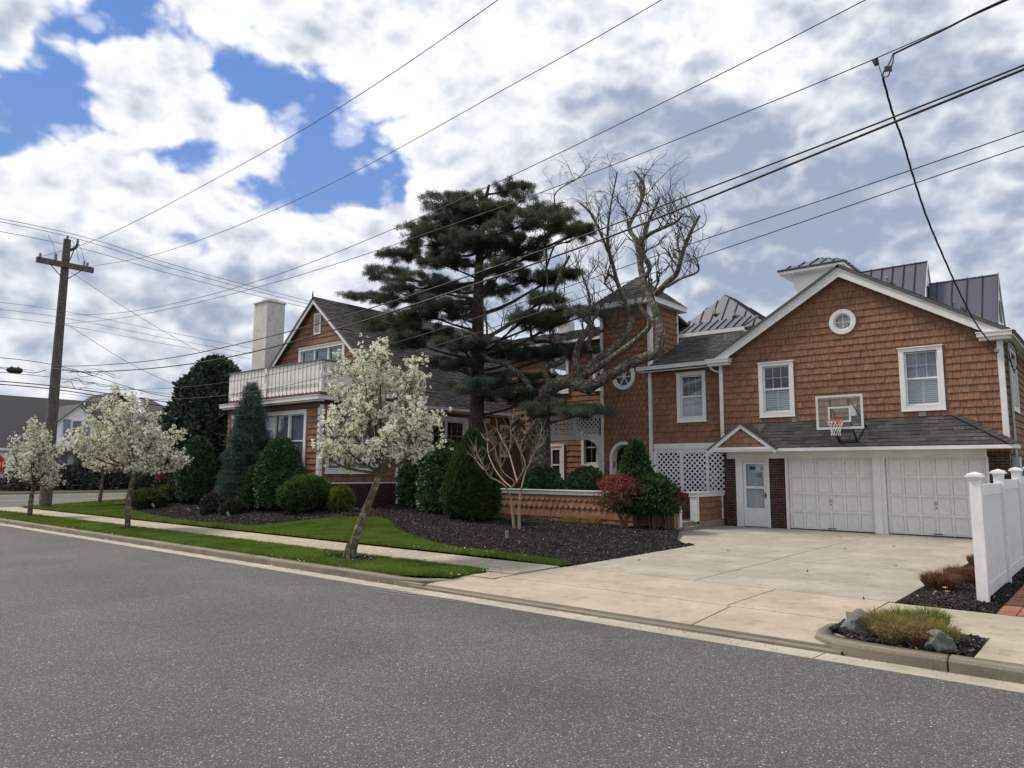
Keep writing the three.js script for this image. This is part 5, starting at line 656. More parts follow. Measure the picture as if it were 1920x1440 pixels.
// ---------------------------------------------------------------- houses across the cross street
function clapboards(parent, x, z0, z1, y0, y1, lim) { const n = Math.round((y1 - y0) / 0.16); for (let i = 0; i < n; i++) { const y = y0 + i * 0.16; let a = z0, b = z1; if (lim) { [a, b] = lim(y + 0.16); if (b - a < 0.15) continue; } const g = bb(x, x + 0.02, y, y + 0.15, -b, -a); mesh('clapboard', g, M.siding, parent); } }
{
  const h = thing('clapboard_house', 'white clapboard house with a dark roof and blue shutters across the cross street', 'house'), part = (n, g, m) => mesh(n, g, m, h), X = -70;
  const roofM = std([0.062, 0.06, 0.066], { roughness: 0.95 }), shut = std([0.2, 0.245, 0.28], { roughness: 0.7 });
  const wall = part('wall', mg([bb(X - 9, X, 0.1, 3.7, -30, 6)]), M.siding);
  part('roof', mg([quadSlab(V(X + 0.5, 3.5, 6.4), V(X + 0.5, 3.5, -30.4), V(X - 4.5, 8.2, -30.4), V(X - 4.5, 8.2, 6.4), 0.15), quadSlab(V(X - 9.5, 3.5, -30.4), V(X - 9.5, 3.5, 6.4), V(X - 4.5, 8.2, 6.4), V(X - 4.5, 8.2, -30.4), 0.15)]), roofM);
  part('end_wall', prism([[X - 9, 3.7], [X, 3.7], [X - 4.5, 7.9]], -30, -29.8), M.siding);
  // front gable
  const gz = 23.9, hw = 2.6, gy = 7.35, ey = 4.9;
  const gable = part('gable_wall', turnX(prism([[gz - hw, 0.1], [gz + hw, 0.1], [gz + hw, ey], [gz, gy - 0.1], [gz - hw, ey]], -3, 0, []), X + 0.9), M.siding);
  clapboards(gable, X + 0.9, gz - hw, gz + hw, 3.4, gy, y => { const d = y < ey ? hw : hw * (gy - 0.2 - y) / (gy - ey); return [gz - d, gz + d]; });
  for (const s of [-1, 1]) { part('gable_rake', turnX(prism([[gz + s * (hw + 0.4), ey - 0.5], [gz, gy - 0.1], [gz, gy + 0.1], [gz + s * (hw + 0.4), ey - 0.3]], 0, 0.08), X + 1.05), M.trim); part('gable_roof', s < 0 ? quadSlab(V(X - 4, ey - 0.3, -gz + hw + 0.45), V(X + 1.2, ey - 0.3, -gz + hw + 0.45), V(X + 1.2, gy + 0.12, -gz), V(X - 4, gy + 0.12, -gz), 0.08) : quadSlab(V(X + 1.2, ey - 0.3, -gz - hw - 0.45), V(X - 4, ey - 0.3, -gz - hw - 0.45), V(X - 4, gy + 0.12, -gz), V(X + 1.2, gy + 0.12, -gz), 0.08), roofM); }
  const win = (z, y0, y1, w, x = X + 0.93) => { const o = part('window', mg([bb(x, x + 0.06, y0, y1, z - w / 2, z - w / 2 + 0.12), bb(x, x + 0.06, y0, y1, z + w / 2 - 0.12, z + w / 2), bb(x, x + 0.06, y1 - 0.12, y1, z - w / 2 + 0.12, z + w / 2 - 0.12), bb(x, x + 0.06, y0, y0 + 0.12, z - w / 2 + 0.12, z + w / 2 - 0.12), bb(x, x + 0.05, (y0 + y1) / 2 - 0.04, (y0 + y1) / 2 + 0.04, z - w / 2 + 0.12, z + w / 2 - 0.12)]), M.white); mesh('pane', bb(x - 0.01, x + 0.02, y0 + 0.1, y1 - 0.1, z - w / 2 + 0.1, z + w / 2 - 0.1), std([0.13, 0.14, 0.15], { roughness: 0.15 }), o); };
  win(-23.75, 4.55, 6.05, 0.95); for (const z of [-22.95, -24.55]) part('shutter', bb(X + 0.93, X + 0.98, 4.55, 6.05, z - 0.25, z + 0.25), shut);
  for (const z of [-22.6, -24.3, -26.0]) win(z, 1.2, 3.2, 1.45); win(-28.4, 1.3, 2.9, 1.2, X + 0.01); win(-16, 1.3, 2.9, 1.2, X + 0.01); win(-12, 1.3, 2.9, 1.2, X + 0.01); win(-18.6, 1.3, 2.9, 1.0, X + 0.01);
  part('eave_trim', bb(X + 0.4, X + 0.5, 3.3, 3.5, -30.3, 6.3), M.trim); part('porch_roof', quadSlab(V(X + 2.2, 3.25, -gz + hw), V(X + 2.2, 3.25, -gz - hw), V(X + 0.9, 3.6, -gz - hw), V(X + 0.9, 3.6, -gz + hw), 0.1), roofM);
  for (const z of [-21.5, -26.3]) part('porch_column', bb(X + 2.0, X + 2.15, 0.3, 3.2, z - 0.07, z + 0.07), M.white);
  part('brick_steps', mg([bb(X + 0.9, X + 3, 0.1, 0.45, -22.2, -17), bb(X + 0.9, X + 1.2, 0.45, 1.0, -22, -17.2)]), M.bricks[1]);
  // right part with its own hipped roof
  part('wing_wall', bb(X - 8, X + 1, 0.1, 3.4, -38, -31), M.siding); part('wing_roof', mg([quadSlab(V(X + 1.4, 3.3, -30.6), V(X + 1.4, 3.3, -38.4), V(X - 3.5, 6.4, -38.4), V(X - 3.5, 6.4, -30.6), 0.12)]), roofM); part('wing_fascia', bb(X + 1.4, X + 1.46, 3.12, 3.3, -38.4, -30.6), M.trim); win(-33, 1.2, 2.9, 1.2, X + 1.01);
  rebase(h, X - 4, 0.1, -14);
  const k = thing('dark_roofed_house', 'grey two storey house rising behind the clapboard house', 'house'), kp = (n, g, m) => mesh(n, g, m, k), Y = -86;
  kp('wall', bb(Y - 8, Y, 0.1, 8.3, -40, -31.6), std([0.2, 0.2, 0.2])); const r2 = std([0.05, 0.05, 0.055], { roughness: 0.95 });
  kp('roof', mg([quadSlab(V(Y + 0.6, 8.2, -36.5), V(Y + 0.6, 8.2, -40.6), V(Y - 4, 10.4, -38.5), V(Y - 4, 10.4, -37.5), 0.15), quadSlab(V(Y + 0.8, 8.4, -30.9), V(Y + 0.8, 10.4, -33.2), V(Y - 7, 10.4, -33.2), V(Y - 7, 8.4, -30.9), 0.15), quadSlab(V(Y + 0.8, 10.4, -33.2), V(Y + 0.8, 8.4, -35.5), V(Y - 7, 8.4, -35.5), V(Y - 7, 10.4, -33.2), 0.15)]), r2);
  kp('gable', turnX(prism([[31.5, 8.2], [34.9, 8.2], [33.2, 10.1]], -0.2, 0), Y + 0.6), std([0.25, 0.25, 0.25])); for (const s of [-1, 1]) kp('gable_rake', turnX(prism([[33.2 + s * 2.3, 8.3], [33.2, 10.3], [33.2, 10.5], [33.2 + s * 2.3, 8.5]], 0, 0.1), Y + 0.8), M.trim); kp('gable_window', bb(Y + 0.6, Y + 0.65, 8.4, 9.2, -33.6, -32.8), M.black);
  rebase(k, Y - 4, 0.1, -36);
}

// ---------------------------------------------------------------- utility pole and wires
{
  const p = thing('utility_pole', 'tall weathered wooden utility pole with a crossarm at the street corner', 'utility pole'), part = (n, g, m) => mesh(n, g, m, p), X = -36.1, Z = -11.4;
  part('pole', tube(P3([X, -0.3, Z, X, 6, Z, X + 0.1, 12.15, Z]), 0.25, 0.15, 14, 4, 0.02), M.pole);
  part('crossarm', bb(X - 0.02 + 0.18, X + 0.3, 10.82, 11.06, Z - 1.12, Z + 1.18), M.pole);
  for (const s of [-1, 1]) part('arm_brace', tube(P3([X + 0.22, 10.85, Z + s * 0.65, X + 0.2, 10.35, Z + s * 0.12]), 0.02, 0.02, 6, 1), M.iron);
  part('bracket_arm', tube(P3([X + 0.1, 11.6, Z, X + 0.12, 11.85, Z - 0.35, X + 0.12, 12.05, Z - 0.42]), 0.07, 0.06, 8, 3), M.pole); part('bracket_strut', tube(P3([X + 0.12, 11.1, Z - 0.12, X + 0.12, 11.75, Z - 0.3]), 0.02, 0.02, 6, 1), M.iron);
  const ins = (x, y, z) => part('insulator', lathe([[0.02, 0], [0.06, 0.01], [0.03, 0.06], [0.07, 0.08], [0.035, 0.13], [0.06, 0.16], [0.001, 0.22]], 10).translate(x, y, z), M.grey);
  ins(X + 0.1, 12.15, Z); ins(X + 0.12, 12.08, Z - 0.42); ins(X + 0.24, 11.06, Z - 0.85); ins(X + 0.24, 11.06, Z + 0.45); ins(X + 0.24, 11.06, Z + 1.05);
  part('fuse_cutout', mg([bb(X + 0.2, X + 0.3, 11.06, 11.35, Z + 0.4, Z + 0.5), bb(X + 0.2, X + 0.28, 11.06, 11.3, Z - 0.75, Z - 0.68)]), M.grey);
  for (const [z, y] of [[Z + 0.45, 11.3], [Z - 0.72, 11.3], [Z - 0.5, 11.2]]) part('jumper_wire', tube(P3([X + 0.25, y, z, X + 0.3, 11.8, z + 0.2, X + 0.2, 12.15, z + 0.35]), 0.008, 0.008, 5, 5), M.wire);
  rebase(p, X, 0, Z);
  const wire = (label, pts, r, name = 'overhead_wire', grp) => { const v = P3(pts), c = v[0].clone(); const o = mesh(numbered(name), tube(v.map(q => q.sub(c)), r, r, 6, 10), M.wire); o.position.copy(c); tag(o, label, 'wire', grp); };
  const far = (pts) => pts;
  wire('thin overhead wire from the front end of the crossarm', [-36, 11.05, -10.3, -29.2, 10.52, -10.3, -20.6, 10.55, -10.3, -14.3, 10.8, -10.3, -9.2, 11.35, -10.3, 1, 13, -10.3, 8, 14.6, -10.3], 0.009);
  wire('thin overhead wire from the house end of the crossarm', [-36, 11.12, -12.4, -29.7, 10.43, -12.4, -23.8, 10.2, -12.4, -17, 10.35, -12.4, -10.5, 10.93, -12.4, -6.6, 11.34, -12.4, 2, 12.6, -12.4, 8, 13.6, -12.4], 0.009);
  wire('upper of the two street wires crossing the cedar top', [-36, 8.62, -11.2, -27.9, 7.69, -11.2, -19.1, 7.4, -11.2, -12, 7.78, -11.2, -5.5, 8.5, -11.2, -2.5, 8.93, -11.2, 3, 9.8, -11.2, 8, 10.7, -11.2], 0.008);
  wire('street wire carrying the clamp of the service drop', [-36, 8.2, -11.2, -27.9, 7.5, -11.2, -17.8, 7.2, -11.2, -9.5, 7.42, -11.2, -5.56, 7.68, -11.2, -2.44, 7.95, -11.2, 3, 8.7, -11.2, 8, 9.5, -11.2], 0.008);
  wire('twisted cable hung just below the clamp wire', [-2.2, 7.93, -11.2, -1.6, 8.02, -11.18, -1, 8.15, -11.2, 3, 8.62, -11.2, 8, 9.42, -11.2], 0.016);
  wire('upper thick black cable along the street', [-36, 6.35, -11.2, -31, 5.93, -11.2, -24, 5.6, -11.2, -15, 5.77, -11.2, -7.6, 6.35, -11.2, -5.6, 6.58, -11.2, -2.2, 6.98, -11.2, 3, 7.7, -11.2, 8, 8.4, -11.2], 0.014);
  wire('lower thick black cable along the street', [-36, 6.25, -11.2, -32.7, 5.82, -11.2, -25, 5.33, -11.2, -20, 5.27, -11.2, -15, 5.49, -11.2, -7.6, 6.14, -11.2, -5.6, 6.4, -11.2, -2.2, 6.9, -11.2, 3, 7.68, -11.2, 8, 8.4, -11.2], 0.019);
  wire('upper of the two low thin wires crossing the garage gable sky', [-36, 5.5, -11.2, -28, 4.75, -11.2, -19.3, 4.5, -11.2, -12, 4.95, -11.2, -5.2, 5.76, -11.2, -2, 6.13, -11.2, 3, 6.8, -11.2, 8, 7.5, -11.2], 0.008);
  wire('lower of the two low thin wires crossing the garage gable sky', [-36, 5.2, -11.2, -28, 4.4, -11.2, -19.3, 4.1, -11.2, -12, 4.6, -11.2, -5.3, 5.47, -11.2, -2, 5.92, -11.2, 3, 6.6, -11.2, 8, 7.3, -11.2], 0.008);
  { const pts = P3([-2.35, 7.62, -11.2, -2.36, 7.28, -11.78, -2.36, 7.1, -12.29, -2.37, 6.75, -12.96, -2.38, 6.33, -13.9, -2.39, 5.92, -15.41, -2.41, 5.55, -17.19, -2.43, 5.25, -19.24, -2.44, 5.07, -22.5]), c = new THREE.CatmullRomCurve3(pts), g = []; for (let s = 0; s < 3; s++) { const q = []; for (let i = 0; i <= 70; i++) { const t = i / 70, p = c.getPoint(t), a = t * 48 + s * 2.1; q.push(V(p.x + Math.cos(a) * 0.009, p.y, p.z + Math.sin(a) * 0.009)); } g.push(tube(q, 0.0095, 0.0095, 5, 1)); } const o = thing('service_drop', 'black twisted service cable running from the street wire down to the garage corner', 'cable'); mesh('cable', mg(g), M.wire, o); mesh('clamp', mg([tube(P3([-2.44, 7.93, -11.2, -2.42, 7.85, -11.2]), 0.045, 0.035, 8, 1), tube(P3([-2.4, 7.86, -11.2, -2.36, 7.64, -11.2]), 0.006, 0.006, 5, 1)]), M.iron, o); mesh('splice_wires', mg([tube(P3([-2.2, 7.93, -11.2, -2.26, 7.8, -11.2, -2.34, 7.7, -11.2, -2.35, 7.6, -11.2]), 0.008, 0.012, 6, 4), tube(P3([-2.19, 7.92, -11.2, -2.21, 7.8, -11.2, -2.25, 7.7, -11.2, -2.28, 7.62, -11.2, -2.34, 7.62, -11.2]), 0.009, 0.009, 6, 4), bb(-2.32, -2.27, 7.7, 7.77, -11.22, -11.18), bb(-2.265, -2.225, 7.68, 7.76, -11.22, -11.18)]), M.wire, o); mesh('wall_anchor', bb(-2.47, -2.42, 5.03, 5.12, -22.62, -22.5), M.white, o); rebase(o, -2.4, 5.05, -22.5); }
  // lines along the cross street
  const cs = [[12.42, 12.1, 11.69], [12.3, 11.9, 11.5], [11.9, 11.6, 11.28]], names = ['uppermost wire at the pole top along the cross street', 'wire over the pole tip along the cross street', 'third wire just under the pole tip along the cross street'];
  cs.forEach(([a, b, c], i) => wire(names[i], [-36 - 0.1 * i, a - 0.5, 40, -36 - 0.1 * i, a - 0.25, -2, -36 + (i ? 0 : 0.12), a, -11.5 - (i ? 0 : 0.3), -36.1, b, -16.1, -36.1, c, -24.4, -36.1, c - 0.2, -40, -36.1, a, -62], 0.011));
  [[8.93, 8.67, 8.4], [8.62, 8.35, 8.1], [8.29, 8.05, 7.8]].forEach(([a, b, c], i) => wire(['top', 'middle', 'bottom'][i] + ' wire of the thin trio at mid pole along the cross street', [-36.3, a - 0.35, 40, -36.3, a - 0.1, -7, -36.3, a, -11.4, -36.3, b, -16.3, -36.3, c, -24, -36.3, a, -62], 0.008));
  [[6.46, 5.5, 0.014], [5.89, 5.6, 0.012], [5.51, 5.2, 0.022], [5.37, 4.98, 0.022]].forEach(([a, b, r], i) => wire(['cable with loops above the splice box at the pole', 'cable below the splice box at the pole', 'upper thick cable low on the pole', 'lower thick cable low on the pole'][i], [-36.35, a + 0.1, 40, -36.35, a - 0.02, -6, -36.35, a, -11.3, -36.35, b, -16, -36.35, b - 0.2, -24, -36.35, a, -62], r));
  wire('slack guy cable slanting down from the crossarm toward the houses', [-36.1, 10.7, -11.7, -36.4, 9.2, -15, -36.8, 7.3, -20, -37.2, 5.9, -25], 0.009); wire('cable slanting down from mid pole behind the blossom', [-36.1, 8.4, -11.5, -36.6, 6.8, -15, -37, 5.2, -20], 0.01);
  const sb = thing('splice_box', 'dark cable splice case hanging on wires beside the pole', 'splice case'); const cas = new THREE.CapsuleGeometry(0.13, 0.35, 6, 12); cas.rotateX(Math.PI / 2); mesh('case', cas.translate(-36.35, 6.05, -9.9), M.black, sb); mesh('straps', mg([tube(P3([-36.35, 6.13, -9.3, -36.35, 6.12, -10.6]), 0.01, 0.01, 5, 1), bb(-36.37, -36.33, 6.1, 6.22, -9.8, -9.76), bb(-36.37, -36.33, 6.1, 6.22, -10.05, -10.01)]), M.wire, sb); mesh('cable_tails', mg([tube(P3([-36.35, 6.05, -10.2, -36.3, 6.0, -10.6, -36.3, 6.2, -11.1]), 0.014, 0.014, 6, 5), tube(P3([-36.35, 6.05, -9.6, -36.35, 6.15, -9.0, -36.35, 6.3, -7]), 0.014, 0.014, 6, 5)]), M.wire, sb); rebase(sb, -36.35, 6.05, -9.9);
  const rn = rng(17), lp = []; for (let i = 0; i < 9; i++) { const z = -11.6 - rn() * 1.6, y = 6.35 - rn() * 0.9; lp.push(tube([V(-36.2, y, z), V(-36.1 + rn() * 0.2, y - 0.15 + rn() * 0.3, z - 0.25), V(-36.1, y + 0.15 - rn() * 0.4, z - 0.5), V(-36, y - 0.1, z - 0.8 - rn() * 0.5)], 0.012, 0.012, 5, 6)); } tag(mesh('loose_cables', mg(lp), M.wire), 'tangle of loose cable ends just right of the utility pole', 'cable');
  tag(mesh('cable_loop', tube(P3([-36.2, 5.2, -13.2, -36.2, 4.9, -12.8, -36.2, 4.5, -12.9, -36.2, 4.42, -13.3, -36.2, 4.8, -13.9, -36.2, 5.05, -14.4]), 0.018, 0.018, 6, 6), M.wire), 'black cable storage loop hanging below the thick cables', 'cable');
}

// ---------------------------------------------------------------- basketball hoop
{
  const h = thing('basketball_hoop', 'basketball hoop with clear backboard standing on the pent roof above the garage', 'basketball hoop'), part = (n, g, m) => mesh(n, g, m, h), Z = -21.25, x0 = -6.66, x1 = -5.42, y0 = 3.05, y1 = 4.0, cx = -6.04;
  const b = part('backboard', bb(x0 + 0.03, x1 - 0.03, y0 + 0.03, y1 - 0.03, Z - 0.006, Z + 0.006), M.plexi); const pale = std([0.55, 0.62, 0.57], { roughness: 0.5 });
  mesh('border', mg([bb(x0, x1, y0, y0 + 0.06, Z - 0.015, Z + 0.015), bb(x0, x1, y1 - 0.06, y1, Z - 0.015, Z + 0.015), bb(x0, x0 + 0.06, y0 + 0.06, y1 - 0.06, Z - 0.015, Z + 0.015), bb(x1 - 0.06, x1, y0 + 0.06, y1 - 0.06, Z - 0.015, Z + 0.015)]), pale, b);
  const q0 = cx - 0.3, q1 = cx + 0.3, r0 = 3.24, r1 = 3.68; mesh('target_square', mg([bb(q0, q1, r0, r0 + 0.05, Z + 0.007, Z + 0.011), bb(q0, q1, r1 - 0.05, r1, Z + 0.007, Z + 0.011), bb(q0, q0 + 0.05, r0 + 0.05, r1 - 0.05, Z + 0.007, Z + 0.011), bb(q1 - 0.05, q1, r0 + 0.05, r1 - 0.05, Z + 0.007, Z + 0.011)]), pale, b);
  const ry = 3.28, rz = Z + 0.4; const ring = new THREE.TorusGeometry(0.228, 0.011, 8, 30); ring.rotateX(Math.PI / 2); ring.translate(cx, ry, rz); const rim = part('rim', ring, M.red); mesh('rim_bracket', mg([bb(cx - 0.09, cx + 0.09, ry - 0.12, ry + 0.012, Z + 0.01, Z + 0.05), bb(cx - 0.1, cx + 0.1, ry - 0.01, ry + 0.008, Z + 0.05, Z + 0.19), tube(P3([cx - 0.08, ry - 0.1, Z + 0.05, cx - 0.14, ry, Z + 0.24]), 0.008, 0.008, 6, 1), tube(P3([cx + 0.08, ry - 0.1, Z + 0.05, cx + 0.14, ry, Z + 0.24]), 0.008, 0.008, 6, 1)]), M.red, rim);
  const net = []; const rad = [0.228, 0.19, 0.15, 0.125, 0.115, 0.12]; for (let s = 0; s < 12; s++) for (const d of [1, -1]) { const q = []; for (let k = 0; k < 6; k++) { const a = (s + d * k * 0.5) / 12 * 6.2832; q.push(V(cx + Math.cos(a) * rad[k], ry - k * 0.085, rz + Math.sin(a) * rad[k])); } net.push(tube(q, 0.0045, 0.0045, 4, 2)); } part('net', mg(net), M.net);
  for (const s of [-1, 1]) { const x = cx + s * 0.24, y = 2.62; part('support_bar', tube(P3([x, y + 0.1, -21.98, x, 3.3, Z - 0.1, x, 3.9, Z - 0.04]), 0.028, 0.024, 8, 3), M.black); part('support_strut', mg([tube(P3([x + s * 0.12, 3.2, -22.45, x, 3.35, Z - 0.08]), 0.02, 0.02, 6, 1), tube(P3([x + s * 0.12, 3.2, -22.45, x + s * 0.04, 3.85, Z - 0.04]), 0.018, 0.018, 6, 1), tube(P3([x, 2.72, -21.95, x + s * 0.12, 3.22, -22.45]), 0.02, 0.02, 6, 1)]), M.black); }
  part('cross_bar', mg([bb(cx - 0.25, cx + 0.25, 2.72, 2.77, -21.98, -21.93), bb(cx - 0.25, cx + 0.25, 3.0, 3.04, -21.7, -21.66), bb(cx - 0.3, cx + 0.3, 3.35, 3.4, Z - 0.12, Z - 0.07)]), M.black); part('mount_plate', mg([bb(cx - 0.11, cx + 0.09, 3.5, 3.82, -22.62, -22.5)]), std([0.55, 0.53, 0.5]));
  rebase(h, cx, 2.65, -21.95);
}

// ---------------------------------------------------------------- white vinyl fence
{
  const f = thing('vinyl_fence', 'white vinyl privacy fence with capped posts beside the driveway', 'fence'), X = -1.62, zs = [-11.75, -14.1, -16.5, -18.9, -21.3];
  const cap = (() => { const g = []; for (const [w, y0, y1] of [[0.215, 0, 0.028], [0.185, 0.028, 0.045], [0.155, -0.03, 0]]) g.push(bb(-w / 2, w / 2, y0, y1, -w / 2, w / 2)); const c = new THREE.ConeGeometry(0.125, 0.032, 4); c.rotateY(Math.PI / 4); c.translate(0, 0.061, 0); g.push(muv(c)); return mg(g); })();
  zs.forEach((z, i) => { const h = 1.78 + i * 0.05, p = mesh('post', bb(X - 0.068, X + 0.068, 0.0, h, z - 0.068, z + 0.068), M.vinyl, f); const c = mesh('cap', cap, M.vinyl, p); c.position.set(X, h + 0.02, z);
    if (i < zs.length - 1) { const z1 = zs[i + 1], y = 0.17 + i * 0.01; mesh('top_rail', bb(X - 0.03, X + 0.03, h - 0.24, h - 0.08, z1 + 0.07, z - 0.07), M.vinyl, f); mesh('bottom_rail', bb(X - 0.03, X + 0.03, y, y + 0.17, z1 + 0.07, z - 0.07), M.vinyl, f); const n = 13, w = (z - z1 - 0.14) / n; const pg = bb(-0.022, 0.022, 0, h - 0.24 - y - 0.17, -w / 2 + 0.011, w / 2 - 0.011), bk = mesh('panel_web', bb(X - 0.005, X + 0.005, y + 0.17, h - 0.24, z1 + 0.07, z - 0.07), M.vinyl, f); for (let k = 0; k < n; k++) mesh('picket', pg, M.vinyl, f).position.set(X, y + 0.17, z - 0.07 - (k + 0.5) * w); } });
  rebase(f, X, 0.1, -16.5);
}

// ---------------------------------------------------------------- stop sign
{
  const s = thing('stop_sign', 'red stop sign on a dark post at the corner of the verge', 'stop sign'), X = -33.0, Z = -8.6;
  const o = new THREE.Shape(); for (let i = 0; i < 8; i++) { const a = (i + 0.5) / 8 * 6.2832; i ? o.lineTo(Math.cos(a) * 0.4, Math.sin(a) * 0.4) : o.moveTo(Math.cos(a) * 0.4, Math.sin(a) * 0.4); }
  const g = new THREE.ExtrudeGeometry(o, { depth: 0.006, bevelEnabled: false }); const w = new THREE.Shape(); for (let i = 0; i < 8; i++) { const a = (i + 0.5) / 8 * 6.2832; i ? w.lineTo(Math.cos(a) * 0.415, Math.sin(a) * 0.415) : w.moveTo(Math.cos(a) * 0.415, Math.sin(a) * 0.415); }
  const gw = new THREE.ExtrudeGeometry(w, { depth: 0.004, bevelEnabled: false }); const place = q => { q.rotateY(Math.PI / 2); q.translate(X, 2.0, Z); return q; };
  mesh('sign_edge', place(gw), M.white, s); mesh('sign_face', place(g.translate(0, 0, 0.005)), M.signRed, s);
  const t = new TextGeometry('STOP', { font: scene.userData.font, size: 0.25, depth: 0.004, curveSegments: 6 }); t.computeBoundingBox(); t.translate(-t.boundingBox.max.x / 2, -0.125, 0.012); mesh('lettering', place(t), M.white, s); delete scene.userData.font;
  mesh('post', bb(X - 0.05, X - 0.01, 0.05, 2.4, Z - 0.03, Z + 0.03), M.iron, s); rebase(s, X, 0.1, Z);
}

// ---------------------------------------------------------------- plants
const CR = V(0.764, 0, -0.645), CD = V(-0.645, 0, -0.764);
function leafClump(n, r, len, wid, seed, fold = 0.2) {         // n folded leaves spread over a small ball, pointing outward
  const rn = rng(seed), p = [];
  for (let i = 0; i < n; i++) {
    const d = V(rn() - 0.5, rn() - 0.35, rn() - 0.5).normalize(), o = d.clone().multiplyScalar(r * rn()), s = V(rn() - 0.5, rn() - 0.5, rn() - 0.5).cross(d).normalize(), u = V().crossVectors(d, s), L = len * (0.7 + rn() * 0.5), W = wid * (0.7 + rn() * 0.5);
    const a = o, t = o.clone().addScaledVector(d, L), l = o.clone().addScaledVector(d, L * 0.45).addScaledVector(s, W / 2).addScaledVector(u, fold * W), q = o.clone().addScaledVector(d, L * 0.45).addScaledVector(s, -W / 2).addScaledVector(u, fold * W);
    p.push(a.toArray(), q.toArray(), t.toArray(), a.toArray(), t.toArray(), l.toArray());
  }
  return tris(p);
}
const shapes = {
  dome: t => t < 0.3 ? 0.8 + 0.2 * Math.sqrt(t / 0.3) : Math.sqrt(Math.max(0, 1 - ((t - 0.3) / 0.7) ** 2)),
  ball: t => Math.sqrt(Math.max(0, 1 - (2 * t - 1) ** 2)),
  tear: t => t < 0.25 ? 0.75 + 0.25 * Math.sin(t / 0.25 * 1.57) : Math.cos(((t - 0.25) / 0.75) * 1.57) ** 0.75,
  cone: t => t < 0.12 ? 0.8 + t / 0.12 * 0.2 : Math.pow(1 - (t - 0.12) / 0.88, 0.85),
  mound: t => Math.sqrt(Math.max(0, 1 - t * t)),
};
const clumps = { broad: leafClump(6, 0.05, 0.085, 0.05, 1), yew: leafClump(11, 0.05, 0.1, 0.018, 2), big: leafClump(6, 0.08, 0.17, 0.07, 3), tiny: leafClump(8, 0.04, 0.06, 0.03, 4), scale: leafClump(9, 0.06, 0.09, 0.035, 5), tuft: leafClump(16, 0.09, 0.2, 0.02, 6, 0.1) };
function bush(name, label, x, z, rx, h, o = {}) {
  const y = o.y ?? bedH(x, z), rz = o.rz || rx, rn = rng(o.seed || Math.abs(x * 131 + z * 57) | 0), f = shapes[o.shape || 'dome'], g = thing(name, label, o.cat || 'shrub', o.group), L = [], n = o.n || 2600, lump = o.lump ?? 0.1, sk = o.skirt ?? 0.05, so = rn() * 50;
  const bump = (a, t) => 1 + lump * n3(Math.cos(a) * 1.6 * (o.freq || 1) + so, t * 3 * (o.freq || 1), Math.sin(a) * 1.6 * (o.freq || 1)) + lump * 0.5 * n3(Math.cos(a) * 4 + so, t * 8, Math.sin(a) * 4);
  for (let i = 0; i < n; i++) {
    const t = sk + (1 - sk) * Math.pow(rn(), o.bias || 0.9), a = rn() * 6.2832, d = (1.04 - Math.pow(rn(), 1.6) * 0.2 + (rn() < 0.07 ? rn() * 0.12 : 0)) * bump(a, t) * f(t), lean = (o.lean || 0) * t;
    const px = Math.cos(a) * d * rx + lean, pz = Math.sin(a) * d * rz, v = 0.35 + rn() * 1.4, alt = o.alt && rn() < (o.altP || 0.3) && t > (o.altT || 0);
    L.push([px, t * h * (0.97 + 0.06 * rn()), pz, (rn() - 0.5) * 1.6, rn() * 6.28, (rn() - 0.5) * 1.6, (o.size || 1) * (1.0 + rn() * 0.9), alt ? o.alt.map(c => c * (0.75 + rn() * 0.5)) : [v, v, v]]);
  }
  const col = (o.color || [0.03, 0.06, 0.02]).map(c => c * 1.5);
  scatter('foliage', clumps[o.leaf || 'broad'], o.leaf === 'yew' || o.leaf === 'scale' ? leafMat(col, 0.25) : std(col, { roughness: 0.55 }), L, g);
  const core = []; for (let j = 0; j <= 10; j++) core.push([Math.max(0.001, f(Math.min(1, sk + (1 - sk) * j / 10)) * (o.core ?? 0.8)), j / 10]);
  const cg = lathe([[0.001, 0], ...core], 18); wave(cg, v => { const a = Math.atan2(v.z, v.x), b = bump(a, v.y) * 0.97; v.x = v.x * rx * b + (o.lean || 0) * v.y; v.z *= rz * b; v.y = sk * h + v.y * h * 0.94 * (1 - sk); });
  mesh('inner_foliage', cg, std(col, { roughness: 1 }), g);
  const stems = []; for (let i = 0; i < (o.stems || 4); i++) { const a = i * 1.7 + rn(), r = rx * (o.stemSpread ?? 0.2); stems.push(tube([V(Math.cos(a) * r * 0.5, -0.06, Math.sin(a) * r * 0.5), V(Math.cos(a) * r, h * (sk + 0.25), Math.sin(a) * r)], 0.02 + h * 0.006, 0.015, 6, 2)); }
  mesh('stems', mg(stems), M.twig, g); g.position.set(x, y, z); return g;
}
bush('round_shrub', 'tall clipped dark green dome shrub in front of the sunroom windows', -23.0, -14.55, 0.78, 2.4, { n: 4200, color: [0.026, 0.058, 0.022], leaf: 'tiny', size: 1.1, lump: 0.05 });
bush('round_shrub', 'rounded lower shrub leaning on the left of the sunroom dome shrub', -23.95, -14.25, 0.42, 1.5, { n: 1800, color: [0.03, 0.055, 0.018], leaf: 'yew', lump: 0.07 });
bush('yew', 'spreading yew with lighter tips in front of the sunroom brick corner', -21.25, -14.35, 0.74, 1.1, { n: 2600, leaf: 'yew', shape: 'ball', color: [0.032, 0.056, 0.018], alt: [1.7, 1.75, 1.2], altT: 0.6, altP: 0.5, skirt: 0.12, lean: 0.25 });
bush('small_shrub', 'small yellowish green shrub before the brick base of the sunroom', -19.9, -14.9, 0.3, 0.72, { n: 700, leaf: 'yew', color: [0.075, 0.088, 0.018], shape: 'ball', skirt: 0.1 });
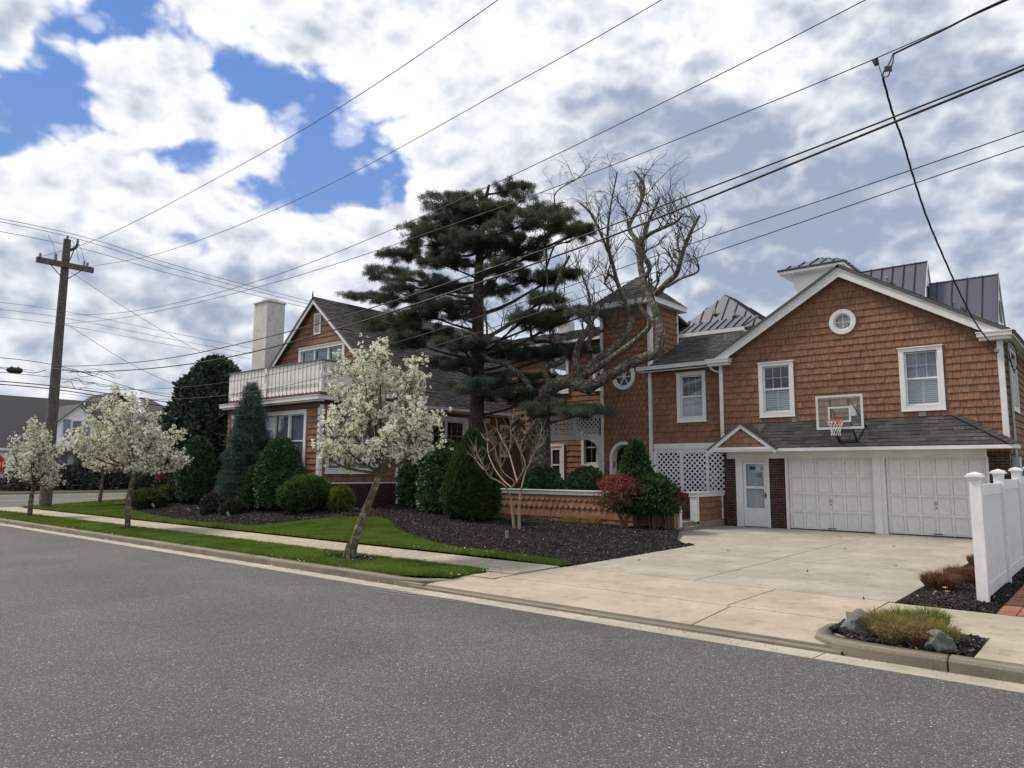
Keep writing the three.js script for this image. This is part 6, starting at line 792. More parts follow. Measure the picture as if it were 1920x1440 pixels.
bush('low_shrub', 'low brownish purple mound shrub under the blue spruce', -25.0, -13.2, 0.44, 0.62, { n: 900, leaf: 'tiny', color: [0.032, 0.03, 0.024], shape: 'mound' });
bush('low_shrub', 'lowest dark green mound shrub right of the purple mound', -23.8, -13.3, 0.36, 0.36, { n: 700, leaf: 'yew', color: [0.026, 0.036, 0.02], shape: 'mound' });
bush('spreading_shrub', 'flat topped spreading yew at the left end of the mulch bed', -30.2, -13.15, 0.62, 0.62, { n: 1400, leaf: 'yew', color: [0.05, 0.062, 0.02], shape: 'ball', skirt: 0.1 });
bush('ball_shrub', 'small yellow green ball shrub beside the flat topped yew', -31.0, -14.3, 0.32, 0.6, { n: 700, leaf: 'yew', color: [0.075, 0.08, 0.024], shape: 'ball' });
bush('azalea', 'red flowering azalea behind the small ball shrub', -31.9, -14.75, 0.55, 1.25, { n: 1400, leaf: 'broad', color: [0.035, 0.045, 0.02], alt: [7.5, 0.6, 1.3], altP: 0.75, altT: 0.72, shape: 'dome', cat: 'shrub' });
bush('dark_shrub', 'very dark low shrub beyond the flat topped yew by the lawn', -33.4, -14.6, 0.62, 0.95, { n: 1300, leaf: 'broad', color: [0.018, 0.028, 0.02], shape: 'dome' });
bush('round_shrub', 'dark round shrub rising behind the red azalea', -34.5, -15.75, 0.62, 2.0, { n: 1900, leaf: 'tiny', color: [0.032, 0.055, 0.014], shape: 'ball' });
bush('pale_shrub', 'pale green loose shrub right of the red azalea', -31.0, -14.85, 0.42, 1.6, { n: 1000, leaf: 'broad', color: [0.065, 0.085, 0.03], lump: 0.25 });
bush('dome_shrub', 'tall clipped dome shrub between the azalea and the blue spruce', -29.5, -14.8, 0.75, 2.6, { n: 3600, leaf: 'tiny', size: 1.1, color: [0.026, 0.055, 0.02], lump: 0.05 });
bush('viburnum', 'loose leafy shrub against the left end of the patio wall', -19.95, -18.4, 0.6, 1.75, { n: 2000, leaf: 'big', color: [0.035, 0.06, 0.022], lump: 0.28, size: 0.8 });
bush('laurel', 'tall glossy broadleaf shrub left of the clipped cone yew', -17.7, -17.3, 0.66, 2.05, { n: 3400, leaf: 'broad', color: [0.03, 0.058, 0.018], lump: 0.14 });
bush('laurel', 'second glossy shrub peeking behind the broadleaf shrub', -18.6, -18.4, 0.6, 2.35, { n: 2200, leaf: 'broad', color: [0.026, 0.05, 0.018], lump: 0.14 });
bush('cone_yew', 'large clipped teardrop yew before the patio wall', -15.75, -16.75, 0.8, 2.68, { n: 6400, leaf: 'yew', shape: 'tear', size: 0.85, color: [0.026, 0.046, 0.012], lump: 0.035 });
bush('patio_hedge', 'clipped evergreen hedge block on the patio left of the grey chair', -15.7, -20.35, 0.72, 1.5, { y: 0.4, n: 3600, leaf: 'big', size: 0.62, color: [0.034, 0.058, 0.024], shape: 'dome', lump: 0.08, rz: 0.5 });
bush('patio_hedge', 'clipped evergreen hedge block on the patio beside the tower', -14.0, -20.5, 0.8, 1.46, { y: 0.4, n: 3800, leaf: 'big', size: 0.62, color: [0.034, 0.058, 0.024], shape: 'dome', lump: 0.08, rz: 0.5 });
bush('hinoki_cypress', 'dark irregular hinoki cypress in front of the tower arch', -11.15, -18.9, 0.6, 2.35, { n: 3600, leaf: 'scale', shape: 'cone', color: [0.022, 0.046, 0.016], lump: 0.6, freq: 1.9, skirt: 0.22, size: 1.25, core: 0.4, alt: [1.7, 1.6, 1.3], altP: 0.2 });
bush('hinoki_cypress', 'lower spreading part cypress on slanting stems beside the gate step', -10.5, -18.75, 0.42, 1.4, { n: 1700, leaf: 'scale', shape: 'ball', color: [0.024, 0.046, 0.017], lump: 0.8, freq: 2.2, core: 0.36, size: 1.2, skirt: 0.4, stems: 5, stemSpread: 0.5 });
function pieris(label, x, z, rx, h, n, seed) {
  const y = bedH(x, z), g = thing('red_pieris', label, 'shrub'), rn = rng(seed), st = [], L = [];
  for (let i = 0; i < 22; i++) { const a = rn() * 6.28, d = rx * (0.5 + rn() * 0.5), e = V(Math.cos(a) * d, h * (0.62 + rn() * 0.3), Math.sin(a) * d); st.push(tube([V((rn() - 0.5) * 0.16, -0.05, (rn() - 0.5) * 0.16), V(e.x * 0.35, h * 0.3, e.z * 0.35), e], 0.014, 0.004, 5, 4, 0.1, i)); }
  mesh('stems', mg(st), std([0.16, 0.11, 0.075]), g);
  for (let i = 0; i < n; i++) { const a = rn() * 6.28, t = 0.4 + 0.6 * rn(), f = Math.sqrt(Math.max(0.02, 1 - ((t - 0.62) / 0.4) ** 2)), d = Math.sqrt(rn()) * f * rx * (1.05 + 0.4 * n2(a * 2 + seed, t * 4)), red = rn() < sst(0.45, 0.8, t) * 0.75, v = 0.7 + rn() * 0.6; L.push([Math.cos(a) * d, t * h, Math.sin(a) * d, (rn() - 0.5) * 1.5, rn() * 6.28, (rn() - 0.5) * 1.5, 0.7 + rn() * 0.5, red ? [v * 3.4, v * 0.8, v * 1.7] : [v * 1.3, v * 1.0, v]]); }
  scatter('foliage', clumps.scale, leafMat([0.08, 0.075, 0.035], 0.3), L, g); g.position.set(x, y, z);
}
pieris('red leaved pieris shrub with bare lower stems by the patio wall', -11.3, -18.45, 0.74, 1.5, 800, 5); pieris('smaller red leaved pieris behind the cypress at the gate step', -10.2, -19.0, 0.45, 1.25, 420, 8);

// ---- blossoming pear trees
const flower = (() => { const rn = rng(77), p = []; for (let i = 0; i < 11; i++) { const d = V(rn() - 0.5, rn() - 0.4, rn() - 0.5).normalize(), c = d.clone().multiplyScalar(0.035 + rn() * 0.015), s = V(rn() - 0.5, rn() - 0.5, rn() - 0.5).cross(d).normalize(), u = V().crossVectors(d, s), r = 0.017 + rn() * 0.006, q = k => c.clone().addScaledVector(s, Math.cos(k * 1.2566) * r).addScaledVector(u, Math.sin(k * 1.2566) * r).addScaledVector(d, 0.004).toArray(); for (let k = 0; k < 5; k++) p.push(c.toArray(), q(k), q(k + 1)); } return tris(p); })();
const petalMat = leafMat([0.86, 0.85, 0.78], 0.3), pearLeafMat = leafMat([0.17, 0.19, 0.06], 0.4);
function pear(label, x, z, trunk, cc, rx, ry, n, seed) {
  const g = thing('pear_tree', label, 'tree', 'white blossoming street trees'), rn = rng(seed), br = [], F = [], LV = [], tips = [];
  const tp = trunk.map(p => V(p[0], p[1], p[2])), fork = tp[tp.length - 1], C = V(...cc);
  mesh('trunk', tube(tp, trunk[0][3] || 0.085, 0.062, 10, 5, 0.06, seed), M.barkPear, g);
  const inC = () => { let v; do v = V(rn() * 2 - 1, rn() * 2 - 1, rn() * 2 - 1); while (v.lengthSq() > 1); return v; };
  for (let i = 0; i < 19; i++) {
    const a = i * 2.4 + rn() * 0.8, el = -0.12 + rn() * 1.5, d = V(Math.cos(a) * Math.cos(el), Math.sin(el), Math.sin(a) * Math.cos(el)), k = 0.7 + rn() * 0.42, e = C.clone().add(V(d.x * rx * k, (d.y * 1.6 - 0.6) * ry * k, d.z * rx * k)), m = fork.clone().lerp(e, 0.5).add(V(d.x * 0.12, -0.1 * ry * (1 - d.y), d.z * 0.12));
    br.push(tube([fork.clone().add(V(0, -0.06, 0)), m, e], 0.036, 0.007, 6, 5, 0.1, i)); const cv = new THREE.CatmullRomCurve3([fork, m, e]); for (let q = 0; q < 5; q++) tips.push(cv.getPoint(0.55 + 0.45 * q / 4));
    for (let q = 0; q < 11; q++) { const s = cv.getPoint(0.35 + rn() * 0.65), t = s.clone().add(V((rn() - 0.5) * rx * 0.75, (rn() - 0.12) * ry * 0.5, (rn() - 0.5) * rx * 0.75)), w = s.clone().lerp(t, 0.5).add(V((rn() - 0.5) * 0.08, -0.03, (rn() - 0.5) * 0.08)); br.push(tube([s, w, t], 0.01, 0.003, 4, 3)); tips.push(t, w, t.clone().lerp(w, 0.5)); }
  }
  mesh('branches', mg(br), M.barkPear, g);
  for (let i = 0; i < n; i++) {
    const q = tips[rn() * tips.length | 0].clone(), sp = 0.05 + rn() * 0.12; q.add(V((rn() - 0.5) * sp * 2, (rn() - 0.4) * sp * 2, (rn() - 0.5) * sp * 2)); if (n3(q.x * 1.9 + seed, q.y * 1.9, q.z * 1.9) < -0.3) continue;
    const v = 0.86 + rn() * 0.2; F.push([q.x, q.y, q.z, rn() * 3, rn() * 6, rn() * 3, 0.5 + rn() * 0.55, [v, v, v * (0.94 + rn() * 0.06)]]); if (rn() < 0.52) LV.push([q.x + (rn() - 0.5) * 0.08, q.y + (rn() - 0.5) * 0.08, q.z + (rn() - 0.5) * 0.08, rn() * 3, rn() * 6, rn() * 3, 0.35 + rn() * 0.3, 0.7 + rn() * 0.6]);
  }
  scatter('blossom', flower, petalMat, F, g); scatter('leaves', clumps.broad, pearLeafMat, LV, g); g.position.set(x, 0.12, z); return g;
}
const off = (r, d) => [CR.x * r + CD.x * d, CR.z * r + CD.z * d];
{
  const [ax, az] = off(0.14, 0), [bx, bz] = off(0.36, 0.02), [fx, fz] = off(0.57, 0.05), [cx, cz] = off(0.55, 0.05);
  pear('leaning white blossoming pear tree on the verge beside the driveway apron', -11.85, -9.11, [[0, -0.1, 0, 0.092], [ax, 0.5, az], [bx, 1.12, bz], [fx, 1.72, fz]], [cx, 3.02, cz], 1.22, 1.12, 6400, 3);
  { const g = scene.children[scene.children.length - 1], b = []; for (let i = 0; i < 7; i++) { const a = i * 0.9; b.push(tube([V(Math.cos(a) * 0.02, 0.28, Math.sin(a) * 0.02), V(Math.cos(a) * 0.1, 0.06, Math.sin(a) * 0.1), V(Math.cos(a) * 0.2, -0.03, Math.sin(a) * 0.2)], 0.05, 0.02, 7, 3, 0.1, i)); } mesh('root_flare', mg(b), M.barkPear, g); }
  pear('upright white blossoming pear tree midway along the verge', -22.26, -9.19, [[0, -0.1, 0, 0.085], [0.0, 0.8, 0.02], [0.08, 1.75, -0.06]], [-0.15, 2.75, 0.1], 1.3, 1.2, 6400, 7);
  pear('small round white blossoming pear tree next to the stop sign', -30.49, -9.16, [[0, -0.1, 0, 0.09], [0.02, 0.7, 0], [0.05, 1.2, -0.03]], [0.04, 2.14, -0.03], 0.95, 1.16, 3000, 11);
  pear('white blossoming pear tree on the corner lawn behind the pole', -34.6, -13.0, [[0, 0.0, 0, 0.09], [0.05, 0.8, -0.04], [0.08, 1.5, -0.06]], [0.1, 3.0, -0.1], 0.85, 1.0, 1700, 15);
}

// ---- cedar
{
  const g = thing('cedar_tree', 'tall dark layered cedar with a straight trunk rising over the patio', 'tree'), rn = rng(303), tr = P3([-19.33, 0.2, -20.8, -19.33, 1.5, -20.8, -19.34, 5.66, -20.8, -19.33, 8.66, -20.8, -19.27, 10.62, -20.8, -19.1, 12.3, -20.8, -18.9, 13.3, -20.9]);
  mesh('trunk', tube(tr, 0.37, 0.05, 16, 8, 0.06, 2), M.barkCedar, g); const c = new THREE.CatmullRomCurve3(tr, false, 'centripetal');
  const pads = [[-20.08,12.46,-19.8,1,0.35],[-19.54,12.38,-20.8,0.86,0.62],[-18.45,13.31,-21.8,0.78,0.35],[-21.12,12.3,-21.3,1.63,0.49],[-21.14,11.22,-20,1.41,0.43],[-22.33,10.72,-19.3,0.87,0.36],[-16.72,11.72,-21.6,1.12,0.45],[-14.77,10.53,-20.2,0.95,0.37],[-16.49,10.82,-19.6,1.05,0.35],[-14.66,10.53,-21.1,0.52,0.31],[-17.53,10.28,-19.2,1.13,0.35],[-18.71,10.74,-22,1.33,0.27],[-24.21,10.28,-20.3,1.01,0.5],[-21.13,9.21,-19.2,1.3,0.42],[-22.14,9.65,-21.8,1.17,0.38],[-27.16,10.04,-21.4,1.09,0.32],[-22.96,9.05,-19.8,1.21,0.32],[-19.8,8.12,-19,1.1,0.33],[-21.56,8.63,-22.3,0.91,0.37],[-16.85,9.21,-19.5,0.77,0.24],[-15.07,8.85,-20.6,0.76,0.19],[-17.35,9.35,-21.8,0.83,0.19],[-19.67,9.37,-22.4,0.88,0.32],[-15.32,7.83,-19.8,0.67,0.3],[-16.41,7.44,-21.2,0.86,0.5],[-14.42,7.27,-20.5,0.94,0.4],[-15.86,7.15,-19.4,0.54,0.34],[-22.35,7.75,-18.8,1.31,0.31],[-20.95,7.31,-19.6,1.14,0.38],[-21.17,6.88,-18.6,0.82,0.34],[-18.08,6.46,-21.3,1.12,0.37],[-18.55,6.5,-19,0.92,0.35],[-16.99,6.32,-21.6,0.88,0.4],[-17.97,5.34,-21.4,1.48,0.45],[-14.94,4.07,-20.4,1.2,0.27],[-13.48,3.83,-20,0.82,0.2],[-17.92,4.87,-19.6,1.27,0.56],[-17.18,4.56,-21.6,1.1,0.44],[-19.43,5.9,-19.3,0.8,0.33],[-15.61,6.35,-21.8,0.93,0.43],[-20.44,7.9,-18.9,0.96,0.22],[-16.35,10.12,-20.1,0.91,0.28],[-22.46,11.34,-22.2,0.94,0.3]].concat([[-19.3, 12.0, -19.9, 1.1, 0.42], [-18.3, 11.6, -19.8, 1.1, 0.36], [-20.2, 11.3, -19.7, 1.2, 0.36], [-18.6, 10.6, -19.6, 1.2, 0.36], [-19.8, 9.9, -19.4, 1.1, 0.3], [-17.4, 11.9, -20.6, 1.2, 0.4], [-21.8, 12.0, -20.4, 1.2, 0.36], [-19.9, 12.8, -20.5, 1.0, 0.32]]);
  const br = [], L = [], yAt = y => { let lo = 0, hi = 1; for (let i = 0; i < 20; i++) { const m = (lo + hi) / 2; c.getPoint(m).y < y ? lo = m : hi = m; } return c.getPoint(lo); };
  for (const [x, y, z, rx, ry] of pads) {
    const d = Math.hypot(x + 19.3, z + 20.8), s = yAt(Math.min(12.9, Math.max(3, y - 0.2 - d * 0.16))), e = V(x, y - ry * 0.3, z);
    br.push(tube([s, s.clone().lerp(e, 0.35).add(V(0, -0.12 * d * 0.3 + 0.05, 0)), s.clone().lerp(e, 0.7), e], 0.035 + d * 0.012, 0.018, 7, 4, 0.12, rn() * 99 | 0));
    const rz = rx * (0.75 + rn() * 0.4), nf = Math.round(9 + rx * 12), rad = Math.atan2(z + 20.8, x + 19.3);
    for (let k = 0; k < nf; k++) {                              // flat fans of needles along side twigs that leave the branch
      const a = rn() * 6.28, r = 0.25 + 0.75 * Math.sqrt(rn()), q = V(x + Math.cos(a) * r * rx, y + (rn() * 1.5 - 0.7) * ry * (1.15 - r * 0.6), z + Math.sin(a) * r * rz), dir = V(Math.cos(a) + Math.cos(rad) * 0.7, (rn() - 0.62) * 0.5, Math.sin(a) + Math.sin(rad) * 0.7).normalize(), len = 0.35 + rn() * 0.6, p0 = q.clone().addScaledVector(dir, -len * 0.5), p1 = q.clone().addScaledVector(dir, len * 0.5).add(V(0, -0.04, 0));
      br.push(tube([s.clone().lerp(e, 0.55 + rn() * 0.4), p0.clone().lerp(e, 0.25), p0, p1], 0.015, 0.004, 4, 2, 0.1, k)); const sd = V(-dir.z, 0, dir.x).normalize(), m = Math.round(36 * len) + 12;
      for (let i = 0; i < m; i++) { const t = rn(), w = (rn() - 0.5) * (0.5 * len) * (1.15 - t * 0.7), h = (rn() - 0.35) * 0.1, c2 = p0.clone().lerp(p1, t).addScaledVector(sd, w).add(V(0, h, 0)), v = 0.65 + rn() * 0.7, br_ = rn() < 0.06; L.push([c2.x, c2.y, c2.z, (rn() - 0.5) * 1.3, rn() * 6.28, (rn() - 0.5) * 1.3, 0.42 + rn() * 0.45, br_ ? [v * 2.4, v * 1.5, v * 1.0] : [v, v, v]]); }
    }
  }
  mesh('branches', mg(br), M.barkCedar, g); scatter('foliage', clumps.tuft, leafMat([0.072, 0.1, 0.07], 0.4), L, g); rebase(g, -19.33, 0.3, -20.8);
}

// ---- bare gnarled tree
{
  const g = thing('bare_tree', 'gnarled leafless tree with lichen on its sweeping limbs before the tower', 'tree'), rn = rng(404), limbs = [
[0.46,0.400,-16.66,1.6,-21.3,-16.62,2.72,-21.3,-16.62,3.5,-21.3,-16.57,4.21,-21.3,-16.53,4.57,-21.3],
[0.17,0.070,-16.62,4.43,-21.3,-16.78,4.75,-21.1,-16.99,5.21,-20.9,-17.38,5.62,-20.7,-17.68,5.88,-20.5,-18.18,6.01,-20.3,-18.45,6.27,-20.1,-18.56,6.64,-20,-18.62,6.99,-19.9,-19.13,7.08,-19.8],
[0.080,0.030,-18.5,6.35,-20.1,-18.02,6.8,-20,-17.35,7.1,-20.1,-16.79,7.33,-20.2,-16.24,7.34,-20.3],
[0.060,0.020,-18.35,6.26,-20.1,-17.94,7.12,-19.8,-18.06,8.13,-19.6,-18.27,8.58,-19.5],
[0.34,0.270,-16.48,4.35,-21.3,-15.85,4.86,-21,-14.98,5.02,-20.8,-14.35,4.85,-20.6,-13.8,4.67,-20.5],
[0.22,0.170,-13.88,4.67,-20.5,-12.91,5,-20.3,-12.05,5.28,-20.1,-11.29,5.45,-20,-10.92,5.56,-20,-10.88,5.99,-20.1],
[0.17,0.120,-10.89,5.65,-20,-10.88,6.18,-20.1,-11.11,6.9,-20.2,-11.42,7.59,-20.3,-11.68,8.22,-20.4,-11.85,9.05,-20.5],
[0.11,0.040,-11.85,8.99,-20.5,-12.05,9.53,-20.7,-12.51,10.18,-21,-12.11,10.93,-21.1,-12.01,11.55,-21.2,-12.43,12.25,-21.3],
[0.090,0.030,-11.79,9.43,-20.5,-11.3,9.56,-20.4,-10.64,9.59,-20.2,-10.2,9.59,-20,-9.95,9.72,-19.9],
[0.1,0.040,-11.61,8.08,-20.4,-11.34,8.4,-20.3,-11.55,8.99,-20.2,-11.32,9.83,-20.2,-10.84,10.52,-20.1],
[0.13,0.040,-11.09,7.45,-20.2,-10.58,7.7,-20,-10.14,7.89,-19.8,-9.83,8.44,-19.6,-9.45,9.05,-19.5,-9.15,9.37,-19.4],
[0.060,0.020,-10.58,7.58,-20,-9.97,7.66,-19.7,-9.23,7.73,-19.4,-9.23,8.02,-19.3],
[0.2,0.100,-14.35,4.98,-20.6,-14.07,5.53,-20.9,-13.4,5.96,-21.1,-12.91,6.47,-21.3,-12.78,7.02,-21.5,-12.99,7.61,-21.6],
[0.1,0.030,-12.99,7.61,-21.6,-13.43,8.52,-21.7,-13.73,9.44,-21.8,-14.19,10.42,-21.9,-14.75,11.45,-22,-15.34,12.07,-22.1],
[0.070,0.030,-13.43,8.52,-21.7,-13.62,8.79,-21.5,-13.7,8.49,-21.3,-13.15,7.95,-21.1],
[0.080,0.025,-13.73,9.3,-21.8,-13.82,10.15,-21.7,-13.6,11.05,-21.5,-13.13,12.43,-21.3],
[0.17,0.100,-14.39,5.05,-20.6,-14.35,5.63,-20.4,-14.06,6.17,-20.2,-13.53,6.61,-20,-13.41,6.79,-20],
[0.12,0.050,-13.41,6.73,-20,-13.77,7.13,-19.8,-14.18,7.37,-19.7,-14.67,7.49,-19.6,-14.67,7.89,-19.6,-14.35,8.49,-19.5,-13.87,9.05,-19.4],
[0.060,0.020,-13.45,6.86,-20,-13.45,7.76,-19.9,-13.69,8.51,-19.8,-13.93,8.8,-19.7],
[0.15,0.070,-14.19,5.1,-20.6,-12.77,5.51,-20.1,-11.8,5.8,-19.7,-11.2,6.06,-19.5,-10.8,6.34,-19.3,-11.08,6.84,-19.2],
[0.14,0.060,-15.85,4.93,-21,-16.3,5.62,-21.2,-15.67,5.87,-21.4,-15.61,6.16,-21.5,-16.08,6.59,-21.6,-16.7,6.78,-21.7,-17.26,6.88,-21.7,-17.48,7.53,-21.8],
[0.070,0.020,-17.48,7.53,-21.8,-17.06,8.08,-21.8,-16.7,8.99,-21.7,-16.53,10.07,-21.6,-16.64,11.59,-21.5,-16.84,12.39,-21.4],
[0.050,0.015,-16.53,9.62,-21.6,-16.07,10.44,-21.6,-15.28,10.4,-21.5,-15.93,12.21,-21.3,-14.64,12.56,-21.1,-14.07,12.81,-21],
[0.1,0.040,-14.06,6,-20.9,-14.27,6.46,-21.1,-14,6.73,-21.3,-13.65,6.86,-21.5,-13.16,6.88,-21.6]
], tw = [];
  const geos = limbs.map((l, i) => tube(P3(l.slice(2)), l[0] * (i ? 0.85 : 0.95), l[1] * 0.85, l[0] > 0.1 ? 14 : 8, 6, l[0] > 0.1 ? 0.12 : 0.1, i + 5));
  mesh('trunk', geos[0], M.barkBare, g); mesh('limbs', mg(geos.slice(1)), M.barkBare, g);
  { const b = []; for (let i = 0; i < 8; i++) { const a = i * 0.8; b.push(tube([V(-16.66 + Math.cos(a) * 0.2, 1.7, -21.3 + Math.sin(a) * 0.2), V(-16.66 + Math.cos(a) * 0.4, 0.7, -21.3 + Math.sin(a) * 0.4), V(-16.66 + Math.cos(a) * 0.6, 0.25, -21.3 + Math.sin(a) * 0.6)], 0.26, 0.14, 8, 3, 0.1, i)); } b.push(tube(P3([-16.66, 0.2, -21.3, -16.66, 1.7, -21.3]), 0.5, 0.45, 12, 3, 0.05)); mesh('root_flare', mg(b), M.barkBare, g); }
  function grow(p, d, r, len, lev) {
    const pts = [p.clone()], n = 4; let q = p.clone(), v = d.clone(); for (let i = 0; i < n; i++) { v.add(V((rn() - 0.5) * 0.8 - (q.x > -9.7 ? 0.2 : 0), (rn() - (q.y > 11.6 ? 0.8 : 0.38)) * 0.6, (rn() - 0.5) * 0.8)).normalize(); q = q.clone().addScaledVector(v, len / n); pts.push(q); }
    tw.push(tube(pts, r, r * 0.35, lev ? 4 : 5, 2)); if (lev < 2) { const k = lev ? 2 : 3 + (rn() * 2 | 0); for (let i = 0; i < k; i++) { const b = pts[1 + (rn() * n | 0)]; grow(b, v.clone().add(V((rn() - 0.5) * 1.8, (rn() - 0.3) * 1.2, (rn() - 0.5) * 1.8)).normalize(), r * 0.55, len * (0.45 + rn() * 0.35), lev + 1); } }
  }
  limbs.forEach((l, i) => { if (i < 1 || i === 4 || i === 5) return; const c = new THREE.CatmullRomCurve3(P3(l.slice(2)), false, 'centripetal'), high = c.getPoint(1).y, n = l[1] < 0.05 ? 13 : 5; for (let k = 0; k < n; k++) { const t = 0.35 + 0.65 * (k + rn()) / n, p = c.getPoint(Math.min(1, t)); if (p.y < 6.6 && rn() < 0.8) continue; const up = V((rn() - 0.5) * 1.6, 0.5 + rn() * 0.9, (rn() - 0.5) * 1.6).normalize(); grow(p, up, Math.max(0.011, (l[0] + (l[1] - l[0]) * t) * 0.36), 0.45 + rn() * 0.85, 0); } });
  mesh('twigs', mg(tw), M.barkBare, g).userData.kind = 'stuff'; rebase(g, -16.66, 0.3, -21.3);
}
// ---- crape myrtle
{
  const g = thing('crape_myrtle', 'small leafless crape myrtle with two pale smooth trunks in the mulch bed', 'tree'), limbs = [[0.035,0.028,-13.17,0.28,-15.74,-13.24,0.72,-15.74,-13.3,1.11,-15.74],
[0.038,0.030,-12.98,0.26,-15.74,-13,0.73,-15.74,-12.96,1.15,-15.74,-12.92,1.4,-15.74],
[0.026,0.016,-13.3,1.11,-15.74,-13.34,1.43,-15.54,-13.54,1.58,-15.44,-13.7,1.67,-15.34,-13.82,1.85,-15.24,-13.86,2.07,-15.14],
[0.020,0.012,-13.86,2.04,-15.14,-13.98,2.35,-15.04,-14.09,2.47,-15.04],
[0.016,0.010,-13.82,1.85,-15.24,-14.26,2.14,-15.34,-14.35,2.23,-15.34],
[0.024,0.014,-13.28,1.39,-15.74,-13.81,1.63,-15.94,-14.2,1.95,-16.04,-14.53,2.38,-16.14,-14.65,2.71,-16.24,-14.65,2.98,-16.24],
[0.022,0.012,-13.28,1.38,-15.74,-13.1,1.55,-15.64,-13.34,1.82,-15.44,-13.46,2.19,-15.34,-13.54,2.59,-15.24,-13.83,2.78,-15.14],
[0.024,0.013,-13.06,1.52,-15.74,-13.52,2.08,-16.04,-13.73,2.4,-16.14,-14.03,2.7,-16.24,-14.34,3.04,-16.34],
[0.024,0.013,-13.26,1.39,-15.74,-12.82,1.68,-15.54,-12.54,2.01,-15.44,-12.68,2.34,-15.44,-12.86,2.65,-15.44,-13,2.92,-15.34],
[0.022,0.012,-12.92,1.4,-15.74,-12.96,1.77,-15.94,-12.87,2.08,-16.04,-12.71,2.45,-16.14,-12.51,2.64,-16.24],
[0.020,0.012,-12.86,1.83,-15.74,-12.66,2.19,-15.44,-12.62,2.55,-15.34,-12.38,2.84,-15.24,-12.26,3.1,-15.14],
[0.016,0.010,-12.9,1.89,-15.94,-12.23,2.31,-15.44,-12,2.63,-15.34,-11.83,2.91,-15.24],
[0.016,0.010,-13.73,2.46,-16.14,-13.57,2.78,-16.04,-13.5,3.16,-15.94,-13.4,3.28,-15.94],
[0.014,0.009,-13.59,1.64,-15.74,-13.24,1.95,-15.24,-13,2.22,-15.14,-13.04,2.49,-15.04]], rn = rng(55), tw = [];
  mesh('trunk', tube(P3(limbs[0].slice(2)), 0.04, 0.032, 9, 5, 0.05), M.barkMyrtle, g); mesh('trunk', tube(P3(limbs[1].slice(2)), 0.044, 0.034, 9, 5, 0.05), M.barkMyrtle, g);
  mesh('limbs', mg(limbs.slice(2).map((l, i) => tube(P3(l.slice(2)), l[0], l[1], 7, 5, 0.08, i))), M.barkMyrtle, g);
  limbs.slice(2).forEach(l => { const p = P3(l.slice(2)); for (let k = 0; k < 14; k++) { const s = p[Math.max(1, p.length - 1 - (k % 4 ? k % 2 : 2))], e = s.clone().add(V((rn() - 0.5) * 0.5, 0.12 + rn() * 0.32, (rn() - 0.5) * 0.5)); tw.push(tube([s, s.clone().lerp(e, 0.5).add(V(0.02, -0.01, 0.01)), e], l[1] * 0.6, 0.004, 5, 2)); } }); mesh('twigs', mg(tw), M.barkMyrtle, g).userData.kind = 'stuff'; rebase(g, -13.1, 0.25, -15.74);
}
// ---- holly and blue spruce
bush('holly_tree', 'big dark broadleaf evergreen tree at the left corner of the house', -31.3, -16.3, 1.75, 6.1, { cat: 'tree', n: 9000, leaf: 'big', size: 1.05, color: [0.02, 0.034, 0.019], shape: 'dome', lump: 0.2, freq: 1.3, alt: [1.5, 1.05, 0.9], altP: 0.12 });
{
  const g = thing('blue_spruce', 'conical blue green spruce beside the sunroom windows', 'tree'), rn = rng(66), L = [], br = [], H = 4.75, rx = 1.2;
  mesh('trunk', tube(P3([0, -0.1, 0, 0, 2.5, 0, 0, H * 0.97, 0]), 0.11, 0.015, 8, 4), M.barkCedar, g);
  for (let k = 0; k < 26; k++) { const t = 0.06 + 0.92 * k / 26, y = t * H, R0 = rx * Math.pow(1 - t, 0.66) * (0.9 + rn() * 0.22), nb = Math.max(5, Math.round(17 * (1 - t)) + 4); for (let i = 0; i < nb; i++) { const a = (i + rn() * 0.7) / nb * 6.28 + k, Rr = R0 * (0.82 + rn() * 0.3), e = V(Math.cos(a) * Rr, y - Rr * 0.16 + 0.03, Math.sin(a) * Rr); if (k % 2 === 0) br.push(tube([V(0, y, 0), V(e.x * 0.5, y - Rr * 0.12, e.z * 0.5), e], 0.018, 0.006, 4, 2)); const m = Math.max(6, Math.round(Rr * 17)); for (let j = 0; j < m; j++) { const f = 0.25 + 0.75 * Math.sqrt((j + rn()) / m), w = (rn() - 0.5) * 0.3 * f; const v = 0.7 + rn() * 0.6; L.push([e.x * f - Math.sin(a) * w, y - Rr * 0.16 * f + 0.05 * Math.sin(f * 3) + (rn() - 0.5) * 0.06, e.z * f + Math.cos(a) * w, (rn() - 0.5) * 0.7, rn() * 6.28, (rn() - 0.5) * 0.7, 0.6 + rn() * 0.5, f > 0.8 ? [v * 1.35, v * 1.35, v * 1.4] : v]); } } }
  mesh('branches', mg(br), M.barkCedar, g); scatter('needles', clumps.tuft, leafMat([0.05, 0.08, 0.062], 0.2), L, g); g.position.set(-25.05, bedH(-25.05, -14.5), -14.5);
}
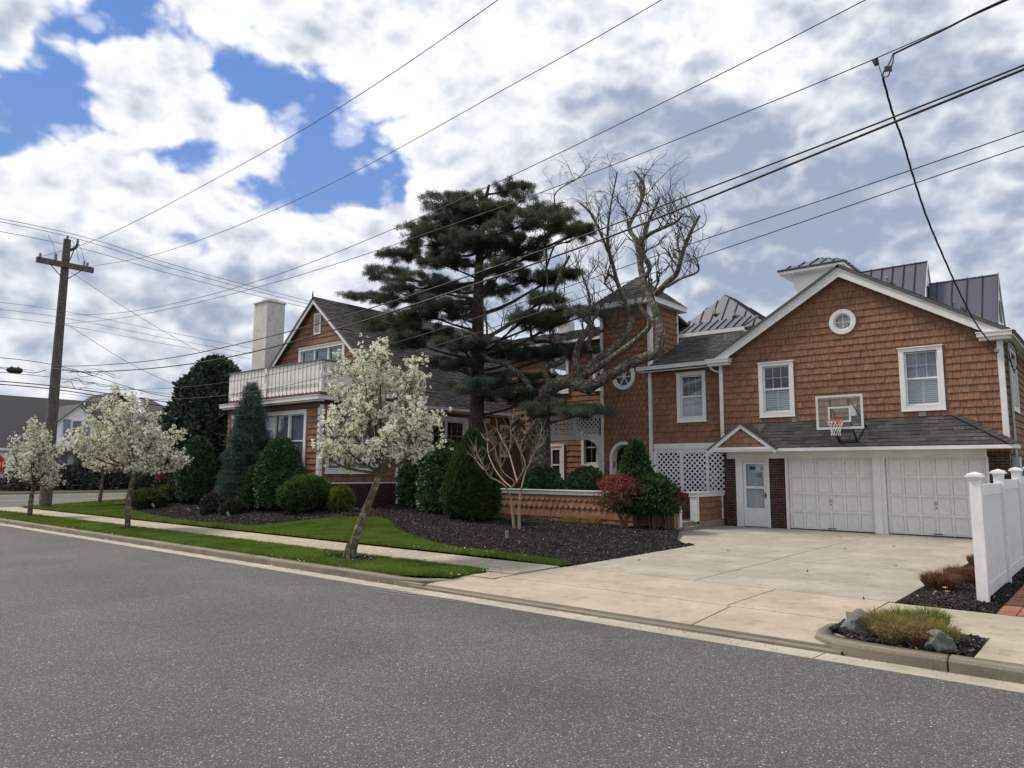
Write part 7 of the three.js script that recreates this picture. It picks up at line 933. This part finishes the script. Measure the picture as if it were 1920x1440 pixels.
// far planting across the cross street
bush('far_hedge', 'dark hedge in front of the clapboard house porch windows', -68.2, -24.2, 1.5, 1.7, { y: 0.14, n: 1500, leaf: 'big', size: 1.6, rz: 3.6, color: [0.03, 0.03, 0.028], lump: 0.2 });
bush('far_shrub', 'green shrub at the right end of the clapboard house', -67.5, -29.3, 1.3, 1.9, { y: 0.14, n: 1000, leaf: 'big', size: 1.6, color: [0.055, 0.085, 0.02], lump: 0.2 });
bush('far_shrub', 'brown leafless bush beside the brick steps across the street', -67.6, -19.6, 1.2, 1.4, { y: 0.14, n: 700, leaf: 'big', size: 1.4, color: [0.06, 0.045, 0.04], lump: 0.3 });
bush('far_tree', 'small dark pine in front of the clapboard gable', -67.8, -25.9, 0.9, 3.9, { y: 0.14, cat: 'tree', n: 900, leaf: 'tuft', size: 1.4, color: [0.04, 0.04, 0.04], lump: 0.6, shape: 'ball', skirt: 0.35, freq: 1.6 });

// ---- grasses, stones, lamps, litter
function grassTuft(label, x, y, z, r, h, cols, seed, n = 420, lean = 0.8, grp) {
  const g = thing('ornamental_grass', label, 'grass', grp), rn = rng(seed);
  cols.forEach((c, ci) => { const p = []; for (let i = 0; i < n / cols.length; i++) { const a = rn() * 6.28, d = Math.sqrt(rn()), b = rn() * 6.28, x0 = Math.cos(a) * d * r * 0.5, z0 = Math.sin(a) * d * r * 0.5, L = h * (0.65 + rn() * 0.5), o = d * r * lean, x1 = Math.cos(a) * (d * r * 0.5 + o * 0.45), z1 = Math.sin(a) * (d * r * 0.5 + o * 0.45), x2 = Math.cos(a) * (d * r * 0.5 + o) + (rn() - 0.5) * 0.06, z2 = Math.sin(a) * (d * r * 0.5 + o) + (rn() - 0.5) * 0.06, y1 = L * 0.62, y2 = L * (1 - d * 0.4), w = 0.0028, wx = Math.cos(b) * w, wz = Math.sin(b) * w; p.push([x0 - wx, 0, z0 - wz], [x0 + wx, 0, z0 + wz], [x1 + wx, y1, z1 + wz], [x0 - wx, 0, z0 - wz], [x1 + wx, y1, z1 + wz], [x1 - wx, y1, z1 - wz], [x1 - wx, y1, z1 - wz], [x1 + wx, y1, z1 + wz], [x2, y2, z2]); } mesh('blades', tris(p), leafMat(c, 0.3), g); });
  g.position.set(x, y, z);
}
const straw = [0.3, 0.2, 0.1], rust = [0.21, 0.105, 0.062], rust2 = [0.15, 0.075, 0.05], green = [0.15, 0.19, 0.035], olive = [0.2, 0.19, 0.06];
grassTuft('rust brown grass mound with the yellow flower beside the fence post', -2.27, 0.13, -12.5, 0.3, 0.34, [rust, rust2], 1, 1500); grassTuft('rust brown grass mound just behind the flowered one', -2.22, 0.13, -13.7, 0.25, 0.3, [rust2, rust], 2, 1000); grassTuft('rust brown grass mound touching the first fence post', -1.98, 0.13, -13.5, 0.28, 0.32, [rust, rust2], 3, 1200); grassTuft('farthest rust brown grass mound along the fence', -2.2, 0.13, -15.9, 0.27, 0.32, [rust, rust2], 4, 900);
const pg = [[-2.05, -8.75, 0.22, 0.34, [olive, straw]], [-1.86, -9.02, 0.24, 0.36, [olive, green]], [-1.62, -9.15, 0.24, 0.38, [green, green, olive]], [-1.85, -8.62, 0.24, 0.32, [green, straw, olive]], [-1.62, -8.78, 0.22, 0.32, [olive, straw]], [-1.62, -8.5, 0.22, 0.28, [straw, rust, olive]], [-1.42, -8.62, 0.2, 0.3, [olive, green, straw]], [-1.82, -8.42, 0.18, 0.26, [straw, olive]]];
['olive grass clump against the large grey rock', 'tall olive grass clump at the back of the kerb planter', 'brightest green grass clump at the back of the kerb planter', 'green and straw grass clump in the middle of the kerb planter', 'straw grass clump between the two planter rocks', 'brown dry grass clump overhanging the kerb', 'olive grass clump beside the small pale rock', 'dry grass clump nearest the dark planter mulch'].forEach((l, i) => { const [x, z, r, h, c] = pg[i]; grassTuft(l, x - 0.16, 0.12, z, r, h * 0.88, c, 20 + i, 900, 0.95); });
for (const [l, x, z] of [['dry tan grass clump at the foot of the patio wall', -13.6, -19.0], ['second dry tan grass clump nearer the red pieris', -12.75, -18.95]]) grassTuft(l, x, bedH(x, z), z, 0.42, 0.4, [[0.36, 0.26, 0.15], straw], x * -7 | 0, 500, 0.8);
function rock(label, x, y, z, s, seed, m) { const g = new THREE.IcosahedronGeometry(1, 4); wave(g, v => { let mx = 0; for (let q = 0; q < 9; q++) { const a = q * 2.39996 + seed, yy = 1 - (q + 0.5) / 4.5, rr = Math.sqrt(1 - yy * yy); mx = Math.max(mx, (Math.cos(a) * rr * v.x + yy * v.y + Math.sin(a) * rr * v.z) / (0.78 + 0.16 * Math.sin(q * 5 + seed))); } v.divideScalar(Math.max(0.9, mx)); const k = 1 + 0.26 * n3(v.x * 0.9 + seed, v.y * 1.3, v.z * 1.3) + 0.06 * n3(v.x * 5, v.y * 5 + seed, v.z * 5); v.multiplyScalar(0.9 + (k - 1) * 0.6); v.x *= s[0]; v.y *= s[1]; v.z *= s[2]; }); const o = mesh(numbered('rock'), muv(g, 2), m); o.position.set(x, y, z); o.rotation.y = seed; tag(o, label, 'rock'); }
rock('large angular grey rock at the driveway end of the kerb planter', -2.36, 0.17, -8.75, [0.24, 0.2, 0.2], 3, M.stone); rock('small pale grey rock among the planter grasses', -1.56, 0.16, -8.42, [0.13, 0.17, 0.14], 8, M.stone);
function spot(label, x, z, tilt) { const g = thing('landscape_light', label, 'garden light', 'spotlights in the mulch bed'), y = bedH(x, z); mesh('stake', tube([V(0, -0.1, 0), V(0, 0.1, 0)], 0.015, 0.015, 6, 1), M.iron, g); const c = new THREE.CylinderGeometry(0.045, 0.035, 0.17, 12, 1, false); c.translate(0, 0.085, 0); c.rotateX(tilt); c.translate(0, 0.08, 0); mesh('lamp_head', c, M.grey, g); g.position.set(x, y, z); g.rotation.y = 2.2; }
spot('small tilted garden spotlight farthest left in the bed below the azalea', -29.2, -13.0, -0.6); spot('small tilted garden spotlight left of the purple mound shrub', -25.7, -12.7, -0.6); spot('small tilted garden spotlight at the bed edge below the sunroom dome shrub', -22.6, -12.5, -0.6); spot('upright grey garden spotlight in front of the crape myrtle', -11.35, -13.3, -0.05);
{ const f = thing('yellow_flower', 'single yellow flower by the rust brown grass', 'flower'); const p = []; for (let k = 0; k < 6; k++) { const a = k * 1.047, b = a + 0.5; p.push([0, 0.12, 0], [Math.cos(a) * 0.035, 0.135, Math.sin(a) * 0.035], [Math.cos(b) * 0.035, 0.14, Math.sin(b) * 0.035]); } mesh('petals', tris(p), std([0.8, 0.55, 0.05]), f); mesh('stem', tube([V(0, 0, 0), V(0, 0.12, 0)], 0.004, 0.003, 5, 1), std([0.1, 0.15, 0.03]), f); mesh('petals', tris(p.map(q => [q[0] + 0.03, q[1] - 0.05, q[2] + 0.01])), std([0.8, 0.55, 0.05]), f); f.position.set(-2.12, 0.11, -12.08); }
{ const rn = rng(88), lg = leafClump(2, 0.01, 0.05, 0.03, 9, 0.5); [[-4.4, -13.2], [-5.0, -17.5], [-3.4, -15.0], [-4.3, -18.8], [-5.9, -20.3], [-6.8, -15.4], [-2.9, -10.9], [-7.4, -12.6]].forEach(([x, z], i) => { const o = mesh(numbered('dead_leaf'), lg, std([0.09 + rn() * 0.06, 0.055, 0.035])); o.position.set(x, driveY(z) + 0.012, z); o.rotation.set(rn() * 0.4, rn() * 6, rn() * 0.4); tag(o, 'fallen brown leaf lying on the driveway', 'leaf', 'leaves on the driveway'); }); }
{ // patio chair between the hedges
  const c = thing('patio_chair', 'grey slatted patio chair seen between the two hedge blocks', 'chair'), m = std([0.12, 0.11, 0.16]), X = -14.85, Z = -21.1; for (let i = 0; i < 5; i++) mesh('back_slat', bb(X - 0.25, X + 0.25, 0.62 + i * 0.15, 0.73 + i * 0.15, Z - 0.2, Z - 0.17), m, c); mesh('seat', bb(X - 0.27, X + 0.27, 0.7, 0.74, Z - 0.17, Z + 0.3), m, c); for (const [a, b] of [[-0.26, -0.19], [0.22, -0.19], [-0.26, 0.26], [0.22, 0.26]]) mesh('leg', bb(X + a, X + a + 0.04, 0.3, b < 0 ? 1.4 : 0.7, Z + b, Z + b + 0.04), m, c); rebase(c, X, 0.3, Z);
}
scene.traverse(o => { if (o.isMesh) { o.castShadow = true; o.receiveShadow = true; } });
renderer.render(scene, camera);
